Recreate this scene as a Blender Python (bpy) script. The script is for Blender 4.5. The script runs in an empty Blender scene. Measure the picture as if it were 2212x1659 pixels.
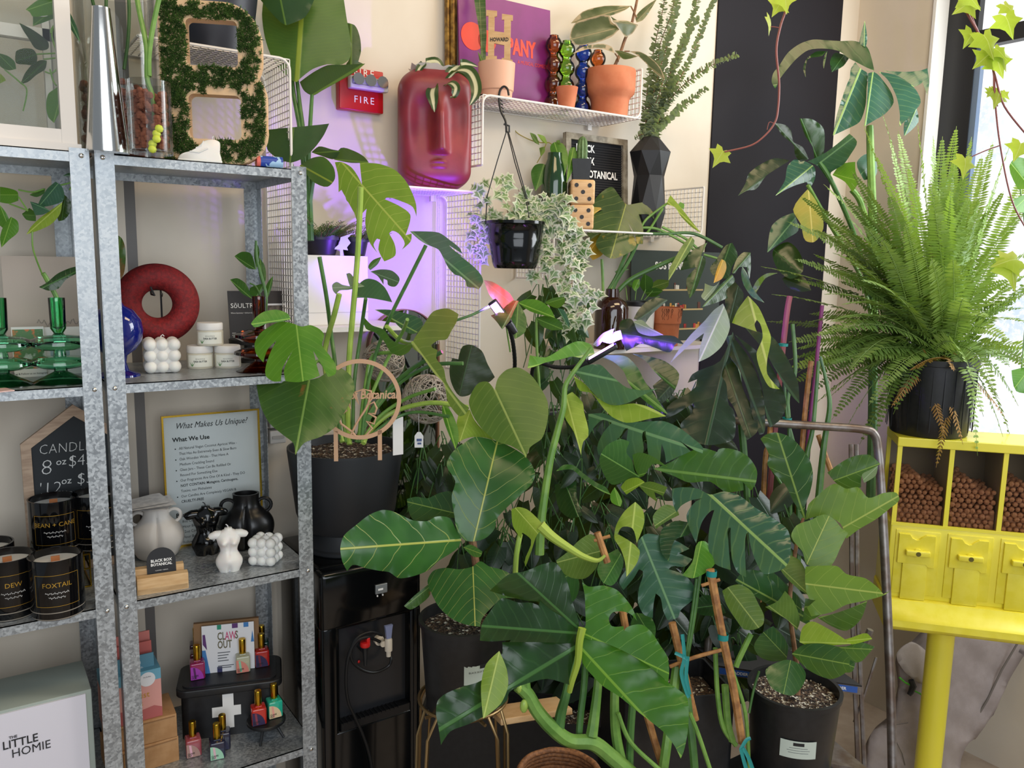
import bpy, bmesh, math, random
from math import sin, cos, pi, radians, atan, tan, sqrt, atan2, exp
from mathutils import Vector, Matrix, noise
from mathutils.geometry import delaunay_2d_cdt

# ------------------------------------------------------------------ camera, light, exposure
SC = bpy.context.scene
COL = SC.collection
F = 1759.8                       # focal length in pixels of a 2212 px wide frame
TH, PT, RO = radians(55.831), radians(8.356), radians(1.06)
CAMZ = 1.90
CAM = Vector((0, 0, CAMZ))
FW = Vector((cos(PT)*cos(TH), cos(PT)*sin(TH), -sin(PT)))
RT0 = Vector((sin(TH), -cos(TH), 0))
UP0 = RT0.cross(FW)
RT = RT0*cos(RO) + UP0*sin(RO)
UP = -RT0*sin(RO) + UP0*cos(RO)

cam_d = bpy.data.cameras.new('camera')
cam = bpy.data.objects.new('camera', cam_d)
COL.objects.link(cam)
cam_d.sensor_fit = 'HORIZONTAL'
cam_d.sensor_width = 36.0
cam_d.lens = 36.0*F/2212.0
cam_d.clip_start = 0.02
M3 = Matrix((RT, UP, -FW)).transposed()
cam.matrix_world = Matrix.Translation(CAM) @ M3.to_4x4()
SC.camera = cam

SC.view_settings.view_transform = 'Standard'
SC.view_settings.look = 'None'
SC.view_settings.gamma = 1.0
SC.view_settings.exposure = 0.0
SC.view_settings.use_curve_mapping = False

W = bpy.data.worlds.new('world')
SC.world = W
W.use_nodes = True
W.node_tree.nodes['Background'].inputs[0].default_value = (0.80, 0.90, 1.0, 1)
W.node_tree.nodes['Background'].inputs[1].default_value = 0.30

def area(name, loc, target, sx, sy, power, color):
    l = bpy.data.lights.new(name, 'AREA')
    l.shape = 'RECTANGLE'; l.size = sx; l.size_y = sy
    l.energy = power; l.color = color
    o = bpy.data.objects.new(name, l)
    COL.objects.link(o)
    o.location = loc
    o.rotation_euler = (Vector(target)-Vector(loc)).to_track_quat('-Z', 'Y').to_euler()
    return o
# daylight through the window beside the plants, the shop front behind the camera, warm lamps at the ceiling
area('window_daylight', (3.22, 0.75, 2.34), (1.2, 1.5, 1.54), 1.3, 1.5, 58, (0.92, 0.97, 1.0))
area('shopfront_daylight', (-0.3, -2.1, 2.30), (0.7, 2.0, 1.34), 3.2, 2.2, 84, (0.88, 0.94, 1.0))
area('ceiling_lamp', (0.6, 0.5, 3.54), (0.9, 2.0, 1.54), 1.2, 0.5, 13, (1.0, 0.74, 0.42))
area('ceiling_lamp', (2.1, 0.9, 3.54), (2.2, 1.8, 1.54), 1.2, 0.5, 19, (1.0, 0.74, 0.42))

# ------------------------------------------------------------------ pixel -> place helpers
def ray(u, v):
    return FW + RT*((u-1106)/F) - UP*((v-829.5)/F)
def P(u, v, d): return CAM + ray(u, v)*d
def PY(u, v, y):
    r = ray(u, v); return CAM + r*(y/r.y)
def PX(u, v, x):
    r = ray(u, v); return CAM + r*(x/r.x)
def PZ(u, v, z):
    r = ray(u, v); return CAM + r*((z-CAMZ)/r.z)
def dep(p): return (Vector(p)-CAM).dot(FW)
def yaw_to_cam(p): return atan2(p[1], p[0]) - pi/2
K = 0.316456
def c(ox, oy, *pts): return [(ox+x*K, oy+y*K) for x, y in pts]

# ------------------------------------------------------------------ materials
def lin(h):
    if isinstance(h, str):
        h = h.lstrip('#'); h = [int(h[i:i+2], 16)/255 for i in (0, 2, 4)]
        return tuple((x/12.92 if x <= .04045 else ((x+.055)/1.055)**2.4) for x in h)
    return tuple(h)
class N:
    def __init__(s, name):
        s.m = bpy.data.materials.new(name); s.m.use_nodes = True
        s.t = s.m.node_tree; s.n = s.t.nodes; s.n.clear()
        s.out = s.n.new('ShaderNodeOutputMaterial')
    def new(s, typ, **kw):
        n = s.n.new('ShaderNode'+typ)
        for k, v in kw.items(): setattr(n, k, v)
        return n
    def link(s, a, b): s.t.links.new(a, b)
    def math(s, op, a, b=None, clamp=False):
        n = s.new('Math', operation=op); n.use_clamp = clamp
        for i, x in enumerate((a, b)):
            if x is None: continue
            if isinstance(x, (int, float)): n.inputs[i].default_value = x
            else: s.link(x, n.inputs[i])
        return n.outputs[0]
    def mix(s, fac, a, b):
        n = s.new('Mix', data_type='RGBA')
        for sk, x in ((n.inputs[0], fac), (n.inputs[6], a), (n.inputs[7], b)):
            if isinstance(x, (int, float)): sk.default_value = x
            elif isinstance(x, tuple): sk.default_value = (*x[:3], 1)
            else: s.link(x, sk)
        return n.outputs[2]
    def smooth(s, x, lo, hi, a=0., b=1.):
        n = s.new('MapRange', interpolation_type='SMOOTHSTEP')
        s.link(x, n.inputs[0])
        for i, q in zip((1, 2, 3, 4), (lo, hi, a, b)): n.inputs[i].default_value = q
        return n.outputs[0]
    def noise(s, scale, detail=4, rough=.55, coord='Object'):
        tc = s.new('TexCoord'); n = s.new('TexNoise')
        n.inputs['Scale'].default_value = scale; n.inputs['Detail'].default_value = detail
        n.inputs['Roughness'].default_value = rough
        s.link(tc.outputs[coord], n.inputs['Vector']); return n
    def bsdf(s, col, rough=.5, metal=0, spec=.5, **kw):
        b = s.new('BsdfPrincipled')
        if isinstance(col, tuple): b.inputs['Base Color'].default_value = (*col[:3], 1)
        else: s.link(col, b.inputs['Base Color'])
        if isinstance(rough, (int, float)): b.inputs['Roughness'].default_value = rough
        else: s.link(rough, b.inputs['Roughness'])
        b.inputs['Metallic'].default_value = metal
        b.inputs['Specular IOR Level'].default_value = spec
        for k, v in kw.items(): b.inputs[k].default_value = v
        return b
    def bump(s, b, h, strength=.3, dist=.002):
        n = s.new('Bump'); n.inputs['Strength'].default_value = strength; n.inputs['Distance'].default_value = dist
        s.link(h, n.inputs['Height']); s.link(n.outputs[0], b.inputs['Normal'])
    def done(s, sh):
        s.link(sh, s.out.inputs['Surface']); return s.m
MATS = {}
def M(name, col='#808080', rough=.5, metal=0, spec=.5, col2=None, nscale=40, bump=0, bscale=None, **kw):
    if name in MATS: return MATS[name]
    k = N(name); cc = lin(col)
    if col2:
        nz = k.noise(nscale)
        cc = k.mix(k.smooth(nz.outputs['Fac'], .35, .65), lin(col), lin(col2))
    b = k.bsdf(cc, rough, metal, spec, **{a.replace('_', ' '): v for a, v in kw.items()})
    if bump:
        nz2 = k.noise(bscale or nscale)
        k.bump(b, nz2.outputs['Fac'], bump)
    MATS[name] = k.done(b.outputs[0]); return MATS[name]
def glass(name, col='#ffffff', refl=.9, tint=1.0, rough=.02):
    if name in MATS: return MATS[name]
    k = N(name)
    tr = k.new('BsdfTransparent'); tr.inputs[0].default_value = (*lin(col), 1)
    gl = k.new('BsdfGlossy'); gl.inputs['Roughness'].default_value = rough
    lw = k.new('LayerWeight'); lw.inputs[0].default_value = .25
    f = k.math('MULTIPLY', lw.outputs['Fresnel'], refl)
    f = k.math('MULTIPLY', f, .55, clamp=True) if refl < .95 else k.math('ADD', f, .05, clamp=True)
    mx = k.new('MixShader'); k.link(f, mx.inputs[0]); k.link(tr.outputs[0], mx.inputs[1]); k.link(gl.outputs[0], mx.inputs[2])
    MATS[name] = k.done(mx.outputs[0]); return MATS[name]
def leafmat(name, col, vein, col2=None, rough=.34, transl=.22, nv=9, slant=.55, vw=.10, ribw=.018, vmix=.55, marg=None, blot=None, mr=(.82, .95)):
    """leaf: UV.x runs along the midrib, UV.y is the signed distance from it"""
    if name in MATS: return MATS[name]
    k = N(name)
    uv = k.new('UVMap'); sp = k.new('SeparateXYZ'); k.link(uv.outputs[0], sp.inputs[0])
    s_, t_ = sp.outputs[0], sp.outputs[1]
    at = k.math('ABSOLUTE', t_)
    rib = k.smooth(at, ribw*.45, ribw, 1, 0)
    wz = k.noise(14, 2)
    sw = k.math('ADD', s_, k.math('MULTIPLY', k.math('SUBTRACT', wz.outputs['Fac'], .5), .10))
    q = k.math('FRACT', k.math('MULTIPLY', k.math('SUBTRACT', sw, k.math('MULTIPLY', k.math('POWER', at, 1.3), slant*1.5)), nv))
    q = k.math('ABSOLUTE', k.math('SUBTRACT', q, .5))
    lat = k.smooth(q, vw*.3, vw, 1, 0)
    lat = k.math('MULTIPLY', lat, vmix if vw < .05 else vmix*.42)
    msk = k.math('MAXIMUM', rib, lat)
    nz = k.noise(9, 3)
    base = k.mix(k.smooth(nz.outputs['Fac'], .35, .68), lin(col), lin(col2 or col))
    if marg:                                  # pale variegated margin, painted by vertex attribute "edge"
        at_ = k.new('Attribute', attribute_name='edge')
        nz3 = k.noise(30, 3)
        e = k.math('ADD', at_.outputs['Fac'], k.math('MULTIPLY', k.math('SUBTRACT', nz3.outputs['Fac'], .5), .35))
        base = k.mix(k.smooth(e, *mr), base, lin(marg))
    if blot:
        nz4 = k.noise(16, 5)
        base = k.mix(k.smooth(nz4.outputs['Fac'], .60, .66), base, lin(blot))
    cc = k.mix(msk, base, lin(vein))
    b = k.bsdf(cc, rough, 0, .5)
    k.bump(b, k.math('SUBTRACT', k.math('MULTIPLY', nz.outputs['Fac'], .4), msk), .35, .0015)
    tl = k.new('BsdfTranslucent'); k.link(k.mix(.55, cc, lin('#a8c832')), tl.inputs[0])
    mx = k.new('MixShader'); mx.inputs[0].default_value = transl
    k.link(b.outputs[0], mx.inputs[1]); k.link(tl.outputs[0], mx.inputs[2])
    MATS[name] = k.done(mx.outputs[0]); return MATS[name]

def wood(name, a, b, scale=30, rough=.5):
    if name in MATS: return MATS[name]
    k = N(name)
    tc = k.new('TexCoord'); mp = k.new('Mapping'); mp.inputs['Scale'].default_value = (1, 1, 6)
    k.link(tc.outputs['Object'], mp.inputs[0])
    n = k.new('TexNoise'); n.inputs['Scale'].default_value = scale; n.inputs['Detail'].default_value = 5
    k.link(mp.outputs[0], n.inputs['Vector'])
    bs = k.bsdf(k.mix(k.smooth(n.outputs['Fac'], .3, .7), lin(a), lin(b)), rough)
    MATS[name] = k.done(bs.outputs[0]); return MATS[name]
def galvanised():
    k = N('galvanised_steel')
    tc = k.new('TexCoord'); v = k.new('TexVoronoi'); v.inputs['Scale'].default_value = 210
    k.link(tc.outputs['Object'], v.inputs['Vector'])
    n = k.noise(28, 6)
    sp = k.new('SeparateColor'); k.link(v.outputs['Color'], sp.inputs[0])
    f = k.math('ADD', k.math('MULTIPLY', sp.outputs[0], .55), k.math('MULTIPLY', n.outputs['Fac'], .6))
    cc = k.mix(k.smooth(f, .2, 1.0), lin('#868b8f'), lin('#bcc1c4'))
    r = k.smooth(f, .2, 1, .28, .46)
    b = k.bsdf(cc, r, .55)
    MATS['galv'] = k.done(b.outputs[0])
galvanised()
def soilmat():
    k = N('potting_soil')
    v = k.new('TexVoronoi'); v.inputs['Scale'].default_value = 170
    tc = k.new('TexCoord'); k.link(tc.outputs['Object'], v.inputs['Vector'])
    sp = k.new('SeparateColor'); k.link(v.outputs['Color'], sp.inputs[0])
    cc = k.mix(k.smooth(sp.outputs[0], .2, .8), lin('#241812'), lin('#54402e'))
    cc = k.mix(k.smooth(sp.outputs[1], .86, .9), cc, lin('#cfc8b8'))
    b = k.bsdf(cc, .9); k.bump(b, v.outputs['Distance'], 1, .006)
    MATS['soil'] = k.done(b.outputs[0])
soilmat()

# ------------------------------------------------------------------ mesh builder
class MB:
    def __init__(s): s.v = []; s.f = []; s.uv = None; s.mi = []; s.cur = 0; s.sm = True; s.edge = None
    def add(s, vs, fs, T=None):
        o = len(s.v)
        s.v += [tuple(T @ Vector(p)) for p in vs] if T is not None else [tuple(p) for p in vs]
        s.f += [tuple(i+o for i in f) for f in fs]
        s.mi += [s.cur]*len(fs); return s
    def box(s, x0, x1, y0, y1, z0, z1, T=None, bev=0):
        if bev:
            bm = bmesh.new(); bmesh.ops.create_cube(bm, size=1)
            for q in bm.verts:
                q.co = Vector(((x0+x1)/2+q.co.x*(x1-x0), (y0+y1)/2+q.co.y*(y1-y0), (z0+z1)/2+q.co.z*(z1-z0)))
            bmesh.ops.bevel(bm, geom=bm.edges[:], offset=bev, segments=3, affect='EDGES', profile=.5)
            bm.verts.index_update()
            s.add([q.co.copy() for q in bm.verts], [[q.index for q in f.verts] for f in bm.faces], T); bm.free(); return s
        vs = [(x, y, z) for z in (z0, z1) for y in (y0, y1) for x in (x0, x1)]
        return s.add(vs, [(0,2,3,1),(4,5,7,6),(0,1,5,4),(2,6,7,3),(0,4,6,2),(1,3,7,5)], T)
    def lathe(s, prof, n=32, T=None, cap=True):
        vs = []; fs = []
        for r, z in prof:
            for i in range(n):
                a = 2*pi*i/n; vs.append((r*cos(a), r*sin(a), z))
        for j in range(len(prof)-1):
            for i in range(n):
                a, b = j*n+i, j*n+(i+1) % n; fs.append((a, b, b+n, a+n))
        if cap:
            if prof[0][0] > 1e-5: fs.append(tuple(range(n))[::-1])
            if prof[-1][0] > 1e-5: fs.append(tuple(range((len(prof)-1)*n, len(prof)*n)))
        return s.add(vs, fs, T)
    def sphere(s, ctr, r, n=12, T=None):
        r = (r, r, r) if isinstance(r, (int, float)) else r
        vs = [(ctr[0], ctr[1], ctr[2]-r[2])]; fs = []; h = n//2
        for j in range(1, h):
            p = -pi/2+pi*j/h
            for i in range(n):
                a = 2*pi*i/n
                vs.append((ctr[0]+r[0]*cos(p)*cos(a), ctr[1]+r[1]*cos(p)*sin(a), ctr[2]+r[2]*sin(p)))
        vs.append((ctr[0], ctr[1], ctr[2]+r[2])); L = len(vs)-1
        for i in range(n):
            fs.append((0, 1+(i+1) % n, 1+i)); fs.append((L, L-n+i, L-n+(i+1) % n))
        for j in range(h-2):
            for i in range(n):
                a, b = 1+j*n+i, 1+j*n+(i+1) % n; fs.append((a, b, b+n, a+n))
        return s.add(vs, fs, T)
    def tube(s, pts, r, n=8, T=None, cap=True, closed=False):
        pts = [Vector(p) for p in pts]; m = len(pts)
        rs = [r]*m if isinstance(r, (int, float)) else list(r)
        if len(rs) != m: rs = [rs[0]+(rs[-1]-rs[0])*i/(m-1) for i in range(m)]
        vs = []; fs = []; nrm = None
        for i, p in enumerate(pts):
            if closed: t = (pts[(i+1) % m]-pts[i-1])
            else: t = pts[min(i+1, m-1)]-pts[max(i-1, 0)]
            if t.length < 1e-9: t = Vector((0, 0, 1))
            t.normalize()
            if nrm is None:
                nrm = t.cross(Vector((0, 0, 1)) if abs(t.z) < .9 else Vector((1, 0, 0))).normalized()
            else:
                nrm = nrm - t*nrm.dot(t)
                nrm = nrm.normalized() if nrm.length > 1e-6 else t.orthogonal().normalized()
            b = t.cross(nrm)
            for k in range(n):
                a = 2*pi*k/n+pi/n; vs.append(p+nrm*(rs[i]*cos(a))+b*(rs[i]*sin(a)))
        for i in range(m if closed else m-1):
            j = (i+1) % m
            for k in range(n):
                fs.append((i*n+k, i*n+(k+1) % n, j*n+(k+1) % n, j*n+k))
        if cap and not closed: fs.append(tuple(range(n))[::-1]); fs.append(tuple(range((m-1)*n, m*n)))
        return s.add(vs, fs, T)
    def loft(s, rings, T=None, cap=True):
        n = len(rings[0]); vs = [p for r in rings for p in r]; fs = []
        for j in range(len(rings)-1):
            for i in range(n):
                a, b = j*n+i, j*n+(i+1) % n; fs.append((a, b, b+n, a+n))
        if cap: fs.append(tuple(range(n))[::-1]); fs.append(tuple(range((len(rings)-1)*n, len(rings)*n)))
        return s.add(vs, fs, T)
    def mesh(s, me, T=None):
        return s.add([v.co.copy() for v in me.vertices], [tuple(p.vertices) for p in me.polygons], T)
    def build(s, name, mat, parent=None, smooth=True, ang=40, origin=None):
        me = bpy.data.meshes.new(name)
        vs = s.v
        if origin is not None: vs = [(x-origin[0], y-origin[1], z-origin[2]) for x, y, z in vs]
        me.from_pydata(vs, [], s.f); me.update()
        for m_ in (mat if isinstance(mat, (list, tuple)) else [mat]): me.materials.append(m_)
        if any(s.mi): me.polygons.foreach_set('material_index', s.mi)
        if smooth:
            me.polygons.foreach_set('use_smooth', [True]*len(me.polygons))
            if ang < 180: me.set_sharp_from_angle(angle=radians(ang))
        if s.uv:
            ul = me.uv_layers.new(name='UVMap')
            for lp in me.loops: ul.data[lp.index].uv = s.uv[lp.vertex_index]
        if s.edge:
            at = me.attributes.new('edge', 'FLOAT', 'POINT'); at.data.foreach_set('value', s.edge)
        o = bpy.data.objects.new(name, me); COL.objects.link(o)
        if parent is not None: o.parent = parent
        return o

def tag(o, label, cat, group=None, kind=None):
    o['label'] = label; o['category'] = cat
    if group: o['group'] = group
    if kind: o['kind'] = kind
    return o
def thing(name, label, cat, loc=(0, 0, 0), yaw=0, group=None, tilt=0):
    o = bpy.data.objects.new(name, None); COL.objects.link(o)
    o.empty_display_size = .05
    o.location = loc; o.rotation_euler = (tilt, 0, yaw)
    return tag(o, label, cat, group)
def struct(name, mb, mat, smooth=False, parent=None, **kw):
    o = mb.build(name, mat, parent, smooth, **kw)
    if parent is None: o['kind'] = 'structure'
    return o
def copy_thing(o, loc, yaw=None, label=None, group=None):
    r = o.copy(); COL.objects.link(r); r.location = loc
    if yaw is not None: r.rotation_euler = (r.rotation_euler[0], 0, yaw)
    if label: r['label'] = label
    if group: r['group'] = group
    def rec(a, b):
        for ch in list(a.children):
            if ch is b: continue
            d = ch.copy(); COL.objects.link(d); d.parent = b; rec(ch, d)
    rec(o, r); return r

def curve_mesh(polys, depth, bev=0):
    """polygon with holes (first = outer) in XY, extruded +-depth/2 in Z"""
    cu = bpy.data.curves.new('shape', 'CURVE'); cu.dimensions = '2D'; cu.fill_mode = 'BOTH'
    cu.extrude = depth/2; cu.bevel_depth = bev
    for pl in polys:
        sp = cu.splines.new('POLY'); sp.points.add(len(pl)-1)
        for q, (x, y) in zip(sp.points, pl): q.co = (x, y, 0, 1)
        sp.use_cyclic_u = True
    o = bpy.data.objects.new('shape', cu); me = bpy.data.meshes.new_from_object(o)
    bpy.data.objects.remove(o); bpy.data.curves.remove(cu); return me
def text_mesh(s, size, align='CENTER', shear=0, space=1.0, bold=0, line=1.0, xs=1.0):
    cu = bpy.data.curves.new('txt', 'FONT'); cu.body = s; cu.size = size; cu.align_x = align
    cu.shear = shear; cu.space_character = space; cu.offset = bold; cu.space_line = line; cu.resolution_u = 2
    o = bpy.data.objects.new('txt', cu); me = bpy.data.meshes.new_from_object(o)
    bpy.data.objects.remove(o); bpy.data.curves.remove(cu)
    if xs != 1.0:
        for q in me.vertices: q.co.x *= xs
    return me
UPR = Matrix(((1,0,0,0),(0,0,-1,0),(0,1,0,0),(0,0,0,1)))     # XY plane -> upright XZ plane facing -Y
def put(x, y, z): return Matrix.Translation((x, y, z)) @ UPR
def wrap(mb, me, R, z, a0=-pi/2):
    mb.add([((R+.0004)*cos(a0+v.co.x/R), (R+.0004)*sin(a0+v.co.x/R), z+v.co.y) for v in me.vertices], [tuple(p.vertices) for p in me.polygons])
def arc(cx, cy, r, a0, a1, n):
    return [(cx+r*cos(a0+(a1-a0)*i/n), cy+r*sin(a0+(a1-a0)*i/n)) for i in range(n+1)]
def rrect(x0, y0, x1, y1, r, n=5):
    return arc(x1-r, y0+r, r, -pi/2, 0, n)+arc(x1-r, y1-r, r, 0, pi/2, n)+arc(x0+r, y1-r, r, pi/2, pi, n)+arc(x0+r, y0+r, r, pi, 1.5*pi, n)
def spline(pts, n=6):
    pts = [Vector(p) for p in pts]; out = []
    for i in range(len(pts)-1):
        p0, p1, p2, p3 = pts[max(i-1, 0)], pts[i], pts[i+1], pts[min(i+2, len(pts)-1)]
        for k in range(n):
            t = k/n
            out.append(.5*((2*p1)+(p2-p0)*t+(2*p0-5*p1+4*p2-p3)*t*t+(3*p1-p0-3*p2+p3)*t**3))
    out.append(pts[-1]); return out
def pxs(pts, n=5): return spline([P(*p) for p in pts], n)

# ------------------------------------------------------------------ leaves
def smooth_poly(pl, n=4):
    m = len(pl); pts = [Vector((x, y)) for x, y in pl]; tan_ = []
    for i in range(m):
        a, b = pts[i]-pts[i-1], pts[(i+1) % m]-pts[i]
        if a.length < 1e-6 or b.length < 1e-6: tan_.append((Vector((0, 0)), 1, 1)); continue
        ang = a.angle(b)
        w = 0 if ang > radians(75) else 1
        d = (a.normalized()+b.normalized())
        tan_.append((d.normalized()*w if d.length > 1e-6 else Vector((0, 0)), a.length, b.length))
    out = []
    for i in range(m):
        p1, p2 = pts[i], pts[(i+1) % m]; L = (p2-p1).length
        t1, t2 = tan_[i][0]*L*.8, tan_[(i+1) % m][0]*L*.8
        for k in range(n):
            t = k/n; t2_, t3 = t*t, t*t*t
            out.append(p1*(2*t3-3*t2_+1)+t1*(t3-2*t2_+t)+p2*(-2*t3+3*t2_)+t2*(t3-t2_))
    return out
def inside(p, pl):
    r = False; j = len(pl)-1
    for i in range(len(pl)):
        a, b = pl[i], pl[j]
        if (a.y > p.y) != (b.y > p.y) and p.x < (b.x-a.x)*(p.y-a.y)/(b.y-a.y)+a.x: r = not r
        j = i
    return r
def patch(mb, pl, rib, d0, d1, fold=.25, tilt=0, bend=0, rip=.012, nv=6, dens=9, relief=1):
    """a leaf blade with its own outline, lying on a folded, rippled surface between the
    distances d0 (stalk end of the midrib) and d1 (tip)"""
    sp = smooth_poly(pl)
    b0, b1 = Vector(rib[0]), Vector(rib[-1]); ax = b1-b0; L = ax.length; ax = ax/L; nx = Vector((-ax.y, ax.x))
    xs = [p.x for p in sp]; ys = [p.y for p in sp]
    st = max(max(xs)-min(xs), max(ys)-min(ys))/dens
    pts = [p for p in sp]; nE = len(sp)
    edges = [(i, (i+1) % nE) for i in range(nE)]
    yy = min(ys)+st*.5; row = 0
    while yy < max(ys):
        xx = min(xs)+st*(.25 if row % 2 else .75)
        while xx < max(xs):
            q = Vector((xx, yy))
            if inside(q, sp) and min((q-e).length_squared for e in sp) > (st*.35)**2: pts.append(q)
            xx += st
        yy += st*.87; row += 1
    k = int(L/(st*.6))                                   # points along the midrib
    for i in range(1, k):
        q = b0+ax*(L*i/k)
        if inside(q, sp) and min((q-e).length_squared for e in sp) > (st*.2)**2: pts.append(q)
    vo, eo, fo, *_ = delaunay_2d_cdt(pts, edges, [], 1, 1e-4)
    if mb.uv is None: mb.uv = []
    if mb.edge is None: mb.edge = []
    Lm = L*(d0+d1)/2/F; vs = []
    tmax = max(abs((p-b0).dot(nx))/L for p in sp)+1e-6
    for q in vo:
        s_ = (q-b0).dot(ax)/L; t = (q-b0).dot(nx)/L; at = abs(t)
        d = d0+(d1-d0)*s_+Lm*(fold*(sqrt(at*at+.0016)-.04)+tilt*t+bend*(s_-.5)**2*2)
        d += Lm*rip*sin(2*pi*(s_-.5*at)*nv)*min(1, at/tmax*2)
        d += Lm*rip*1.6*noise.noise(Vector((q.x*.012, q.y*.012, L)))
        vs.append(P(q.x, q.y, d)); mb.uv.append((s_, t))
        mb.edge.append(1-min(1, min((q-e).length for e in sp)/(L*tmax*.75)))
    mb.add(vs, [tuple(f) for f in fo]); return mb
def gl(mb, base, tip, wid, nrm, shape='ovate', fold=.2, droop=.15, n=7, m=2):
    """small free leaf from base to tip"""
    base, tip = Vector(base), Vector(tip); ax = tip-base; L = ax.length
    if L < 1e-6: return
    ax = ax/L; nrm = Vector(nrm); nrm = nrm-ax*nrm.dot(ax)
    nrm = nrm.normalized() if nrm.length > 1e-5 else ax.orthogonal().normalized()
    sd = ax.cross(nrm)
    if mb.uv is None: mb.uv = []
    if mb.edge is None: mb.edge = []
    def w(s):
        if shape == 'heart': return (max(0, s)**.38)*(1-s)**.75*1.55 if s > 0 else .3
        if shape == 'lance': return sin(pi*min(1, s**.8))**.9
        if shape == 'round': return sqrt(max(0, 1-(2*s-1)**2))
        return (s**.55)*(1-s)**.7*1.72
    vs = []; fs = []; cols = 2*m+1
    for i in range(n+1):
        s_ = i/n; ww = max(.004, w(min(max(s_, 0.02 if shape != 'heart' else .06), .995)))*wid/2
        back = -.10*L*(1-s_)**6 if shape == 'heart' else 0
        for j in range(cols):
            t = (j-m)/m
            p = base+ax*(L*s_+back*abs(t))+sd*(ww*t)-nrm*(fold*ww*abs(t)+droop*L*(s_-.35)**2)
            vs.append(p); mb.uv.append((s_, t*ww/L)); mb.edge.append(abs(t) if 0 < i < n else 1)
    for i in range(n):
        for j in range(cols-1):
            a = i*cols+j; fs.append((a, a+1, a+cols+1, a+cols))
    mb.add(vs, fs)
IVY = [(0,0),(.13,-.16),(.40,-.20),(.34,.06),(.62,.22),(.30,.40),(.16,.56),(0,1),(-.16,.56),(-.30,.40),(-.62,.22),(-.34,.06),(-.40,-.20),(-.13,-.16)]
def ivy(mb, base, dirv, nrm, L):
    base = Vector(base); ax = Vector(dirv).normalized(); nrm = Vector(nrm); nrm = nrm-ax*nrm.dot(ax)
    nrm = nrm.normalized() if nrm.length > 1e-5 else ax.orthogonal().normalized(); sd = ax.cross(nrm)
    if mb.uv is None: mb.uv = []
    if mb.edge is None: mb.edge = []
    ctr = base+ax*(L*.28)+nrm*(L*.05)
    vs = [ctr]+[base+ax*(y*L)+sd*(x*L)-nrm*(abs(x)*L*.22+.12*L*max(0, y-.5)) for x, y in IVY]
    mb.uv += [(.3, 0)]+[(y, x) for x, y in IVY]; mb.edge += [0]+[1]*len(IVY)
    n = len(IVY)
    mb.add(vs, [(0, 1+i, 1+(i+1) % n) for i in range(n)])
def ribbon(mb, pts, widths, side, fold=.15):
    pts = spline(pts, 5); n = len(pts)
    if mb.uv is None: mb.uv = []
    if mb.edge is None: mb.edge = []
    ws = spline([(w, 0, 0) for w in widths], 8); vs = []; fs = []
    for i, p in enumerate(pts):
        t = (pts[min(i+1, n-1)]-pts[max(i-1, 0)]).normalized()
        sd = Vector(side)-t*Vector(side).dot(t)
        sd = sd.normalized() if sd.length > 1e-4 else t.orthogonal().normalized()
        nr = t.cross(sd); w = max(ws[int(i/(n-1)*(len(ws)-1))][0], .0008)
        for q in (-1, -.4, 0, .4, 1):
            vs.append(p+sd*(w*q/2)+nr*(fold*w*abs(q))); mb.uv.append((i/(n-1), q*.08)); mb.edge.append(abs(q))
    for i in range(n-1):
        for j in range(4): a = i*5+j; fs.append((a, a+1, a+6, a+5))
    mb.add(vs, fs)

rnd = random.Random(7)
def rv(a, b): return rnd.uniform(a, b)
TOCAM = lambda p: (CAM-Vector(p)).normalized()

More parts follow.
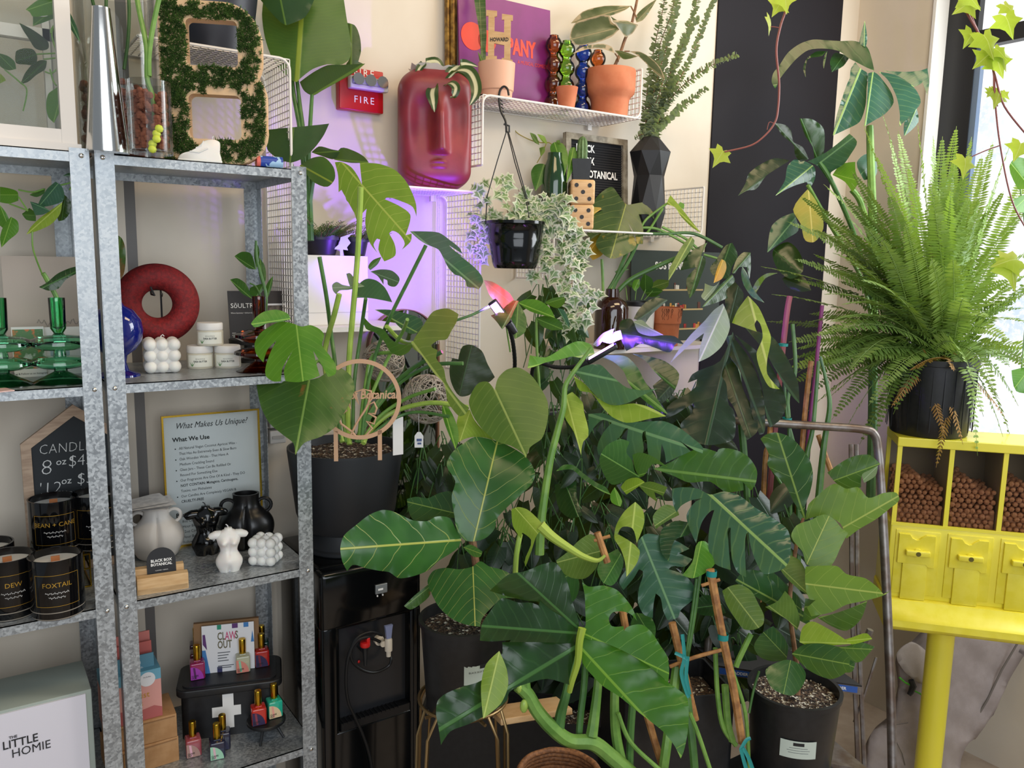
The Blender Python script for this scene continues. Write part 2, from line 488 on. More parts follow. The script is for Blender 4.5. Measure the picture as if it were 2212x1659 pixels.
# common materials
LEAF = {
 'dark': leafmat('leaf_dark_green', '#16331a', '#44703a', '#1f4522', rough=.22, vmix=.30),
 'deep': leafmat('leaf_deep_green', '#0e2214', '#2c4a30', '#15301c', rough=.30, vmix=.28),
 'mid': leafmat('leaf_mid_green', '#2a5822', '#6f9a48', '#366a28', rough=.32, vmix=.35),
 'bright': leafmat('leaf_bright_green', '#42801f', '#92be50', '#568f26', rough=.36, vmix=.35, transl=.3),
 'lime': leafmat('leaf_lime_green', '#7c9a2c', '#b9cc62', '#92ac36', rough=.4, vmix=.4, transl=.3),
 'olive': leafmat('leaf_olive_green', '#5d7a2e', '#95a858', '#4c6c2a', rough=.38, vmix=.4),
 'blue': leafmat('leaf_blue_green', '#2e5a48', '#6f9a70', '#386650', rough=.28, vmix=.35),
 'silver': leafmat('leaf_glossy_green', '#356050', '#93b46a', '#2c5444', rough=.17, vmix=.4),
 'yellow': leafmat('leaf_yellow', '#b0a43a', '#d8cc72', '#8fa03a', rough=.42, vmix=.3, transl=.3),
 'gold': leafmat('leaf_fading_gold', '#c98f26', '#e0b850', '#8f8a32', rough=.45, vmix=.25),
 'pale': leafmat('leaf_pale_back', '#8a9a84', '#b4bfa8', '#7c9070', rough=.5, vmix=.3),
 'fig': leafmat('fig_leaf', '#2c5c2a', '#b5bc5c', '#3a6e30', rough=.26, nv=5, slant=.9, vw=.026, ribw=.012, vmix=.6),
 'figlight': leafmat('fig_leaf_light', '#5d7f34', '#aebb62', '#6d8e3a', rough=.42, nv=5, slant=.85, vw=.024, ribw=.014, vmix=.6),
 'figdark': leafmat('fig_leaf_dark', '#234a24', '#7f9a4c', '#2d5a2a', rough=.28, nv=5, slant=.85, vw=.024, ribw=.014, vmix=.6),
 'bird': leafmat('bird_of_paradise_leaf', '#38602a', '#8fa23c', '#446c30', rough=.38, nv=26, slant=.15, vw=.12, ribw=.035, vmix=.22),
 'birddark': leafmat('bird_of_paradise_leaf_dark', '#22442a', '#5e7f3a', '#2c5030', rough=.36, nv=26, slant=.15, vw=.12, ribw=.03, vmix=.2),
 'rubber': leafmat('rubber_leaf', '#39442f', '#7a7054', '#5a6248', rough=.32, nv=18, vw=.08, vmix=.2, marg='#a8947c'),
 'damaged': leafmat('leaf_browned', '#3a5e2a', '#7fa050', '#4a6c30', rough=.3, vmix=.3, blot='#8a6038'),
 'drac': leafmat('striped_leaf', '#2a4a26', '#d9d6b0', '#22401f', rough=.35, ribw=.035, vmix=0),
 'ivy': leafmat('variegated_ivy_leaf', '#7d9a66', '#c9d6b4', '#4a7040', rough=.4, nv=4, vw=.06, vmix=.2, marg='#d6d8c2', ribw=.04, mr=(.5, .85)),
 'ivylime': leafmat('ivy_leaf_lime', '#b4c83c', '#d8e480', '#c6d650', rough=.45, transl=.5, nv=4, vmix=.25),
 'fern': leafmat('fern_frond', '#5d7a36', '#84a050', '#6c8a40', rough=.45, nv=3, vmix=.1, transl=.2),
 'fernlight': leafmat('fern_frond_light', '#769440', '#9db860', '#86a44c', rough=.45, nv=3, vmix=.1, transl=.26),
 'ferndry': leafmat('fern_frond_dry', '#a87a3c', '#c49a58', '#8a6030', rough=.6, nv=3, vmix=.1),
 'euca': leafmat('eucalyptus_leaf', '#8f9a80', '#aab49a', '#9ea88e', rough=.6, nv=4, vmix=.15, transl=.3),
}
STEM = M('green_stem', '#5f8a3a', .4, col2='#79a04a', nscale=20)
STEMD = M('dark_green_stem', '#3d6630', .4, col2='#507a3c', nscale=20)
STEML = M('pale_green_stem', '#8fae48', .4, col2='#a5bf58', nscale=20)
BROWN = M('brown_stem', '#6b4a32', .7, col2='#8a6444', nscale=60)
RED_STEM = M('reddish_stem', '#8a4a44', .5)
BAMBOO = M('bamboo', '#b5834c', .55, col2='#8a5c34', nscale=35)
TIE = M('teal_tie', '#1f8a86', .45)
BLACKPL = M('black_plastic', '#17181a', .42, col2='#1d1e20', nscale=60)
BLACKGL = M('gloss_black_plastic', '#08090a', .12)
WHITEPL = M('white_plastic', '#dfdcda', .4)
WIREW = M('white_wire', '#e6e1dc', .35)
TERRA = M('terracotta', '#bd6a44', .75, col2='#c97a54', nscale=14)
GOLD = M('gold_metal', '#c9a032', .22, 1)
BRASS = M('brass_wire', '#9a8058', .35, .9)
WAX = M('white_wax', '#e8e2dc', .42, Subsurface_Weight=.15)
CLAYB = M('clay_pebble', '#b07c62', .85, col2='#c4927a', nscale=90)
CHROME = M('brushed_steel', '#d6d4d0', .16, 1)
PAPER = M('white_paper', '#e2e0e0', .6)
INK = M('black_ink', '#1a1a1c', .6)
INKG = M('grey_ink', '#55565a', .6)
WHITEINK = M('white_ink', '#e8e6e2', .6)
GOLDINK = M('gold_ink', '#c79a3a', .35, .6)
CHALK = M('chalk', '#d4d4d2', .9)
BLKCARD = M('black_card', '#1c1c1f', .6)
KRAFT = M('kraft_card', '#b58a5e', .8, col2='#a87c50', nscale=30)
PALEWOOD = wood('pale_wood', '#d9b483', '#c99f6c', 22)
GREYWOOD = wood('greyed_wood', '#b59a80', '#9c8068', 26)
CLEAR = glass('clear_glass', '#f2f4f3', .8)

# ------------------------------------------------------------------ the room
YW = 2.20                                   # back wall
XB = 3.228                                  # window wall
WALLM = M('painted_wall', '#d6cbbb', .65, col2='#d1c5b4', nscale=3, bump=.05, bscale=120)
DARKP = M('dark_painted_wall', '#17141a', .7, spec=.25, bump=.05, bscale=120)
TRIMW = M('white_trim', '#e4e2de', .4)
struct('floor', MB().box(-2.2, 4.2, -3.0, 2.3, -.06, 0), M('grey_floor', '#b3a08c', .5, col2='#a08c78', nscale=6))
XS0, XS1 = 2.371, 3.107
struct('wall_back', MB().box(-2.2, XB+.15, YW, YW+.12, 0, 3.8), WALLM)
struct('trim_1', MB().box(XS0, XS1, YW-.006, YW+.004, 0, 3.8), DARKP)
YO, ZO = 1.869, 1.22
wr = MB()
wr.box(XB, XB+.16, YO, YW, 0, 3.8).box(XB, XB+.16, -.4, YO, 0, ZO).box(XB, XB+.16, -3, -.4, 0, 3.8)
struct('wall_right', wr, WALLM)
# recessed window: jamb, sill, black frame, frosted panes
win = MB().box(XB-.012, XB+.16, YO-.012, YO, ZO, 3.8).box(XB-.03, XB+.16, -.4, YO, ZO-.03, ZO)
struct('trim_2', win, TRIMW)
fz = PX(2110, 92, XB+.12).z
y1 = PX(2095, 300, XB+.10).y
blk = M('black_window_frame', '#15161a', .4)
fr = MB().box(XB+.08, XB+.15, y1, YO-.012, ZO, 3.8)
fr.box(XB+.07, XB+.15, -.4, y1, fz-.03, fz+.03).box(XB+.08, XB+.15, -.4, y1, ZO, ZO+.05)
wo = struct('window_1', fr, blk)
g = N('bright_frosted_pane')
nz = g.noise(60, 6); nz2 = g.noise(2.2, 3)
cc = g.mix(g.smooth(nz.outputs['Fac'], .40, .66), lin('#cfe0f6'), (1, 1, 1))
cc = g.mix(g.smooth(nz2.outputs['Fac'], .35, .6), cc, (1, 1, 1))
em = g.new('Emission'); g.link(cc, em.inputs[0]); em.inputs[1].default_value = 1.15
PANE = g.done(em.outputs[0])
MB().box(XB+.115, XB+.12, -.4, y1, ZO+.05, 3.8).build('pane', PANE, wo, False)
MB().box(XB+.085, XB+.112, y1-.022, y1, ZO+.05, fz-.03).build('sash_rail', M('grey_sash', '#7f93ae', .35, .6), wo, False)
# vertical wall trunking behind the shelves, with a strip for its shadow
px_ = PY(287, 600, YW-.02).x
struct('trim_3', MB().box(px_-.055, px_-.012, YW-.03, YW, 0, 3.8), M('beige_trunking', '#cfc4b4', .5))
struct('trunking_shadow', MB().box(px_-.012, px_+.012, YW-.028, YW, 0, 3.8), M('shadow_grey', '#66625f', .5))  # grey box standing in for the dark shadow beside the trunking

# ------------------------------------------------------------------ galvanised shelf units
ZS = [z+.69 for z in (1.409, .955, .489, .0305)]+[.13]
X0, WU, YF, DP = .237, .42, 1.80, .36
def shelf_unit(name, x0, x1, label):
    t = thing(name, label, 'shelf unit', (x0, YF, 0))
    g_ = MATS['galv']; w, th = .033, .0016
    ztop = ZS[0]+.006
    for sx, sy in ((0, 0), (1, 0), (0, 1), (1, 1)):
        b = MB(); X = x0 if sx == 0 else x1; Y = YF if sy == 0 else YF+DP
        a, bb = (X, X+w) if sx == 0 else (X-w, X)
        b.box(a, bb, Y-th, Y, 0, ztop) if sy == 0 else b.box(a, bb, Y, Y+th, 0, ztop)
        e, f = (Y, Y+w) if sy == 0 else (Y-w, Y)
        b.box(X-th, X, e, f, 0, ztop) if sx == 0 else b.box(X, X+th, e, f, 0, ztop)
        o = b.build('post', g_, t, False, origin=t.location)
        for z in ZS:
            s_ = MB().sphere(((a+bb)/2-(.004 if sx == 0 else -.004), Y-(th+.001 if sy == 0 else -th), z-.008), (.0048, .003, .0048), 10)
            if sy == 0: s_.build('screw', CHROME, o, origin=t.location)
    for z in ZS:
        b = MB(); i = .001
        b.box(x0+i, x1-i, YF+i, YF+DP-i, z-.002, z)
        b.box(x0+i, x1-i, YF+i, YF+.003, z-.02, z).box(x0+i, x1-i, YF+DP-.003, YF+DP-i, z-.02, z)
        b.box(x0+i, x0+.003, YF+i, YF+DP-i, z-.02, z).box(x1-.003, x1-i, YF+i, YF+DP-i, z-.02, z)
        b.build('shelf', g_, t, False, origin=t.location)
    return t
shelf_unit('shelf_unit', X0, X0+WU, 'galvanised steel shelf unit with the moss letter on top, right one of the pair')
shelf_unit('shelf_unit', X0-.012-WU, X0-.012, 'galvanised steel shelf unit with green glass and black candles, cut by the left edge')

# ------------------------------------------------------------------ wire shelves on the wall
def mesh_panel(b, p0, ux, uy, nx, ny, r=.0016):
    p0, ux, uy = Vector(p0), Vector(ux), Vector(uy)
    for i in range(nx+1): b.tube([p0+ux*(i/nx), p0+ux*(i/nx)+uy], r, 4)
    for j in range(ny+1): b.tube([p0+uy*(j/ny), p0+uy*(j/ny)+ux], r, 4)
def wire_shelf(label, x0, x1, z, left, right, cell=.0165):
    t = thing('wire_shelf', label, 'wire shelf', (x0, YW, z))
    f = MB(); y0, y1 = YW-.20, YW-.006; r = .0034
    o = t.location
    for y in (y0, y1):
        pts = []
        rr = .025
        def corner(cx, cz, a0, a1): return [(cx+rr*cos(a0+(a1-a0)*i/5), y, cz+rr*sin(a0+(a1-a0)*i/5)) for i in range(6)]
        if left < 0: pts += [(x0, y, z+left)]+corner(x0+rr, z-rr, pi, pi/2)
        elif left > 0: pts += [(x0, y, z+left)]+corner(x0+rr, z+rr, pi, 1.5*pi)
        else: pts += [(x0, y, z)]
        if right > 0: pts += corner(x1-rr, z+rr, 1.5*pi, 2*pi)+[(x1, y, z+right)]
        elif right < 0: pts += corner(x1-rr, z-rr, pi/2, 0)+[(x1, y, z+right)]
        else: pts += [(x1, y, z)]
        f.tube(pts, r, 7)
    ends = [(x0, z+left), (x1, z+right)]
    for X, Z in ends: f.tube([(X, y0, Z), (X, y1, Z)], r, 7)
    f.build('frame', WIREW, t, origin=o)
    m = MB(); ny = int(.19/cell)
    mesh_panel(m, (x0, y0, z), (x1-x0, 0, 0), (0, y1-y0, 0), int((x1-x0)/cell), ny)
    for X, h in ((x0, left), (x1, right)):
        if h: mesh_panel(m, (X, y0, z), (0, y1-y0, 0), (0, 0, h), ny, int(abs(h)/cell))
    m.build('mesh', WIREW, t, origin=o)
    k = MB()
    for X in (x0+.05, x1-.05): k.box(X-.008, X+.008, YW-.012, YW, z-.018, z+.004)
    k.build('bracket', WIREW, t, False, origin=o)
    return t
ZC = 1.675+.69; ZB = 1.409+.69; ZA = PY(470, 104, 2.0).z; ZD = 1.318+.69
wire_shelf('white wire shelf holding the purple board and terracotta pots, upper right', 1.242, 1.83, ZC, -.19, .15)
wire_shelf('white wire shelf carrying the red face planter', 1.01, 1.24, ZB, 0, -.52)
wire_shelf('white wire shelf on the wall behind the moss letter', .36, .695, ZA, 0, -.78)
wire_shelf('white wire shelf holding the black faceted vase and letter board', 1.50, 2.135, ZD, -.15, .165)

# ------------------------------------------------------------------ fire strobe
a_, b_ = PY(723, 155, YW), PY(818, 245, YW)
fx0, fx1 = PY(725, 200, YW).x, PY(819, 200, YW).x
fz0, fz1 = PY(770, 243, YW).z, PY(770, 152, YW).z
t = thing('fire_strobe', 'red wall fire alarm plate with clear strobe lens and white lettering', 'fire alarm', ((fx0+fx1)/2, YW, (fz0+fz1)/2))
o = t.location; fw, fh = (fx1-fx0)/2, (fz1-fz0)/2
REDM = M('red_enamel', '#b5161c', .3)
MB().box(-fw, fw, -.028, 0, -fh, fh, bev=.003).build('plate', REDM, t)
MB().box(-fw*.66, fw*1.08, -.052, -.028, -.002, fh*.55, bev=.004).build('housing', M('lens_housing', '#cfc9c6', .35), t)
MB().box(-fw*.6, fw*1.02, -.060, -.05, .008, fh*.50, bev=.004).build('lens', glass('lens_glass', '#e8ecf4', 1.0), t)
b = MB()
for i in range(3): b.lathe([(0, 0), (.012, .002), (.016, .008)], 12, T=Matrix.Translation((-fw*.35+i*fw*.55, -.053, .016+fh*.1)) @ Matrix.Rotation(pi/2, 4, 'X'))
b.build('reflector', CHROME, t)
for zf in (-.62, .66): MB().mesh(text_mesh('FIRE', .026, space=1.35), put(fw*.1, -.0285, fh*zf)).build('lettering', WHITEINK, t, False)

# ------------------------------------------------------------------ glass greenhouse on the left top shelf
z0 = ZS[0]; tx1 = PZ(188, 312, z0).x; ty = 1.812; tx0 = tx1-.50
t = thing('glass_terrarium', 'white framed glass greenhouse box on the top left shelf', 'terrarium', ((tx0+tx1)/2, ty, z0))
o = t.location; ww = .026; H = .42; TD = .27
wf = M('white_painted_frame', '#e3dcd4', .45)
MB().box(tx0, tx1+.006, ty-.006, ty+TD, z0, z0+.014).build('base_rail', wf, t, False, origin=o)
MB().box(tx0+ww, tx1-ww, ty+.002, ty+ww, z0+.014, z0+.04).build('front_rail', wf, t, False, origin=o)
for x, y in ((tx1-ww, ty), (tx1-ww, ty+TD-ww), (tx0, ty), (tx0, ty+TD-ww)):
    MB().box(x, x+ww, y, y+ww, z0+.014, z0+H).build('corner_post', wf, t, False, origin=o)
MB().box(tx0, tx1, ty+TD-ww, ty+TD, z0+.25, z0+.275).box(tx1-ww+.002, tx1-.002, ty+ww, ty+TD-ww, z0+.014, z0+.035).build('back_rail', wf, t, False, origin=o)
MB().box(tx0+ww, tx1-ww, ty+.01, ty+.013, z0+.04, z0+H).build('front_pane', CLEAR, t, False, origin=o)
MB().box(tx1-.013, tx1-.010, ty+ww, ty+TD-ww, z0+.036, z0+H).build('side_pane', CLEAR, t, False, origin=o)
MB().box(tx0+ww, tx1-ww, ty+TD-.013, ty+TD-.010, z0+.036, z0+H).build('back_pane', CLEAR, t, False, origin=o)

def pothos(label, leaves, stems, loc, mats=('mid', 'dark', 'bright'), group=None):
    t = thing('pothos_vine', label, 'plant', loc)
    b = MB()
    for s_ in stems: b.tube(pxs(s_), .0016, 6)
    b.build('stem', STEM, t, origin=loc)
    for l in leaves:
        b = MB(); pl, rib, d, mt = l[:4]
        patch(b, pl, rib, d, d+(l[4] if len(l) > 4 else .01), fold=.3, rip=.01, dens=7)
        b.build('leaf', LEAF[mt], t, ang=180, origin=loc)
    return t
pothos('trailing green pothos inside the glass greenhouse box', [
    (c(0, 0, (130,155),(210,195),(290,250),(330,290),(330,330),(290,345),(240,330),(200,270),(160,210)), c(0, 0, (320,330),(135,160)), 1.66, 'deep'),
    (c(0, 0, (110,350),(170,330),(230,340),(255,390),(240,440),(170,440),(110,430),(105,380)), c(0, 0, (250,370),(105,420)), 1.67, 'dark'),
    (c(0, 0, (0,365),(50,380),(100,420),(110,470),(60,480),(0,450)), c(0, 0, (100,480),(0,380)), 1.65, 'mid'),
    (c(0, 0, (280,410),(320,415),(310,470),(250,510),(190,560),(140,575),(170,500),(220,440)), c(0, 0, (310,420),(145,570)), 1.68, 'dark'),
    (c(0, 0, (370,610),(430,575),(490,600),(495,700),(450,730),(400,780),(370,840),(330,800),(315,720),(330,640)), c(0, 0, (430,600),(365,835)), 1.65, 'bright'),
    (c(0, 0, (380,600),(430,572),(490,590),(490,620),(430,610)), c(0, 0, (385,600),(488,605)), 1.69, 'deep'),
    (c(0, 0, (0,500),(30,530),(40,550),(0,570)), c(0, 0, (0,500),(10,565)), 1.66, 'lime')],
    [[(130,40,1.66),(112,70,1.66),(121,110,1.66),(128,140,1.67),(112,158,1.67),(98,155,1.67)], [(120,115,1.66),(80,117,1.67)], [(121,125,1.66),(95,128,1.67)],
     [(108,150,1.67),(115,175,1.66),(122,185,1.65)], [(10,150,1.66),(40,175,1.67),(58,195,1.67),(50,240,1.67)]], (-.08, 1.86, z0+.02))
pothos('green pothos vine hanging over the front of the greenhouse box', [
    (c(0, 0, (175,65),(260,0),(360,-20),(400,30),(370,90),(290,110),(220,110),(205,85)), c(0, 0, (390,0),(180,70)), 1.58, 'bright'),
    (c(0, 0, (225,110),(320,110),(370,60),(420,0),(460,20),(440,90),(370,125),(280,160),(225,178)), c(0, 0, (430,20),(228,172)), 1.59, 'mid'),
    (c(0, 0, (425,30),(460,60),(500,130),(530,200),(548,290),(510,240),(460,160),(435,90)), c(0, 0, (430,35),(545,285)), 1.57, 'blue')],
    [[(140,-20,1.58),(132,30,1.59),(112,62,1.6),(110,72,1.6)]], tuple(P(130, 0, 1.58)))

# small leafy cutting between the two shelf levels on the left
pothos('pothos cutting with heart leaves hanging above the green glass candlesticks', [
    (c(0, 0, (0,1275),(60,1285),(120,1310),(125,1370),(60,1390),(0,1380)), c(0, 0, (125,1330),(-20,1330)), 1.62, 'bright'),
    (c(0, 0, (380,1240),(420,1270),(440,1330),(430,1370),(360,1400),(250,1420),(280,1350),(330,1280)), c(0, 0, (400,1250),(260,1415)), 1.60, 'blue'),
    (c(0, 0, (205,1375),(260,1390),(345,1440),(290,1465),(240,1470)), c(0, 0, (345,1440),(205,1380)), 1.59, 'blue'),
    (c(0, 0, (440,1330),(480,1370),(485,1430),(440,1500),(400,1510),(390,1480),(420,1400)), c(0, 0, (445,1335),(420,1510)), 1.62, 'dark'),
    (c(0, 0, (425,1380),(410,1460),(350,1530),(270,1570),(180,1600),(210,1550),(270,1490),(340,1440)), c(0, 0, (420,1390),(185,1597)), 1.60, 'lime'),
    (c(0, 0, (200,1330),(260,1300),(310,1285),(300,1320),(250,1345)), c(0, 0, (310,1290),(205,1330)), 1.61, 'mid'),
    (c(0, 0, (0,1400),(40,1450),(70,1520),(70,1575),(0,1540)), c(0, 0, (0,1400),(65,1570)), 1.61, 'bright'),
    (c(0, 0, (75,1480),(120,1510),(125,1580),(60,1640),(10,1690),(0,1620),(30,1530)), c(0, 0, (80,1485),(15,1680)), 1.60, 'bright'),
    (c(0, 0, (150,1460),(200,1420),(240,1450),(245,1510),(180,1500)), c(0, 0, (245,1470),(150,1465)), 1.62, 'mid'),
    (c(0, 0, (430,1200),(470,1180),(520,1190),(490,1205)), c(0, 0, (430,1200),(520,1190)), 1.63, 'blue')],
    [[(184,380,1.63),(150,395,1.62),(130,400,1.61)], [(70,500,1.61),(72,540,1.62),(95,600,1.66),(118,635,1.68),(132,655,1.68)],
     [(40,410,1.61),(70,415,1.61),(95,408,1.61)], [(20,440,1.61),(60,455,1.61)], [(60,455,1.61),(40,425,1.61)], [(150,410,1.62),(160,395,1.63),(165,390,1.63)]], tuple(PZ(133, 700, ZS[1]+.14)))

# ------------------------------------------------------------------ generic lathe things on shelves
def px2m(p): return dep(p)/F
def lathe_thing(name, label, cat, part, loc, prof, mat, n=40, group=None, yaw=0, ang=50):
    t = thing(name, label, cat, loc, yaw, group)
    MB().lathe(prof, n).build(part, mat, t, ang=ang)
    return t
GREENG = glass('green_glass', '#b4f0cf', 1.0)
AMBERG = glass('amber_glass', '#cf8a58', 1.0)
def candlestick(label, u, v, mat, k=1.0, group=None):
    p = PZ(u, v, ZS[1])
    pr = [(0,0),(57,0),(57,2),(30,15),(13,24),(13,31),(40,33),(61,42),(60,48),(40,55),(13,57),(11,70),(40,72),(61,83),(60,90),(40,99),(13,101),(9,106),(15,116),(16,181),(14,181),(13,120),(0,112)]
    return lathe_thing('glass_candlestick', label, 'candlestick', 'glass_body', p, [(a*.00095*k, b_*.00095*k) for a, b_ in pr], mat, 44, group)
gc = 'green glass candlesticks'
g1 = candlestick('green two-disc glass candlestick holding a plant cutting, beside the shelf post', 133, 826, GREENG, group=gc)
candlestick('green two-disc glass candlestick cut by the left photo edge', 8, 832, GREENG, group=gc)
candlestick('amber two-disc glass candlestick half hidden behind the big leaf', 563, 801, AMBERG)
# cutting standing in it
pp = PZ(133, 690, ZS[1]+.15)
t = thing('plant_cutting', 'thick green stem with one dark leaf standing in the green candlestick', 'plant', g1.location+Vector((0, 0, .105)))
o = t.location; dd = dep(g1.location)
b = MB().tube(spline([o, P(131, 700, dd), P(127, 655, dd), P(105, 610, dd-.01), P(93, 590, dd-.02)], 5), [.005, .0045], 8)
b.build('stem', STEM, t, origin=o)
b = MB(); patch(b, c(0, 525, (265,300),(320,270),(390,210),(480,170),(570,150),(570,185),(520,210),(450,250),(400,310),(330,325)), c(0, 525, (300,300),(590,160)), 1.62, 1.66, fold=.3)
b.build('leaf', LEAF['dark'], t, ang=180, origin=o)

# boards and cards leaning on the shelves
def board(name, label, cat, u0, u1, vt, z, y, mat, th=.006, lean=.08, um=None, group=None):
    um = um or (u0+u1)/2
    x0, x1 = PY(u0, vt, y).x, PY(u1, vt, y).x
    h = PY(um, vt, y).z-z
    t = thing(name, label, cat, ((x0+x1)/2, y, z), 0, group, tilt=-lean)
    w = (x1-x0)/2
    MB().box(-w, w, 0, th, 0, h).build('panel', mat, t, False)
    return t, w, h
t, w, h = board('art_board', 'beige board with a faint signature, leaning behind the green candlesticks', 'board', 2, 182, 553, ZS[1], 2.08, M('beige_board', '#bfae9f', .7))
b = MB(); q = []
for i in range(26): q.append((-.02+i*.0034, -.0008, h*.42+.006*sin(i*1.9)+.004*sin(i*.7)))
b.tube(q, .0005, 4).build('signature', INKG, t)
t, w, h = board('postcard', 'postcard with an orange and green plant picture behind the green glass', 'postcard', 24, 95, 706, ZS[1], 1.99, PAPER, .002, .15)
PICM = N('postcard_picture'); nz = PICM.noise(34, 3)
PICM = PICM.done(PICM.bsdf(PICM.mix(PICM.smooth(nz.outputs['Fac'], .52, .6), PICM.mix(PICM.smooth(nz.outputs['Fac'], .36, .45), lin('#b9c7bf'), lin('#4d7a48')), lin('#c9703a')), .5).outputs[0])
MB().box(-w*.94, w*.94, -.0006, 0, h*.16, h*.95).build('picture', PICM, t, False)
MB().mesh(text_mesh('Tag & Follow us on Instagram', .0052), put(0, -.0008, h*.05)).build('lettering', INK, t, False)
t, w, h = board('postcard', 'white postcard with pale picture beside the shelf post', 'postcard', 92, 184, 706, ZS[1], 2.005, PAPER, .002, .15)
MB().box(-w*.7, w*.2, -.0006, 0, h*.35, h*.8).build('picture', M('pale_blue_print', '#a8c0cc', .5), t, False)
p = PZ(2, 846, ZS[1]); t = thing('patterned_card', 'pink patterned card lying at the shelf edge, bottom left corner', 'card', p, .3)
MB().box(-.06, .02, -.01, .04, 0, .002).build('card', M('pink_print', '#c99a94', .6, col2='#d9b8b0', nscale=70), t, False)

# chalkboard house
y = 2.06; zc = ZS[2]
xl, xr, xp = PY(47, 1000, y).x, PY(278, 1000, y).x, PY(157, 900, y).x
ze, zp = PY(47, 962, y).z-zc, PY(157, 876, y).z-zc
t = thing('chalkboard_sign', 'house shaped chalkboard with wooden frame and chalk candle prices', 'sign', ((xl+xr)/2, y, zc), tilt=-.05)
w = (xr-xl)/2; fw = .02
outp = [(-w, 0), (w, 0), (w, ze), (0, zp), (-w, ze)]
inn = [(-w+fw, fw), (w-fw, fw), (w-fw, ze-.010), (0, zp-.026), (-w+fw, ze-.010)]
MB().mesh(curve_mesh([outp, inn], .014), put(0, 0, 0)).build('frame', GREYWOOD, t, False)
MB().mesh(curve_mesh([inn], .006), put(0, .002, 0)).build('slate', M('slate', '#1d2226', .7), t, False)
zz = lambda v: PY(150, v, y).z-zc
b = MB()
b.mesh(text_mesh('CANDLES', .032, 'LEFT', .1, 1.05, xs=.82, bold=-.0007), put(-w+.034, -.0015, zz(978)))
b.mesh(text_mesh('8', .05, 'LEFT', .1, bold=-.0012), put(-w+.034, -.0015, zz(1022))).mesh(text_mesh('oz', .022, 'LEFT', .1), put(-w+.066, -.0015, zz(1004)))
b.mesh(text_mesh('$45', .038, 'LEFT', .1, xs=.9, bold=-.0007), put(-w+.090, -.0015, zz(1010)))
b.mesh(text_mesh("'12", .04, 'LEFT', .1, bold=-.0008), put(-w+.028, -.0015, zz(1064))).mesh(text_mesh('oz', .022, 'LEFT', .1), put(-w+.074, -.0015, zz(1046)))
b.mesh(text_mesh('$55', .038, 'LEFT', .1, xs=.9, bold=-.0007), put(-w+.105, -.0015, zz(1050)))
b.mesh(text_mesh('Plant Food $19', .020, 'LEFT', .1, bold=-.0004), put(-w+.028, -.0015, zz(1096)))
b.build('chalk_lettering', CHALK, t, False)

# black candles
JAR = M('black_glass_jar', '#0b0b0d', .08)
def candle(label, u, v, z, name, sub=1, group='black jar candles on the left shelf', y=None, turn=0):
    p = PZ(u, v, z) if y is None else PY(u, v, y)
    if y is not None: p.z = z
    t = thing('jar_candle', label, 'candle', p, yaw_to_cam(p)+turn, group)
    R, Hh = .050, .123
    MB().lathe([(0,0),(R*.94,0),(R,.006),(R,Hh),(R-.003,Hh),(R-.003,.10),(0,.10)], 48).build('jar', JAR, t, ang=60)
    MB().lathe([(0,.1005),(R-.0035,.1005),(R-.0035,.108),(0,.1085)], 40).build('wax', WAX, t)
    MB().box(-.008, .008, -.0015, .0015, .108, .119).build('wooden_wick', M('wick_wood', '#a8683a', .6), t, False)
    MB().lathe([(R*.945, .001),(R*.97,.0015),(R*1.004,.018),(R*.99,.018)], 48, cap=False).build('glass_foot', M('thick_glass_foot', '#8a8276', .1, 0, 1.0), t)
    b = MB(); lw, lz0, lz1 = .042, .030, .095
    for (xa, xb, za, zb) in ((-lw, lw, lz0, lz0+.0008), (-lw, lw, lz1-.0008, lz1), (-lw, -lw+.0008, lz0, lz1), (lw-.0008, lw, lz0, lz1)):
        nseg = 16 if xb-xa > .01 else 1
        me = [((xa+(xb-xa)*i/nseg), z_) for i in range(nseg+1) for z_ in (za, zb)]
        a0 = -pi/2; vs = [((R+.0004)*cos(a0+x/R), (R+.0004)*sin(a0+x/R), z_) for x, z_ in me]
        b.add(vs, [(2*i, 2*i+2, 2*i+3, 2*i+1) for i in range(nseg)])
    b.build('label_border', GOLDINK, t)
    b = MB(); wrap(b, text_mesh(name, .0135), R, .070); b.build('lettering', GOLDINK, t, False)
    b = MB()
    for r_ in range(2):
        q = [((-.022+i*.0011+r_*.006), .058-r_*.009+.0016*sin(i*2.1+r_)+.0012*sin(i*.9)) for i in range(40-r_*12)]
        b.tube([((R+.0004)*cos(-pi/2+x/R), (R+.0004)*sin(-pi/2+x/R), z_) for x, z_ in q], .00035, 4)
    b.build('script_line', WHITEINK, t)
    return t
candle('black jar candle front right, nearest the shelf post, wooden wick showing', 127, 1321, ZS[2], 'FOXTAIL')
candle('black jar candle front left, partly cut by the photo edge', 24, 1323, ZS[2], 'DEW', turn=.15)
p = PY(122, 1186, 2.0); zr = p.z
candle('black jar candle on the clear riser in front of the chalkboard', 122, 1186, zr, 'BEAN + CANE', y=1.985)
candle('black jar candle on the riser, half hidden by the shelf post', 213, 1190, zr, 'P', y=1.985)
candle('black jar candle at the left photo edge, only its white wax in view', -22, 1270, ZS[2], '', y=1.97)
t = thing('display_riser', 'clear display riser with gold edges under the back candles', 'riser', PZ(150, 1262, ZS[2]))
rx0, rx1, ry0, ry1 = .045, .20, 1.935, 2.045; o = t.location
b = MB()
for z in (ZS[2]+.002, ZS[2]+(zr-ZS[2])*.55, zr-.002):
    for a, b2 in (((rx0, ry0), (rx1, ry0)), ((rx1, ry0), (rx1, ry1)), ((rx1, ry1), (rx0, ry1)), ((rx0, ry1), (rx0, ry0))):
        b.tube([(*a, z), (*b2, z)], .002, 6)
for x in (rx0, rx1):
    for y in (ry0, ry1): b.tube([(x, y, ZS[2]+.002), (x, y, zr-.002)], .0018, 6)
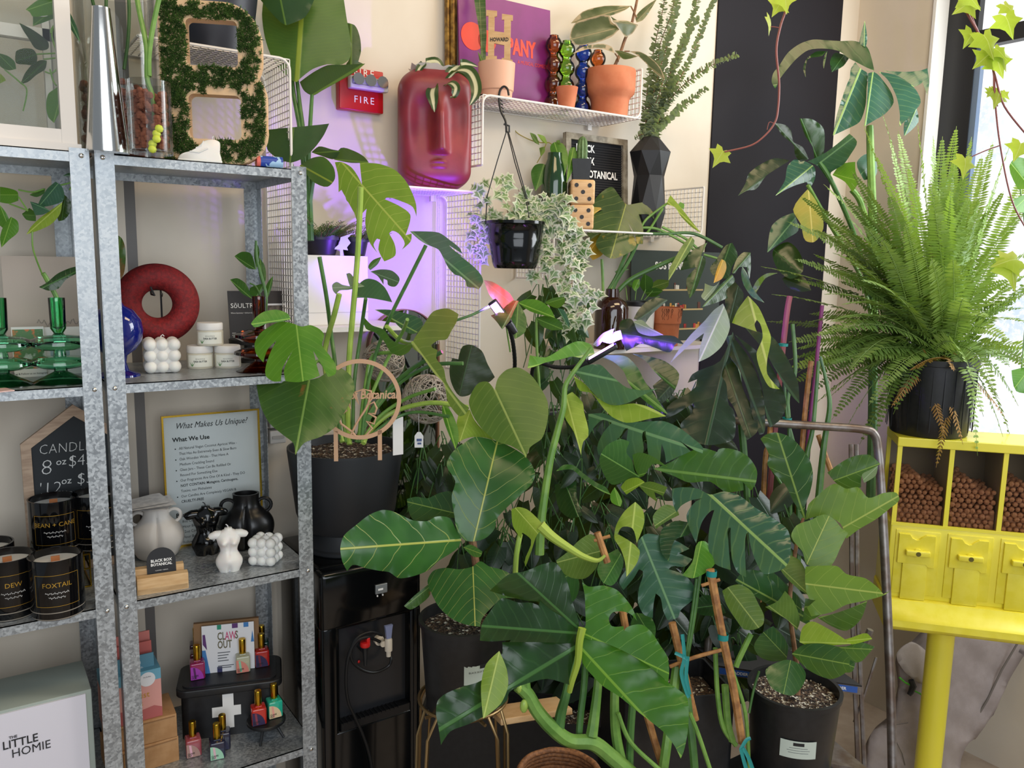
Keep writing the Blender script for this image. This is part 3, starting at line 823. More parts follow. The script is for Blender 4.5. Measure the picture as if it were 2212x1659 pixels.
b.build('gold_edges', GOLD, t, origin=o)
MB().box(rx0, rx1, ry0, ry1, zr-.002, zr).build('top_pane', CLEAR, t, False, origin=o)
MB().box(rx0, rx1, ry0-.001, ry0+.001, ZS[2]+.002, zr).build('front_pane', CLEAR, t, False, origin=o)

# grey gift box
z3 = ZS[3]
bx1 = .178; y = 1.83
t = thing('gift_box', 'large grey and white gift box with black lettering, bottom left', 'box', (bx1-.14, y, z3))
hh = PY(120, 1513, y).z-z3
MB().box(-.16, .14, 0, .15, 0, hh+.006, bev=.002).build('carton', M('grey_green_card', '#9aa39a', .6), t)
MB().box(-.155, .128, -.004, 0, 0, hh).build('white_face', M('lilac_white_card', '#d6d2da', .55), t, False)
b = MB().mesh(text_mesh('THE', .008, bold=.0002), put(-.006, -.005, hh-.056))
b.mesh(text_mesh('LITTLE', .025, bold=.0003, xs=.86), put(.006, -.005, hh-.076)).mesh(text_mesh('HOMIE', .026, bold=0, xs=.88), put(.024, -.005, hh-.098))
b.build('lettering', INK, t, False)
t.rotation_euler = (0, 0, 0)
p = PZ(150, 1700, z3)
lathe_thing('glass_dish', 'small clear glass dish in front of the grey gift box', 'dish', 'bowl', (p.x, YF+.02+.0, z3), [(0,0),(.028,0),(.036,.012),(.038,.030),(.036,.030),(.034,.012),(.026,.003),(0,.003)], CLEAR)

# ------------------------------------------------------------------ right unit, top
zt = ZS[0]
def pebbles(label, ctr, R, z0_, z1_, r, n, seed, box=None):
    rr = random.Random(seed); b = MB(); k = 0
    while k < n:
        a = rr.uniform(0, 2*pi); q = sqrt(rr.uniform(.35, 1))*(R-r)
        b.sphere((ctr[0]+q*cos(a), ctr[1]+q*sin(a), rr.uniform(z0_+r, z1_-r)), r*rr.uniform(.8, 1.1), 8); k += 1
    o = b.build('clay_pebbles', M('shaded_clay_pebble', '#8a4c36', .85, col2='#9c5c44', nscale=90), None, origin=(ctr[0], ctr[1], z0_)); o.location = (ctr[0], ctr[1], z0_)  # clay colour darkened to carry the shade inside the vases
    return tag(o, label, 'pebbles', None, 'stuff')
def gcyl(label, p, R, H):
    return lathe_thing('glass_vase', label, 'vase', 'glass_wall', p, [(0,0),(R,0),(R,H),(R-.0025,H),(R-.0025,.006),(0,.006)], CLEAR, 48)
p1 = Vector((PY(255, 200, 2.0).x, 2.0, zt)); gcyl('tall clear glass cylinder vase of clay pebbles behind the steel vase', p1, .080, .36)
pebbles('brown clay pebbles filling the tall glass cylinder', p1, .077, zt+.006, zt+.175, .0085, 420, 1)
p2 = PZ(327, 333, zt); gcyl('short clear glass cylinder with clay pebbles beside the moss letter', p2, .040, .135)
pebbles('brown clay pebbles in the short glass cylinder', p2, .0375, zt+.005, zt+.122, .0068, 210, 2)
t = thing('philodendron_cutting', 'thick green stems rising from the short glass cylinder', 'plant', (p2.x, p2.y, zt+.06))
d2 = dep(p2); o = t.location
for s_ in ([(335,270,0),(330,210,0),(318,170,0),(316,100,0),(300,20,0),(292,-30,0)], [(322,165,0),(322,120,0),(330,60,0),(345,-10,0)], [(268,150,.12),(276,90,.12),(279,30,.12),(277,-20,.12)], [(222,60,.1),(205,20,.1),(195,-20,.1)], [(228,50,.12),(230,-20,.12)]):
    MB().tube(pxs([(u, v, d2+e) for u, v, e in s_]), .0048 if s_[0][2] == 0 else .0035, 8).build('stem', STEM if s_[0][2] == 0 else STEMD, t, origin=o)
b = MB()
for i in range(5): b.sphere(tuple(P(345-i*4+rnd.uniform(-4, 4), 278+i*11, d2-.034)), (.008, .004, .008), 8)
b.build('root', M('yellow_green_root', '#b9c43a', .5), t, origin=o)
p = PZ(239, 327, zt)
lathe_thing('steel_vase', 'tall tapered brushed steel vase on the top shelf', 'vase', 'body', (p.x, p.y+.03, zt), [(0,0),(.038,0),(.0385,.003),(.0165,.262),(.0165,.266),(.0145,.266),(.014,.2),(0,.19)], CHROME, 48)

# moss letter
pc = PZ(470, 352, zt); yawB = yaw_to_cam(pc)-.16
t = thing('moss_letter', 'large wooden letter B covered in green moss on top of the shelf', 'letter', (pc.x+.005, pc.y+.03, zt), yawB)
m_ = dep(t.location)/F*1.0; wB, hB = 108*m_, 334*m_
w0 = -wB
def Bout():
    r1, r2 = .055, .062; W = wB*2
    q = [(w0, 0), (w0+W-r2-.02, 0)]+arc(w0+W-.075, .075, .075, -pi/2, .15, 8)
    q += arc(w0+W-.075, hB*.42, .075, -.05, .72, 5)+[(w0+W-.020, hB*.53)]+arc(w0+W-.083, hB*.67, .075, -.5, 0, 4)
    q += arc(w0+W-.083, hB-.075, .075, 0, pi/2, 8)+[(w0, hB)]
    return q
holes = [rrect(w0+.055, .052, w0+.160, .143, .012), rrect(w0+.055, .200, w0+.157, .293, .010)]
Bo = Bout(); dB = .035
MB().mesh(curve_mesh([Bo]+holes, dB), put(0, dB/2, 0)).build('wooden_body', M('light_mdf', '#d8b184', .6, col2='#e0bd94', nscale=20), t, False)
b = MB(); r_ = random.Random(5); cnt = 0
V2 = Vector; Bp = [V2(q) for q in Bo]; Hp = [[V2(q) for q in h_] for h_ in holes]
for k in range(26000):
    q = V2((r_.uniform(w0+.004, -w0-.004), r_.uniform(.004, hB-.004)))
    if not inside(q, Bp) or any(inside(q, h_) for h_ in Hp): continue
    if any(min((q-e).length for e in h_) < .006 for h_ in Hp): continue
    if noise.noise(Vector((q.x*24, q.y*24, 3)))+.69*noise.noise(Vector((q.x*70, q.y*70, 9))) < -.24: continue
    ed = min((q-e).length for e in Bp)
    if ed < .005: continue
    a = r_.uniform(0, 2*pi); L = r_.uniform(.004, .010); wv = .0011
    dx, dz = cos(a), sin(a); hgt = r_.uniform(.001, .010)
    b.add([(q.x-dz*wv, 0, q.y+dx*wv), (q.x+dz*wv, 0, q.y-dx*wv), (q.x+dx*L*.5, -hgt, q.y+dz*L*.5), (q.x+dx*L, -hgt*.6, q.y+dz*L)], [(0, 1, 2), (1, 3, 2)])
b.build('moss', M('moss', '#3c5e26', .85, col2='#5c7d34', nscale=60), t, False)
# sneaker candle
p = PZ(436, 352, zt); t = thing('sneaker_candle', 'small white high-top sneaker shaped candle in front of the moss letter', 'candle', (p.x, p.y+.012, zt), yaw_to_cam(p))
prof = [(-.042,0),(.042,0),(.043,.010),(.040,.022),(.041,.036),(.040,.045),(.030,.050),(.012,.047),(.004,.041),(-.008,.030),(-.022,.022),(-.036,.017),(-.043,.010)]
rings = []
for yy, sc in ((-.016, .90), (-.0135, .97), (-.006, 1.0), (.006, 1.0), (.0135, .97), (.016, .90)):
    sp = smooth_poly(prof, 3); rings.append([(q.x*sc, yy, (q.y-.022)*sc+.022 if sc < 1 and q.y > .004 else q.y) for q in sp])
MB().loft(rings).build('shoe', WAX, t, ang=60)
MB().box(-.044, .0435, -.0168, .0168, 0, .008, bev=.003).tube([(-.02,-.0162,.022),(-.002,-.0172,.021),(.016,-.0168,.030)], .0016, 6).tube([(-.008,-.0155,.030),(.002,-.016,.034),(.008,-.016,.045)], .0012, 6).build('sole', WAX, t)
MB().tube([(.026,0,.049),(.026,.001,.056),(.029,.001,.058)], .0012, 6).build('wick', PAPER, t)
# little blue and coral thing lying by the letter
p = PZ(588, 362, zt); t = thing('patterned_tube', 'small blue tube with coral end lying beside the moss letter', 'tube', (p.x, p.y+.02, zt), yaw_to_cam(p)+.2)
RX = Matrix.Translation((0, 0, .013)) @ Matrix.Rotation(pi/2, 4, 'Y')
k = N('blue_swirl'); nz = k.noise(45, 2); MBLUE = k.done(k.bsdf(k.mix(k.smooth(nz.outputs['Fac'], .53, .56), lin('#1c3f9a'), lin('#9cc0e0')), .4).outputs[0])
MB().lathe([(.013,-.02),(.013,.028)], 20, RX).build('sleeve', MBLUE, t)
MB().lathe([(.0128,-.028),(.0128,-.02)], 20, RX).build('end_cap', M('coral', '#d9695c', .5), t)
# dark pot on the wire shelf behind
p = PY(464, 105, 2.09)
lathe_thing('plant_pot', 'dark blue-black plant pot on the wire shelf above the moss letter', 'pot', 'pot', (p.x, 2.10, ZA+.004), [(0,0),(.085,0),(.112,.20),(.116,.20),(.118,.22),(.108,.22),(.104,.18),(0,.17)], M('blue_black_pot', '#1a1d2a', .45), 40)

# ------------------------------------------------------------------ right unit, second shelf
z1 = ZS[1]
p = PZ(268, 814, z1); BLUEG = M('cobalt_glass', '#0c1a70', .06, 0, .8)
lathe_thing('blue_vase', 'cobalt blue round glass vase with slim neck behind the shelf post', 'vase', 'glass_body', (p.x-.008, p.y+.02, z1), [(0,0),(.044,0),(.043,.004),(.022,.012),(.017,.030),(.020,.045),(.038,.058),(.051,.078),(.054,.100),(.050,.122),(.036,.142),(.018,.152),(.011,.165),(.009,.21),(.011,.255),(.009,.255),(.007,.2),(0,.19)], BLUEG, 48)
t = thing('leaf_stem', 'single green leaf standing in the cobalt blue vase', 'plant', (p.x-.008, p.y+.02, z1+.20)); o = t.location
b = MB(); patch(b, c(0, 0, (795,1600),(830,1625),(855,1690),(850,1850),(830,1900),(800,1925),(770,1850),(765,1700)), c(0, 0, (790,1925),(820,1610)), 1.80, 1.80, fold=.3); b.build('leaf', LEAF['damaged'], t, ang=180, origin=o)
MB().tube([o, P(250, 612, 1.78)], .002, 6).build('stem', STEM, t, origin=o)
# coiled red ring on stand
p = Vector((PY(345, 780, 2.03).x, 2.03, z1)); d_ = dep(p); m_ = d_/F
zc_ = PY(345, 656, 2.03).z-z1
t = thing('red_coil_ring', 'coiled dark red rope ring standing on a thin black metal stand', 'sculpture', p, yaw_to_cam(p)+.05)
Ro, Ri = 84*m_, 31*m_; mid, hw = (Ro+Ri)/2, (Ro-Ri)/2; vs = []; fs = []; na, nb = 96, 76
for i in range(na):
    a = 2*pi*i/na
    for j in range(nb):
        q = 2*pi*j/nb; rr = 1+.045*cos(j*pi) ; R_ = mid+hw*cos(q)*rr
        vs.append((R_*cos(a), .016*sin(q)*rr*(1+.25*noise.noise(Vector((i*.9, j*.7, 0)))*.3), zc_+R_*sin(a)))
for i in range(na):
    for j in range(nb):
        fs.append((i*nb+j, ((i+1) % na)*nb+j, ((i+1) % na)*nb+(j+1) % nb, i*nb+(j+1) % nb))
MB().add(vs, fs).build('coil', M('red_rope', '#8c1518', .7, col2='#6e1014', nscale=160, bump=.5, bscale=300), t, ang=180)
b = MB().tube([(.010,.020,.006),(.010,.020,zc_+.030),(.010,-.012,zc_+.018),(.010,-.026,zc_+.024)], .0022, 7)
b.tube([(-.012,.020,zc_+.032),(-.012,-.012,zc_+.022),(-.006,-.024,zc_+.020),(-.014,-.028,zc_+.040)], .0022, 7).tube([(.010,.020,zc_+.032),(-.012,.020,zc_+.032)], .0022, 7)
b.build('hook', M('black_iron', '#1c1c1e', .5), t)
MB().box(-.03, .035, .0, .04, 0, .008).build('base', M('cream_base', '#c9bdae', .5), t, False)
def bubble(label, u, v, z, s, turn, back=0.0):
    p = PZ(u, v, z); t = thing('bubble_candle', label, 'candle', (p.x, p.y+s*1.2+back, z), yaw_to_cam(p)+turn, 'white bubble candles')
    b = MB()
    for i in range(3):
        for j in range(3):
            for k_ in range(3): b.sphere(((i-1)*s*.95, (j-1)*s*.95, s*.54+k_*s*.95), s*.56, 16)
    b.box(-s*1.2, s*1.2, -s*1.2, s*1.2, .002, s*2.6)
    b.build('wax', WAX, t, ang=180)
    MB().tube([(0,0,s*2.9),(0,0,s*3.12),(.004,0,s*3.25),(.007,0,s*3.1)], .0012, 6).build('wick', PAPER, t)
    return t
bubble('white bubble cube candle in front of the red ring', 357, 806, z1, .0258, .06)
JAR2 = M('cream_jar', '#cbc6b4', .25)
def jar(label, p):
    t = thing('cosmetic_jar', label, 'jar', p, yaw_to_cam(p), 'small shea butter jars')
    MB().lathe([(0,0),(.0285,0),(.030,.003),(.030,.034),(.027,.037),(0,.037)], 36).build('glass_jar', JAR2, t)
    MB().lathe([(0,.0365),(.0292,.0365),(.0296,.039),(.0296,.051),(.028,.053),(0,.053)], 36).build('lid', M('white_lid', '#dcdad6', .45), t)
    b = MB(); a0 = -pi/2; n_ = 14
    vs = [(.0304*cos(a0-1+2*i/n_), .0304*sin(a0-1+2*i/n_), z_) for i in range(n_+1) for z_ in (.005, .032)]
    b.add(vs, [(2*i, 2*i+2, 2*i+3, 2*i+1) for i in range(n_)]); b.build('paper_label', M('label_paper', '#dfe0d4', .6), t)
    b = MB(); wrap(b, text_mesh('WHIPPED', .0036, space=1.5), .0306, .022); wrap(b, text_mesh('SHEA BUTTER', .0058, bold=.0001, xs=.85), .0306, .0155)
    b.build('lettering', INK, t, False)
    b = MB()
    for q in (-.5, 0, .5): b.add([(.0307*cos(a0-.62+x), .0307*sin(a0-.62+x), z_) for x, z_ in ((-.05, .006), (.05, .006), (q*.5, .017))], [(0, 1, 2)])
    b.build('leaf_print', M('print_green', '#5f8a5a', .6), t, False)
    return t
pa, pb = PZ(440, 797, z1)+Vector((0, .03, 0)), PZ(500, 796, z1)+Vector((0, .03, 0))
jar('shea butter jar at the lower left of the three', pa); jar('shea butter jar at the lower right of the three', pb)
pt = (pa+pb)/2+Vector((-.007, .002, .0535)); jar('shea butter jar standing on top of the other two', pt)
# brochures on a small black stand
p = PZ(560, 790, z1); ys = 2.06
sx = PY(527, 735, ys).x; sz = PY(530, 732, ys).z-z1
t = thing('display_stand', 'small round black display stand under the dark brochures', 'stand', (sx+.01, ys, z1))
MB().lathe([(0,0),(.032,0),(.032,.005),(.010,.010),(.010,sz-.012),(.045,sz-.012),(.046,sz),(0,sz)], 32).build('stand_body', M('matt_black', '#161617', .55), t)
def brochure(label, u0, u1, vt, yy, mat, lines, pic=False):
    x0, x1 = PY(u0, 680, yy).x, PY(u1, 680, yy).x; zb = z1+sz+.002; h = PY((u0+u1)/2, vt, yy).z-zb
    t = thing('brochure', label, 'brochure', ((x0+x1)/2, yy, zb), 0, 'dark brochures', tilt=-.12); w = (x1-x0)/2
    MB().box(-w, w, 0, .002, 0, h).build('card', mat, t, False)
    if lines:
        b = MB()
        for s_, sz_, zf in lines: b.mesh(text_mesh(s_, sz_, 'LEFT'), put(-w*.86, -.0006, h*zf))
        b.build('lettering', WHITEINK, t, False)
    if pic:
        MB().box(-w*.6, w*.75, -.0008, 0, h*.05, h*.72).build('photo_border', PAPER, t, False)
        MB().box(-w*.5, w*.65, -.0014, -.0008, h*.12, h*.68).build('photo', M('brown_photo', '#8a7a68', .5, col2='#3a302a', nscale=30), t, False)
brochure('black brochure with a framed photo, behind the green cutting', 556, 630, 628, 2.085, M('dark_brown_card', '#332b28', .6), None, True)
brochure('black brochure with white lettering beside the shea butter jars', 496, 560, 628, 2.065, M('charcoal_card', '#2c2a2b', .6),
    [('S\u014dULTRY', .0165, .64), ('Where Sanctuary + Selfcare Collide', .0042, .52), ('www.soultry.com', .0042, .10), ('Follow us on IG @soultry', .0042, .05)])
# zz cutting in the amber vase
t = thing('zz_cutting', 'young green cutting with oval leaves above the dark brochures', 'plant', tuple(PZ(566, 760, z1+.04))); o = t.location
d_ = 1.93
MB().tube(pxs([(572,690,d_),(575,640,d_),(563,590,d_),(555,560,d_),(553,520,d_)]), [.004, .003], 7).build('stem', STEMD, t, origin=o)
MB().tube(pxs([(569,655,d_),(555,622,d_),(540,612,d_)]), .002, 6).build('stem', STEMD, t, origin=o)
for pl, rib in ((c(0,525,(1600,90),(1650,60),(1710,70),(1745,180),(1700,175),(1640,130)), ((1745,180),(1605,90))), (c(0,525,(1570,250),(1620,240),(1680,280),(1720,380),(1660,350),(1610,300)), ((1720,380),(1572,252))),
    (c(0,525,(1740,-20),(1770,40),(1765,120),(1748,180),(1735,100)), ((1748,180),(1750,-20))), (c(0,525,(1770,100),(1805,150),(1815,250),(1790,290),(1765,200)), ((1792,290),(1775,105))),
    (c(0,525,(1705,310),(1760,285),(1805,275),(1790,330),(1740,380),(1710,350)), ((1740,380),(1800,280))), (c(0,525,(1865,225),(1855,300),(1830,370),(1815,300),(1840,250)), ((1820,370),(1860,228)))):
    b = MB(); patch(b, pl, [(q[0]*K, 525+q[1]*K) for q in rib], d_, d_+.01, fold=.35, dens=7); b.build('leaf', LEAF['mid'], t, ang=180, origin=o)

# ------------------------------------------------------------------ right unit, third shelf
z2 = ZS[2]
y = 2.10; x0_, x1_ = PY(349, 900, y).x, PY(561, 890, y).x
zt_ = PY(455, 892, y).z-z2
t = thing('framed_notice', 'gold framed white notice about the candles, behind the vases', 'sign', ((x0_+x1_)/2, y, z2), tilt=-.03)
w = (x1_-x0_)/2
fr = [(-w, 0), (w, 0), (w, zt_), (-w, zt_)]; inn = [(-w+.004, .004), (w-.004, .004), (w-.004, zt_-.004), (-w+.004, zt_-.004)]
MB().mesh(curve_mesh([fr, inn], .012), put(0, 0, 0)).build('frame', GOLD, t, False)
MB().box(-w+.003, w-.003, .001, .003, .003, zt_-.003).build('sheet', M('notice_paper', '#ececef', .5), t, False)
MB().box(-w+.003, w-.003, -.0035, -.003, .003, zt_-.003).build('pane', CLEAR, t, False)
b = MB(); Z = lambda k: zt_*(1-k)
b.mesh(text_mesh('What Makes Us Unique?', .0215, shear=.35, xs=.82), put(0, .0005, Z(.105)))
b.mesh(text_mesh('What We Use', .0150, 'LEFT', bold=.0004), put(-w*.80, .0005, Z(.20)))
bul = ['All Natural Vegan Coconut Apricot Wax -', 'That Has An Extremely Even & Slow Burn', 'Oak Wooden Wicks - That Have A', 'Medium Crackling Sound', 'Glass Jars - These Can Be Refilled Or', 'Reused For Something Else', 'Our Fragrances Are One Of A Kind - They DO', 'NOT CONTAIN: Mutagens, Carcinogens,', 'Toxins, nor Phthalates', 'Our Candles Are Completely VEGAN &', 'CRUELTY-FREE']
for i, s_ in enumerate(bul):
    b.mesh(text_mesh(s_, .0096, 'LEFT', xs=.86, bold=.00015 if 'NOT C' in s_ or 'CRU' in s_ else 0), put(-w*.68, .0005, Z(.262+i*.0405)))
    if i in (0, 2, 4, 6, 9): b.lathe([(0,0),(.0016,0),(.0016,.0004),(0,.0004)], 8, put(-w*.75, .0005, Z(.255+i*.0405)))
b.mesh(text_mesh('Burn Time', .0150, 'LEFT', bold=.0004), put(-w*.80, .0005, Z(.775)))
for i, s_ in enumerate(['8oz Container     35-50', 'Hour Burn', '12oz Container     55-70', 'Hour Burn', 'Follow us on IG']):
    b.mesh(text_mesh(s_, .0098, 'LEFT', xs=.9), put(-w*.68, .0005, Z(.82+i*.0405)))
b.build('lettering', INK, t, False)

def body_vase(label, u, v, mat, s=1.0, turn=0, back=.05):
    """two-handled vase with a cleft round body"""
    p = PZ(u, v, z2); t = thing('handled_vase', label, 'vase', (p.x, p.y+back, z2), yaw_to_cam(p)+turn); k = s
    zr = [(0,.040),(.006,.046),(.02,.053),(.035,.060),(.05,.0625),(.065,.060),(.08,.051),(.092,.038),(.102,.031),(.115,.029),(.128,.030),(.1295,.030)]
    rings = []; n = 56
    for z_, r in spline([(a, b_, 0) for a, b_ in zr], 4) and [(q[0], q[1]) for q in spline([(a, b_, 0) for a, b_ in zr], 4)]:
        rg = []
        for i in range(n):
            a = 2*pi*i/n; x, y_ = cos(a), sin(a)
            dpt = exp(-(x/.10)**2)*(.22*exp(-((z_-.085)/.03)**2)+.25*exp(-((z_-.005)/.03)**2)+.10*exp(-((z_-.045)/.03)**2))
            ry = r*.80*(1-dpt) if y_ < 0 else r*.80
            rg.append((x*r*k, y_*ry*k, z_*k))
        rings.append(rg)
    top = rings[-1]
    rings.append([(x*.86, y_*.86, z_) for x, y_, z_ in top]); rings.append([(x*.84, y_*.84, z_-.02*k) for x, y_, z_ in top]); rings.append([(x*.5, y_*.5, z_-.021*k) for x, y_, z_ in top])
    MB().loft(rings).build('body', mat, t, ang=70)
    for sx in (-1, 1):
        MB().tube([(sx*(.040+.016*cos(a))*k, 0, (.100+.016*sin(a))*k) for a in [i*2*pi/20 for i in range(20)]], .0042*k, 8, closed=True).build('handle', mat, t)
    return t
WCER = M('white_ceramic', '#cfc9c2', .5); BCER = M('black_ceramic', '#111112', .32)
wv = body_vase('white two-handled vase with a stack of papers on its mouth', 350, 1216, WCER, 1.0, .05)
bv = body_vase('matt black two-handled vase at the right of the shelf', 547, 1193, BCER, 1.08, -.05)
pz = wv.location+Vector((-.018, -.005, .131)); r_ = random.Random(3)
for i in range(4):
    t = thing('paper_sheet', 'printed paper sheet in the loose stack on the white vase', 'paper', pz+Vector((r_.uniform(-.008, .012), r_.uniform(-.006, .006), i*.0034)), .15*i-.3, 'paper stack')
    q = MB(); vs = []
    for a in range(7):
        for e in range(5): vs.append((-.052+a*.0173, -.042+e*.021, .0008+.0022*sin(a*.9+i)*(e/4)+.0015*e/4))
    q.add(vs, [(a*5+e, (a+1)*5+e, (a+1)*5+e+1, a*5+e+1) for a in range(6) for e in range(4)])
    o_ = q.build('sheet', M('printed_paper', '#eae6e2', .6, col2='#cfcbc8', nscale=55), t)
def torso(label, u, v, mat, H, turn=0):
    p = PZ(u, v, z2); t = thing('torso_candle', label, 'candle', (p.x, p.y+.02, z2), yaw_to_cam(p)+turn)
    zr = [(0,.215,.16),(.06,.235,.18),(.16,.28,.2),(.27,.285,.205),(.38,.23,.17),(.47,.185,.145),(.56,.195,.15),(.66,.235,.17),(.76,.26,.17),(.84,.28,.15),(.90,.24,.12),(.94,.15,.10),(.97,.09,.085),(1.0,.08,.08)]
    rings = []; n = 48
    for z_, rx, ry in [tuple(q) for q in spline([Vector(q) for q in zr], 4)]:
        rg = []
        for i in range(n):
            a = 2*pi*i/n; x, y_ = rx*cos(a), ry*sin(a)
            if y_ < 0:
                for sx in (-1, 1): y_ -= .12*exp(-(((x-sx*.115)/.075)**2+((z_-.70)/.075)**2))
                y_ += .05*exp(-(x/.03)**2)*exp(-((z_-.62)/.16)**2)+.10*exp(-(x/.035)**2)*exp(-((z_-.03)/.11)**2)
                y_ += .03*exp(-((x/.02)**2+((z_-.40)/.025)**2))-.04*exp(-((x/.14)**2+((z_-.30)/.12)**2))
            rg.append((x*H, y_*H, z_*H))
        rings.append(rg)
    MB().loft(rings).build('body', mat, t, ang=180)
    for sx in (-1, 1):
        MB().tube([(sx*.16*H, 0, .85*H), (sx*.27*H, -.01*H, .855*H), (sx*.37*H, -.02*H, .83*H), (sx*.40*H, -.02*H, .81*H)], [.10*H, .095*H, .075*H, .05*H], 14).build('arm_stump', mat, t)
    MB().tube([(0,0,.99*H),(-.01*H,0,1.05*H),(-.05*H,0,1.08*H)], .0012, 6).build('wick', PAPER if mat is WAX else INK, t)
torso('glossy black female torso candle between the two vases', 452, 1201, BLACKGL, .122, .15)
torso('white female torso candle standing in front of the black vase', 501, 1238, WAX, .104, .0)
bubble('white bubble cube candle beside the right shelf post', 582, 1222, z2, .0225, -.40)
p0_, p1_ = PZ(297, 1287, z2), PZ(408, 1270, z2); mid = (p0_+p1_)/2; ya = atan2(p1_.y-p0_.y, p1_.x-p0_.x); L = (p1_-p0_).length
t = thing('card_holder', 'small wooden block holding business cards, front of the third shelf', 'card holder', mid, ya)
MB().box(-L/2, L/2, 0, .022, 0, .036, bev=.001).box(-L/2-.003, L/2-.006, .030, .050, 0, .047, bev=.001).box(-L/2, L/2-.002, .0, .049, 0, .012).build('block', PALEWOOD, t, False)
t2 = thing('business_card', 'black arched card with white lettering standing in the wooden block', 'card', mid+Vector((cos(ya)*.0-sin(ya)*.026, sin(ya)*.0+cos(ya)*.026, .0125)), ya, tilt=-.08)
cw, ch = .0295, .078; pl = [(-cw, 0), (cw, 0)]+arc(0, ch-cw, cw, 0, pi, 16)
MB().mesh(curve_mesh([pl], .0015), put(0, 0, 0)).build('card', BLKCARD, t2, False)
b = MB().mesh(text_mesh('BLACK BOX', .0085, bold=.0003, xs=.92), put(0, -.0012, .047)).mesh(text_mesh('BOTANICAL', .0085, bold=.0003, xs=.92), put(0, -.0012, .0385)).mesh(text_mesh('PLANTERS + DESIGN', .0028), put(0, -.0012, .027))
b.build('lettering', WHITEINK, t2, False)

# ------------------------------------------------------------------ right unit, bottom shelf
pL, pR = PZ(393, 1602, z3), PZ(603, 1573, z3)
ya = atan2(pR.y-pL.y, pR.x-pL.x); L = (pR-pL).length; mid = (pL+pR)/2
hb = .125
t = thing('tin_box', 'black lidded box with a white cross, holding up nail polish', 'box', mid, ya)
MB().mesh(curve_mesh([rrect(-L/2, 0, L/2, .125, .02)], hb), Matrix.Translation((0, 0, hb/2))).build('body', BLACKPL, t)
MB().mesh(curve_mesh([rrect(-L/2-.006, -.006, L/2+.006, .131, .022)], .012, .004), Matrix.Translation((0, 0, hb))).mesh(curve_mesh([rrect(-L/2+.004, .004, L/2-.004, .121, .018)], .018), Matrix.Translation((0, 0, hb+.004))).build('lid', BLACKPL, t)
zl = z3+hb+.013
crs = [(-.013,-.045),(.013,-.045),(.013,-.013),(.030,-.013),(.030,.013),(.013,.013),(.013,.045),(-.013,.045),(-.013,.013),(-.038,.013),(-.038,-.013),(-.013,-.013)]
MB().mesh(curve_mesh([[(a-.005, b_+.066) for a, b_ in crs]], .001), put(0, -.0012, 0)).build('white_cross', WHITEINK, t, False)
LP = lambda x, y_, z_: mid+Vector((x*cos(ya)-y_*sin(ya), x*sin(ya)+y_*cos(ya), z_-z3))
# card sign and cardboard on the lid
yy = .065
t = thing('cardboard_backing', 'brown cardboard piece behind the colourful card', 'cardboard', LP(-.005, yy+.016, zl), ya, tilt=-.06)
MB().box(-.082, .076, 0, .012, 0, .125).build('card', M('brown_cardboard', '#8a6846', .8), t, False)
t = thing('display_card', 'white card with coloured stripes and lettering above the nail polish', 'card', LP(-.004, yy, zl), ya, tilt=-.10)
w, h = .063, .122
MB().box(-w, w, 0, .002, 0, h).build('card', PAPER, t, False)
b = MB().mesh(text_mesh('CL', .028, 'LEFT', xs=.58, bold=.0006), put(-.026, -.0008, h*.68)).mesh(text_mesh('S', .028, 'LEFT', xs=.62, bold=.0006), put(.0165, -.0008, h*.68)).mesh(text_mesh('OUT', .028, 'LEFT', xs=.58, bold=.0006), put(-.026, -.0008, h*.50))
b.build('lettering', M('olive_ink', '#6b6348', .6), t, False)
MB().mesh(text_mesh('AW', .030, 'LEFT', xs=.52, bold=.0003), put(-.0075, -.0010, h*.67)).build('pink_lettering', M('pink_ink', '#c94a78', .6), t, False)
for nm, hx, rects in (('blue_stripe', '#3a78b4', [[(-w,.0),(-w+.018,0),(-w+.008,.06),(-w,.06)],[(.038,h-.012),(.050,h-.012),(.050,h),(.038,h)],[(w-.008,.07),(w,.07),(w-.004,.1)]]), ('purple_stripe', '#5a2a6a', [[(-w+.002,.075),(-w+.012,.06),(-w+.008,.10),(-w+.002,.10)],[(.010,h-.012),(.024,h-.012),(.024,h),(.010,h)]]), ('green_stripe', '#1f8a6a', [[(-.026,h-.012),(-.016,h-.012),(-.016,h),(-.026,h)]]), ('navy_stripe', '#2a2a5a', [[(-.028,0),(-.016,0),(-.016,.014),(-.028,.014)]])):
    b = MB()
    for q in rects: b.add([(x, -.0006, z_) for x, z_ in q], [tuple(range(len(q)))])
    b.build(nm, M(nm, hx, .6), t, False)
b = MB()
for i, s_ in enumerate((.03, .026, .022, .026)): b.box(-.026, -.026+s_, -.0008, -.0004, h*.40-i*.007, h*.40-i*.007+.002)
b.box(-.026, .012, -.0008, -.0004, h*.12, h*.12+.002).box(-.026, .006, -.0008, -.0004, h*.08, h*.08+.002).build('small_print', INKG, t, False)
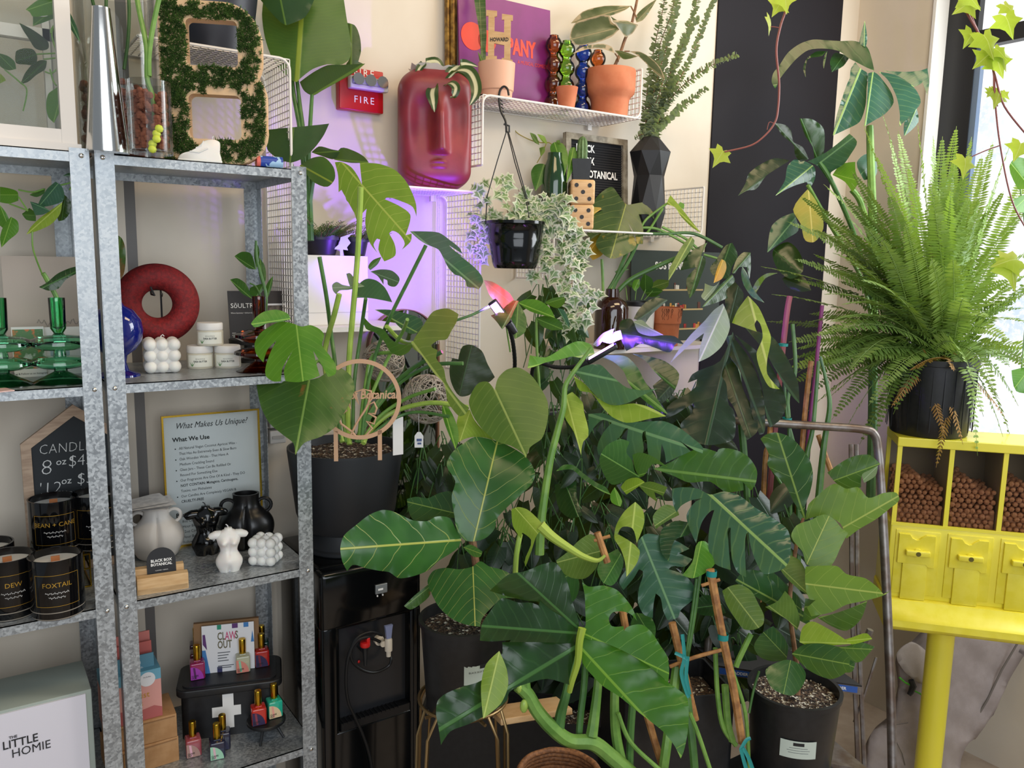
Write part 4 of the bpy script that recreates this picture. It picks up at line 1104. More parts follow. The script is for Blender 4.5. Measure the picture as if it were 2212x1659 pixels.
def polish(label, p, col, quad, stripe, turn=.0):
    t = thing('nail_polish', label, 'nail polish', p, yaw_to_cam(p)+turn, 'nail polish bottles')
    MB().box(-.0175, .0175, -.0175, .0175, 0, .044, bev=.004).box(-.0075, .0075, -.0075, .0075, .042, .047).build('bottle', M('polish_'+col, col, .12, Coat_Weight=.6), t)
    MB().lathe([(.0082,.047),(.0085,.048),(.0085,.083),(.0078,.0845),(0,.0845)], 24).build('cap', GOLD, t)
    q = [(-.0165, .002), (.0135, .002)]+[(-.0165+.030*cos(a), .002+.034*sin(a)) for a in [i*pi/2/10 for i in range(1, 11)]]
    MB().add([(x, -.0178, z_) for x, z_ in q], [tuple(range(len(q)))]).build('quarter_label', M('ql_'+quad, quad, .4), t, False)
    MB().add([(x, -.0180, z_) for x, z_ in ((-.008,.004),(-.003,.004),(-.006,.033),(-.011,.034))], [(0,1,2,3)]).build('stripe', M('qs_'+stripe, stripe, .4), t, False)
    MB().mesh(text_mesh('CLAWS', .0062, 'LEFT', xs=.75, bold=.0002), put(-.0145, -.0181, .0095)).mesh(text_mesh('OUT', .0062, 'LEFT', xs=.75, bold=.0002), put(-.0145, -.0181, .0042)).build('lettering', INK, t, False)
    return t
polish('magenta and purple nail polish at the front left of the box lid', PZ(427, 1462, zl), '#9a1f56', '#a83fae', '#5a1f5a', .05)
polish('dark red nail polish behind the magenta one', PZ(427, 1441, zl), '#4a1420', '#6a2a4a', '#2a1020')
polish('plum nail polish hindmost of the three in the left row on the lid', PZ(426, 1421, zl), '#3a1a2a', '#5a3a4a', '#2a1020')
polish('pale sage nail polish with coral label on the box lid', PZ(525, 1447, zl), '#b9b89a', '#e08a78', '#8fd0a8', .05)
polish('red nail polish with navy label at the right of the lid', PZ(566, 1435, zl), '#b0201c', '#33284e', '#7a2a3a', .1)
polish('dark green nail polish behind the red one on the lid', PZ(566, 1416, zl), '#123f36', '#1f5a4c', '#0f2a24')
polish('dusty rose nail polish with taupe label, front left on the shelf', PZ(418, 1628, z3), '#a04a52', '#b08a80', '#e8b0c0', .1)
polish('navy nail polish with mint label, front of the shelf', PZ(470, 1633, z3), '#20223c', '#a0d0b0', '#e0b8c0', .05)
polish('navy nail polish standing just behind the mint labelled one', PZ(482, 1613, z3), '#1c1e38', '#2a2a4a', '#3a3a5a')
ps = PZ(560, 1640, z3); hs = .075
sc_ = Vector((PY(575, 1555, 1.90).x, 1.90, z3))
t = thing('mini_stool', 'small round black three-legged stool carrying two nail polishes', 'stool', sc_)
hs = PY(577, 1551, 1.90).z-z3
MB().lathe([(0,hs-.010),(.044,hs-.010),(.047,hs-.007),(.047,hs-.002),(.045,hs),(0,hs)], 36).build('seat', BLACKPL, t)
for a in (-2.2, -.75, 1.5):
    MB().tube([(.022*cos(a), .022*sin(a), hs-.009), (.046*cos(a), .046*sin(a), 0)], [.0045, .0028], 8).build('leg', BLACKPL, t)
polish('red nail polish with navy label on the little stool', sc_+Vector((-.021, -.008, hs)), '#c02a1e', '#33284e', '#8a3a4a', .12)
polish('teal nail polish with cream label on the little stool', sc_+Vector((.022, .004, hs)), '#2aa88a', '#dcc49a', '#e8a090', .25)
# kraft boxes and the pink card box
pk = PZ(388, 1643, z3); wk = .135
def crate(label, nm, x1, y0, z0_, w_, d_, h_, mat, yaw=0, group=None):
    t = thing(nm, label, 'box', (x1-w_/2, y0, z0_), yaw, group)
    MB().box(-w_/2, w_/2, 0, d_, 0, h_, bev=.0015).build('carton', mat, t, False)
    MB().box(-w_/2+.004, w_/2-.004, -.0012, 0, h_-.006, h_-.0045).box(-w_/2+.03, -w_/2+.031, -.0012, 0, .004, h_-.006).build('flap', M('kraft_fold', '#8a6440', .8), t, False)
    return t
crate('lower kraft box under the pink card box', 'kraft_box', pk.x, pk.y, z3, .15, .12, .062, KRAFT, .02, 'kraft boxes')
crate('upper kraft box directly under the pink card box', 'kraft_box', pk.x-.002, pk.y+.004, z3+.0625, .15, .11, .058, KRAFT, -.04, 'kraft boxes')
zb = z3+.1212; xb1 = PY(352, 1560, pk.y+.01).x
t = thing('card_box', 'pink and blue open box of cards half hidden by the shelf posts', 'box', (xb1-.062, pk.y+.01, zb))
hp = PY(352, 1440, pk.y+.01).z-zb
MB().box(-.062, .062, 0, .07, 0, hp*.78).build('pink_body', M('salmon_card', '#d89a90', .6), t, False)
MB().box(-.0622, .0622, -.0004, .0704, hp*.78, hp).build('blue_rim', M('sky_card', '#6aa4b8', .6), t, False)
b = MB(); q = [(-.062, 0), (.062, 0), (.062, .022), (.045, .030), (.02, .026), (-.01, .032), (-.04, .034), (-.062, .048)]
b.add([(x, -.0006, z_) for x, z_ in q], [tuple(range(8))]).build('red_wave', M('brick_print', '#b5605e', .6), t, False)
MB().lathe([(0,0),(.017,0),(.017,.0006),(0,.0006)], 28, put(.033, -.0004, hp*.82)).build('round_sticker', PAPER, t)
MB().mesh(text_mesh('ES', .009, 'LEFT'), put(.012, -.0008, hp*.60)).mesh(text_mesh('List', .021, 'LEFT', xs=.95), put(.008, -.0008, hp*.46)).mesh(text_mesh('s', .020, 'LEFT'), put(.014, -.0008, hp*.30)).build('lettering', GOLDINK, t, False)
b = MB().mesh(text_mesh('Includes', .0050), put(.033, -.0014, hp*.86)); b.build('sticker_lettering', INKG, t, False)
for i, (hx, dz, yy_) in enumerate((('#56889a', .032, .012), ('#c4625a', .052, .034), ('#d07a70', .070, .050))):
    tt = thing('greeting_card', ('teal card standing in the pink box', 'front red card standing in the pink box', 'hindmost red card standing in the pink box')[i], 'card', (xb1-.062, pk.y+.01+yy_, zb+.02), 0, 'cards in the pink box', tilt=-.06)
    MB().box(-.056, .052, 0, .003, 0, hp-.02+dz).build('card', M('card_'+hx, hx, .6), tt, False)
    if i == 0: MB().mesh(text_mesh('her and', .009, 'LEFT'), put(-.004, -.0006, hp-.02+dz*.35)).mesh(text_mesh('d ganc\u00e9s.', .009, 'LEFT'), put(-.004, -.0006, hp-.02+dz*.0)).build('lettering', WHITEINK, tt, False)

# ------------------------------------------------------------------ wall sockets behind the shelf
for i, v_ in enumerate((908, 942)):
    p = PY(597, v_, YW-.03)
    t = thing('wall_switch', ('upper grey switch box on the wall beside the black pot', 'lower grey switch box on the wall beside the black pot')[i], 'switch', p)
    MB().box(-.022, .022, -.015, .03, -.018, .018, bev=.003).build('box', M('grey_plastic', '#a9a6a2', .45), t)
    MB().box(-.016, .016, -.018, -.015, -.004, .004).build('rocker', M('grey_plastic2', '#8f8c88', .45), t, False)

# ------------------------------------------------------------------ red face planter
p = Vector((PY(938, 400, 2.085).x, 2.085, ZB+.005)); m_ = dep(p)/F
Wf, Hf, Df = 77*m_, 243*m_, .075
t = thing('face_planter', 'dark red planter moulded as a face with long nose, holding a striped plant', 'planter', p, yaw_to_cam(p)+.13)
n, h_ = 140, 90; rings = []
def sup0(a, e=.48): return (abs(cos(a))**e*(1 if cos(a) >= 0 else -1), abs(sin(a))**(e*1.25)*(1 if sin(a) >= 0 else -1))
SUP = [sup0(2*pi*i/4000) for i in range(4001)]; SL = [0]
for i in range(4000): SL.append(SL[-1]+sqrt((SUP[i+1][0]-SUP[i][0])**2+(.6*(SUP[i+1][1]-SUP[i][1]))**2))
def sup(a):
    import bisect
    s_ = (a/(2*pi) % 1)*SL[-1]; i = max(1, min(4000, bisect.bisect(SL, s_))); f = (s_-SL[i-1])/max(1e-9, SL[i]-SL[i-1])
    return (SUP[i-1][0]+(SUP[i][0]-SUP[i-1][0])*f, SUP[i-1][1]+(SUP[i][1]-SUP[i-1][1])*f)
for j in range(h_+1):
    f = j/h_; zz_ = f*Hf
    e = 1
    if f < .18: e = (1-((.18-f)/.18)**2.6*.42)
    if f > .84: e = (1-((f-.84)/.16)**2.4*.40)
    rg = []
    for i in range(n):
        a = 2*pi*i/n; sx, sy = sup(a); x, y_ = sx*Wf*e, sy*Df*e
        if sy < -.2:
            X, Zz = x/Wf, (f-.5)*2
            nw = .15+.06*max(0, min(1, (.1-Zz)/.5))
            nose = exp(-abs((X-.06)/nw)**3)*max(0, min(1, (Zz+.44)/.07))**.6*max(0, min(1, (.60-Zz)/.35))
            d_ = .034*nose*(.6+.4*max(0, min(1, (.4-Zz)/.7)))
            for ex in (-.40, .52):
                rr_ = abs((X-ex)/.33)**2.6+abs((Zz-.22)/(.34 if Zz > .22 else .62))**2.6
                d_ -= .022*exp(-rr_*1.3)
            mx = (X-.02)/.24
            if abs(mx) < 1:
                d_ += .008*(1-mx*mx)*exp(-((Zz+.575-.02*(1-mx*mx))/.022)**2)+.007*(1-mx*mx)*exp(-((Zz+.635)/.022)**2)
            y_ -= d_
        rg.append((x, y_, zz_))
    rings.append(rg)
rings.append([(x*.80, y_*.80, Hf) for x, y_, z_ in rings[-1]])
rings.append([(x, y_, Hf-.03) for x, y_, z_ in rings[-1]])
MB().loft(rings).build('face_pot', M('maroon_glaze', '#8c2e31', .45, col2='#7a262b', nscale=12), t, ang=180)
MB().lathe([(0, Hf-.02), (Wf*.62, Hf-.022)], 30, T=Matrix.Diagonal((1, .62, 1, 1)), cap=False).build('soil', MATS['soil'], t)
b = MB(); rr_ = random.Random(2)
vs = [];
for i in range(28):
    a = 2*pi*i/28; sx, sy = sup(a)
    vs += [(sx*Wf*.60, sy*Df*.60, Hf-.006), (sx*Wf*rr_.uniform(.62, .80), sy*Df*.72, Hf+rr_.uniform(.004, .014))]
b.add(vs, [(2*i, (2*i+2) % 56, (2*i+3) % 56, 2*i+1) for i in range(28)]).build('plastic_liner', M('cloudy_plastic', '#c9c2bc', .3), t)
d_ = dep(p)
def rib(pts, w, wrp=None):
    b = MB(); ribbon(b, [P(600+x*K, y_*K, d_+e*.75-.062) for x, y_, e in pts], w, RT*.8+UP*.5+FW*.2); o_ = b.build('leaf', LEAF['drac'], t, ang=180)
    o_.data.transform(t.matrix_basis.inverted())
t.matrix_basis
rib([(1120,560,-.03),(1120,480,-.03),(1085,420,-.04),(1010,430,-.05),(960,480,-.06),(945,550,-.06)], [.012,.022,.026,.018,.002])
rib([(1110,600,-.05),(1070,600,-.07),(1055,640,-.09),(1060,690,-.10),(1070,765,-.10)], [.012,.030,.034,.026,.002])
rib([(1130,560,-.04),(1180,490,-.04),(1250,440,-.03),(1310,440,-.02),(1365,455,-.01)], [.014,.026,.026,.016,.002])
rib([(1140,570,-.05),(1220,490,-.06),(1300,490,-.07),(1345,560,-.08),(1350,640,-.09),(1310,720,-.09)], [.014,.028,.034,.032,.026,.002])
rib([(1130,590,-.05),(1180,570,-.08),(1215,600,-.10),(1200,650,-.10),(1175,662,-.10)], [.012,.022,.024,.018,.004])
rib([(1150,560,-.03),(1200,500,-.02),(1260,540,0),(1290,620,0),(1305,660,0)], [.012,.022,.024,.018,.002])

# ------------------------------------------------------------------ things on the upper wire shelf
zc = ZC+.004
yb = 2.165
x0_, x1_ = PY(984, 100, yb).x, PY(1182, 100, yb).x
t = thing('record_sleeve', 'purple cover with orange lettering leaning on the upper wire shelf', 'poster', ((x0_+x1_)/2, 2.135, zc), tilt=-.06)
w = (x1_-x0_)/2; h = PY(1080, 0, yb).z-zc
MB().box(-w, w, 0, .006, 0, h).build('cover', M('purple_print', '#6e1c64', .35, col2='#7a2070', nscale=8), t, False)
zc2 = PY(1090, 92, 2.14).z-zc
b = MB()
b.lathe([(0,0),(w*.24,0),(w*.24,.0008),(0,.0008)], 30, put(-w*.72, -.0002, zc2+.002))
b.lathe([(0,0),(w*.19,0),(w*.19,.0008),(0,.0008)], 30, put(-w*.42, -.0002, zc2-.004))
b.mesh(text_mesh('PANY', .064, 'LEFT', xs=.62, bold=.003), put(w*.02, -.0008, zc2-.026))
b.mesh(text_mesh('A MUSICAL COMEDY', .0155, 'RIGHT', xs=.78), put(w*.93, -.0008, zc2-.052))
b.build('lettering', M('orange_print', '#d8402a', .5), t, False)
t = thing('gilt_frame', 'old gilt frame edge standing behind the purple cover', 'frame', (PY(976, 100, yb).x+.05, 2.18, zc), tilt=-.02)
b = MB()
for i, (dx, dy) in enumerate(((-.058, -.006), (-.046, -.016), (-.034, -.004))): b.tube([(dx, dy, 0), (dx, dy, h*.85), (dx, dy, h*1.15)], .008, 8)
b.box(.0, .03, -.003, .003, 0, h*1.1).box(-.03, .03, -.003, .003, 0, .03).build('moulding', M('gilt', '#a8823c', .4, .5, col2='#6a4a20', nscale=50), t)
# beige pot with snake plant and wooden letter
p = Vector((PY(1072, 205, 2.055).x, 2.055, zc)); m_ = dep(p)/F
t = thing('snake_plant', 'pinkish beige pot with an upright snake plant leaf on the upper shelf', 'plant', p)
Rp, Hp_ = 40*m_, 74*m_
MB().lathe([(0,0),(Rp*.84,0),(Rp*.87,.02),(Rp*.93,.023),(Rp,Hp_),(Rp*.93,Hp_),(Rp*.9,Hp_*.85),(0,Hp_*.85)], 40).build('pot', M('beige_pot', '#d9a88c', .6), t)
b = MB(); q = dep(p)
patch(b, c(600, 0, (1380,430),(1410,425),(1420,330),(1425,250),(1422,130),(1418,0),(1415,-60),(1335,-60),(1345,30),(1365,150),(1380,250),(1385,340)), c(600, 0, (1397,425),(1375,-60)), q-.01, q, fold=-.25)
b.build('leaf', leafmat('snake_leaf', '#33592f', '#b9b978', '#5e7d48', nv=16, slant=0, vw=.12, ribw=.002, vmix=.35), t, ang=180, origin=p)
b = MB(); patch(b, c(600, 0, (1365,350),(1400,400),(1410,430),(1380,430)), c(600, 0, (1400,430),(1367,355)), q-.012, q-.01, fold=.2); b.build('leaf', LEAF['olive'], t, ang=180, origin=p)
MB().lathe([(0,Hp_*.9),(Rp*.92,Hp_*.9)], 30, cap=False).build('soil', MATS['soil'], t)
pw = P(1078, 134, dep(p)-.005)
t = thing('wooden_letter', 'wooden letter H on a stake in the beige pot, lettering across its bar', 'letter', pw, yaw_to_cam(pw)-.1)
k = m_
Hs = [(-26,0),(-2,0),(-2,12),(-8,12),(-8,38),(14,34),(14,8),(9,8),(9,-4),(32,-8),(32,4),(27,5),(27,84),(31,84),(31,95),(8,98),(8,86),(13,86),(13,60),(-8,63),(-8,92),(-3,93),(-3,104),(-26,106),(-26,94),(-21,94),(-21,12),(-26,12)]
MB().mesh(curve_mesh([[((x-3)*k, y_*k) for x, y_ in Hs]], .006), put(0, 0, 0)).box(-.004, .004, -.002, .002, -.05, .0).build('letter_body', PALEWOOD, t, False)
MB().mesh(text_mesh('HOWARD', .0145, xs=.80, bold=.0005), put(.0, -.0036, 42*k)).build('lettering', INK, t, False)
# bubble vases
def bubbles_vase(label, u, v_top, r_px, col, y_, n=4):
    p = Vector((PY(u, 200, y_).x, y_, zc)); m_ = dep(p)/F; r = r_px*m_; Ht = PY(u, v_top, y_).z-zc
    step = Ht/n; pr = [(0, 0)]
    for i in range(n):
        for a in range(1, 20):
            th = -pi/2+pi*a/20; rr = max(r*cos(th), r*.55); pr.append((rr, i*step+step/2+step*.5*sin(th)))
    pr.append((r*.5, Ht)); pr.append((r*.42, Ht)); pr.append((r*.4, Ht-.01))
    return lathe_thing('bubble_vase', label, 'vase', 'glass_body', p, pr, glass('glass_'+col, col, 1.0), 48, 'coloured bubble vases', ang=80)
bubbles_vase('brown bubble glass vase next to the purple cover', 1194, 76, 17.5, '#c98a5c', 2.12)
bubbles_vase('lime green bubble glass vase', 1222, 88, 18, '#c4ec7a', 2.10)
bubbles_vase('dark blue bubble glass vase behind the rubber plant pot', 1258, 96, 18, '#5c84d8', 2.11)
bubbles_vase('amber bubble glass vase behind the rubber plant', 1289, 108, 17, '#dca070', 2.13)
p = Vector((PY(1226, 228, 2.03).x, 2.035, zc)); m_ = dep(p)/F
lathe_thing('terracotta_pot', 'tiny terracotta pot beside the larger one', 'pot', 'pot', p, [(0,0),(17*m_,0),(23.5*m_,42*m_),(24*m_,44*m_),(22*m_,44*m_),(19*m_,38*m_),(0,36*m_)], TERRA)
p = Vector((PY(1316, 245, 2.065).x, 2.065, zc)); m_ = dep(p)/F
t = thing('rubber_plant', 'variegated rubber plant in a stepped terracotta pot', 'plant', p); q = dep(p)
MB().lathe([(0,0),(39*m_,0),(41*m_,32*m_),(44*m_,40*m_),(52*m_,48*m_),(54*m_,58*m_),(54*m_,94*m_),(53*m_,97*m_),(48*m_,97*m_),(47*m_,86*m_),(0,85*m_)], 48).build('pot', TERRA, t, ang=50)
MB().lathe([(0,87*m_),(47.5*m_,87*m_)], 30, cap=False).build('soil', MATS['soil'], t)
MB().tube(pxs([(1324,150,q),(1338,120,q),(1350,85,q),(1362,60,q),(1372,20,q),(1378,-10,q)]), [.0055, .004], 8).build('stem', BROWN, t, origin=p)
U_ = lambda *a: c(1100, 0, *a)
for pl, r_, da, db in ((((420,160),(500,80),(650,40),(830,40),(790,70),(650,120),(500,150)), ((830,45),(420,160)), 0, -.05),
    (((415,240),(450,160),(560,120),(680,105),(700,150),(760,190),(700,250),(600,290),(450,305),(415,270)), ((760,185),(415,270)), -.03, -.08),
    (((700,140),(800,140),(880,170),(840,230),(795,255),(750,200)), ((875,170),(720,150)), -.01, -.05),
    (((860,120),(920,50),(1010,-10),(970,60),(910,140),(870,155)), ((865,150),(1005,0)), 0, .03),
    (((430,370),(500,320),(640,298),(700,320),(722,365),(640,335),(540,335)), ((722,365),(432,368)), -.03, -.10),
    (((820,350),(890,352),(970,398),(1030,460),(1066,545),(1010,510),(940,440),(870,375)), ((822,350),(1064,540)), -.03, -.06),
    (((720,345),(760,345),(850,375),(880,385),(830,400),(780,405),(740,370)), ((722,345),(870,390)), -.05, -.10),
    (((690,110),(740,140),(715,150)), ((690,110),(735,145)), 0, 0)):
    b = MB(); patch(b, U_(*pl), U_(*r_), q+da, q+db, fold=.25); b.build('leaf', LEAF['rubber'], t, ang=180, origin=p)
for s_ in ([(830,42),(850,80),(868,120)], [(760,185),(800,200),(835,230)], [(722,365),(740,390),(745,420)], [(822,350),(790,350),(770,365)]):
    MB().tube([P(1100+x*K, y_*K, q-.01) for x, y_ in s_], .0022, 6).build('petiole', BROWN, t, origin=p)

# ------------------------------------------------------------------ lower right wire shelf
zd = ZD+.004
yv = 2.075; p = Vector((PY(1398, 480, yv).x, yv, zd)); m_ = dep(p)/F
t = thing('faceted_vase', 'tall faceted matt black vase holding dried eucalyptus', 'vase', p, yaw_to_cam(p)+.25)
Hv = PY(1398, 296, yv).z-zd
lv = [(0,.50,.3),(.18,.72,0),(.55,.62,.35),(.76,1.0,0),(.80,1.0,0),(1.0,.50,.35)]
rings = []
for f, r, ro in ((0,28,0),(.22,38,.35),(.60,33,.0),(.845,44,.35),(1.0,19,.0)):
    rings.append([(r*m_*cos(2*pi*i/7+ro*1.28), r*m_*sin(2*pi*i/7+ro*1.28), f*Hv) for i in range(7)])
vs = [q_ for r in rings for q_ in r]; fs = []
for j in range(4):
    for i in range(7):
        a, b2 = j*7+i, j*7+(i+1) % 7
        if j % 2 == 0: fs += [(a, b2, a+7), (b2, b2+7, a+7)]
        else: fs += [(a, b2, b2+7), (a, b2+7, a+7)]
fs += [tuple(range(7))[::-1]]
MB().add(vs, fs).build('body', M('faceted_black', '#1d1d20', .45), t, False)
MB().lathe([(0,Hv-.006),(15*m_,Hv-.006),(19*m_,Hv)], 7, cap=False).build('mouth', INK, t, False)
po = p+Vector((0, 0, Hv))
t = thing('dried_eucalyptus', 'dried grey-green eucalyptus branches standing in the faceted black vase', 'branches', po)
q = dep(po); r_ = random.Random(11)
branch = [[(1398,298),(1395,230),(1410,120),(1432,20),(1440,-40)],[(1402,298),(1412,200),(1440,100),(1462,10),(1470,-40)],[(1405,298),(1430,200),(1470,110),(1500,20),(1512,-40)],[(1408,298),(1440,220),(1490,130),(1525,40),(1543,0)],
    [(1408,298),(1430,240),(1470,190),(1530,145),(1592,118)],[(1406,298),(1440,262),(1480,225),(1528,190)],[(1396,298),(1400,240),(1420,170),(1425,100),(1450,30),(1462,-30)],[(1403,298),(1425,230),(1455,150),(1478,90),(1506,40)],[(1400,298),(1408,250),(1425,200),(1440,150)],[(1398,298),(1416,240),(1440,200),(1460,170)],[(1394,298),(1388,290),(1372,298)]]
for bi, br in enumerate(branch):
    st_ = pxs([(u, v, q+r_.uniform(-.02, .02)+.015*i*(1 if bi % 2 else -1)) for i, (u, v) in enumerate(br)], 8)
    b = MB().tube(st_, [.0022, .001], 5); so = b.build('stem', BROWN, t, origin=po)
    b = MB(); L = sum((st_[i+1]-st_[i]).length for i in range(len(st_)-1)); nlf = int(L/.0066); ac = 0
    big = .021 if bi not in (3, 8) else .017
    for k_ in range(nlf):
        f = (k_+.5)/nlf; i = min(int(f*(len(st_)-1)), len(st_)-2); pp_ = st_[i].lerp(st_[i+1], f*(len(st_)-1)-i)
        tg = (st_[i+1]-st_[i]).normalized(); a0 = r_.uniform(0, 2*pi)
        for a in (a0, a0+pi):
            s1 = tg.orthogonal().normalized(); s2 = tg.cross(s1); dr = (s1*cos(a)+s2*sin(a)+tg*r_.uniform(.1, .7)).normalized()
            gl(b, pp_, pp_+dr*big*r_.uniform(.7, 1.2)*(1.25-.65*f), big*1.05*(1.25-.65*f), tg+dr*r_.uniform(-.4, .4), 'round', .15, .1, 4, 1)
    b.build('foliage', LEAF['euca'], t, ang=180, origin=po)
# letter board
yl = 2.13; x0_, x1_ = PY(1226, 330, yl).x, PY(1358, 360, yl).x
t = thing('letter_board', 'black letter board in a worn pale frame with white letters', 'sign', ((x0_+x1_)/2, yl, zd), tilt=-.06)
w = (x1_-x0_)/2; h = PY(1290, 292, yl).z-zd
inn = [(-w+.02, .02), (w-.02, .02), (w-.02, h-.02), (-w+.02, h-.02)]
MB().mesh(curve_mesh([[(-w, 0), (w, 0), (w, h), (-w, h)], inn], .018), put(0, 0, 0)).build('frame', M('worn_grey_wood', '#a89e8a', .7, col2='#7d7260', nscale=40), t, False)
MB().mesh(curve_mesh([inn], .004), put(0, .004, 0)).build('felt', M('black_felt', '#131315', .9), t, False)
b = MB()
for i in range(int((h-.04)/.008)): b.box(-w+.02, w-.02, -.0005, .002, .021+i*.008, .025+i*.008)
b.build('groove', M('black_felt2', '#1b1b1e', .9), t, False)
b = MB(); zz = lambda v: PY(1290, v, yl).z-zd
for s_, v_, xx in (('BLACK', 329, -w+.045), ('BOX', 356, -w+.068), ("BOTANICAL", 384, -w+.082)): b.mesh(text_mesh(s_, .033, 'LEFT', xs=.76, bold=.0009), put(xx, -.002, zz(v_)))
b.build('lettering', WHITEINK, t, False)
# dice
DOT = M('black_dot', '#18120e', .5)
def die(label, p, s, yaw, top):
    t = thing('wooden_die', label, 'die', p, yaw, 'large wooden dice')
    MB().box(-s/2, s/2, -s/2, s/2, 0, s, bev=s*.10).build('cube', PALEWOOD, t)
    b = MB(); o = s*.27
    for x, z_ in ((-o, -o), (o, -o), (0, 0), (-o, o), (o, o)): b.lathe([(0,0),(s*.085,0),(s*.085,.0008),(0,.0008)], 16, put(x, -s/2-.0002, s/2+z_))
    for x, z_ in ((-o, o), (o, o), (o, -o), (-o, -o)): b.lathe([(0,0),(s*.085,0),(s*.085,.0008),(0,.0008)], 16, Matrix.Translation((-s/2-.0002, x, s/2+z_)) @ Matrix.Rotation(-pi/2, 4, 'Y'))
    b.build('pips', DOT, t, False)
yd = 2.06; p = Vector((PY(1254, 470, yd).x, yd, zd)); sz_ = 52*dep(p)/F
die('wooden die at the bottom of the pair under the cactus', p, sz_, yaw_to_cam(p)+.10, 0)
p2_ = p+Vector((0, 0, sz_)); die('wooden die on top of the other, carrying the cactus pot', p2_, sz_, yaw_to_cam(p)+.14, 0)
p3_ = p2_+Vector((.002, .004, sz_)); t = thing('potted_cactus', 'slim green cactus in a square black pot on the dice', 'cactus', p3_, yaw_to_cam(p))
m_ = dep(p3_)/F
MB().loft([[(sx*w_*m_, sy*w_*m_, z_*m_) for sx, sy in ((-1,-1),(1,-1),(1,1),(-1,1))] for w_, z_ in ((17,0),(21,44),(17,44),(16,38))]).build('pot', BLACKPL, t, False)
rg = []
for z_, r in ((36,9),(50,10),(70,10),(84,8.5),(90,5),(93,1)):
    rg.append([((r*(1+.16*cos(8*2*pi*i/40)))*m_*cos(2*pi*i/40), (r*(1+.16*cos(8*2*pi*i/40)))*m_*sin(2*pi*i/40), z_*m_) for i in range(40)])
MB().loft(rg).build('cactus_column', M('cactus_green', '#4a6a3a', .6, col2='#6a8450', nscale=90), t, ang=70)
# green bottle with philodendron
yg = 2.11; p = Vector((PY(1196, 440, yg).x, yg, zd)); m_ = dep(p)/F
Hb = PY(1196, 330, yg).z-zd
t = thing('green_bottle', 'dark green glass bottle on the lower wire shelf', 'bottle', p)
MB().lathe([(0,0),(27*m_,0),(28*m_,.01),(28*m_,Hb*.62),(24*m_,Hb*.78),(16*m_,Hb*.92),(15*m_,Hb),(13*m_,Hb),(13*m_,Hb*.9),(0,Hb*.85)], 36).build('glass_body', M('bottle_green', '#1c3a1c', .08, 0, .8), t)
t = thing('philodendron_vine', 'heart leaf philodendron growing from the green bottle', 'plant', p+Vector((0, 0, Hb*.88))); o = t.location; q = dep(p)
for s_ in ([(1196,335),(1190,310),(1165,308),(1140,300),(1115,285),(1108,265),(1118,250)], [(1196,335),(1200,315),(1215,310)], [(1180,310),(1172,330),(1160,352)], [(1200,318),(1222,322)], [(1165,306),(1150,300)]):
    MB().tube(pxs([(u, v, q-.02) for u, v in s_]), .0016, 6).build('stem', M('yellowish_stem', '#a09040', .5), t, origin=o)
for pl, r_, mt in ((((280,1000),(310,970),(370,985),(400,1050),(400,1120),(375,1200),(350,1140),(300,1080)), ((310,980),(375,1195)), 'bright'), (((150,1170),(180,1125),(240,1120),(268,1160),(260,1220),(210,1270),(180,1305),(160,1250)), ((235,1125),(180,1302)), 'mid'),
    (((420,1010),(450,1005),(462,1060),(440,1150),(390,1250),(400,1130)), ((440,1005),(390,1248)), 'bright'), (((140,905),(180,920),(205,990),(170,970)), ((200,990),(142,905)), 'olive'), (((205,1010),(240,1000),(245,1030),(215,1070)), ((235,1000),(215,1068)), 'olive'), (((190,915),(240,930),(260,985),(230,970)), ((260,985),(192,917)), 'lime'), (((320,960),(345,955),(350,985),(330,980)), ((345,985),(322,960)), 'olive')):
    b = MB(); patch(b, c(1100, 0, *pl), c(1100, 0, *r_), q-.03, q-.05, fold=.35, dens=7); b.build('leaf', LEAF[mt], t, ang=180, origin=o)

# ------------------------------------------------------------------ water dispenser
dx0, dx1, dy = .694, .975, 1.86
dzt = PY(688, 1236, dy).z
o = Vector(((dx0+dx1)/2, dy, 0))
t = thing('water_dispenser', 'tall glossy black water dispenser with red and white taps beside the shelf', 'water dispenser', o)
Zd = lambda v, u=790: PY(u, v, dy).z
za0, za1 = Zd(1520), Zd(1345)
b = MB()
b.box(dx0, dx1, dy+.02, dy+.31, 0, dzt, bev=.018)
b.box(dx0, dx1, dy-.012, dy+.05, za1, dzt-.004, bev=.014)
b.box(dx0, dx0+.05, dy-.012, dy+.05, .02, za1+.02, bev=.014).box(dx1-.035, dx1, dy-.012, dy+.05, .02, za1+.02, bev=.012)
b.box(dx0+.03, dx1-.03, dy-.012, dy+.05, .02, za0-.05, bev=.006)
b.build('cabinet', BLACKGL, t, origin=o)
MB().box(dx0+.045, dx1-.03, dy+.018, dy+.022, za0-.06, za1).build('alcove_back', M('dark_grey_plastic', '#232427', .3), t, False, origin=o)
b = MB()
for i in range(10): b.box(dx0+.05, dx1-.035, dy-.010+i*.003, dy-.0085+i*.003, za0-.052+.0*i, za0-.030)
for i in range(14): b.box(dx0+.055+i*.012, dx0+.058+i*.012, dy-.012, dy+.018, za0-.034, za0-.028)
b.build('drip_tray', M('tray_black', '#111113', .35), t, False, origin=o)
pb_ = PY(823, 1271, dy-.013)
MB().box(pb_.x-.0165, pb_.x+.0165, dy-.017, dy-.012, pb_.z-.0125, pb_.z+.0125, bev=.0015).build('badge', M('grey_badge', '#8d9294', .35, .5), t, origin=o)
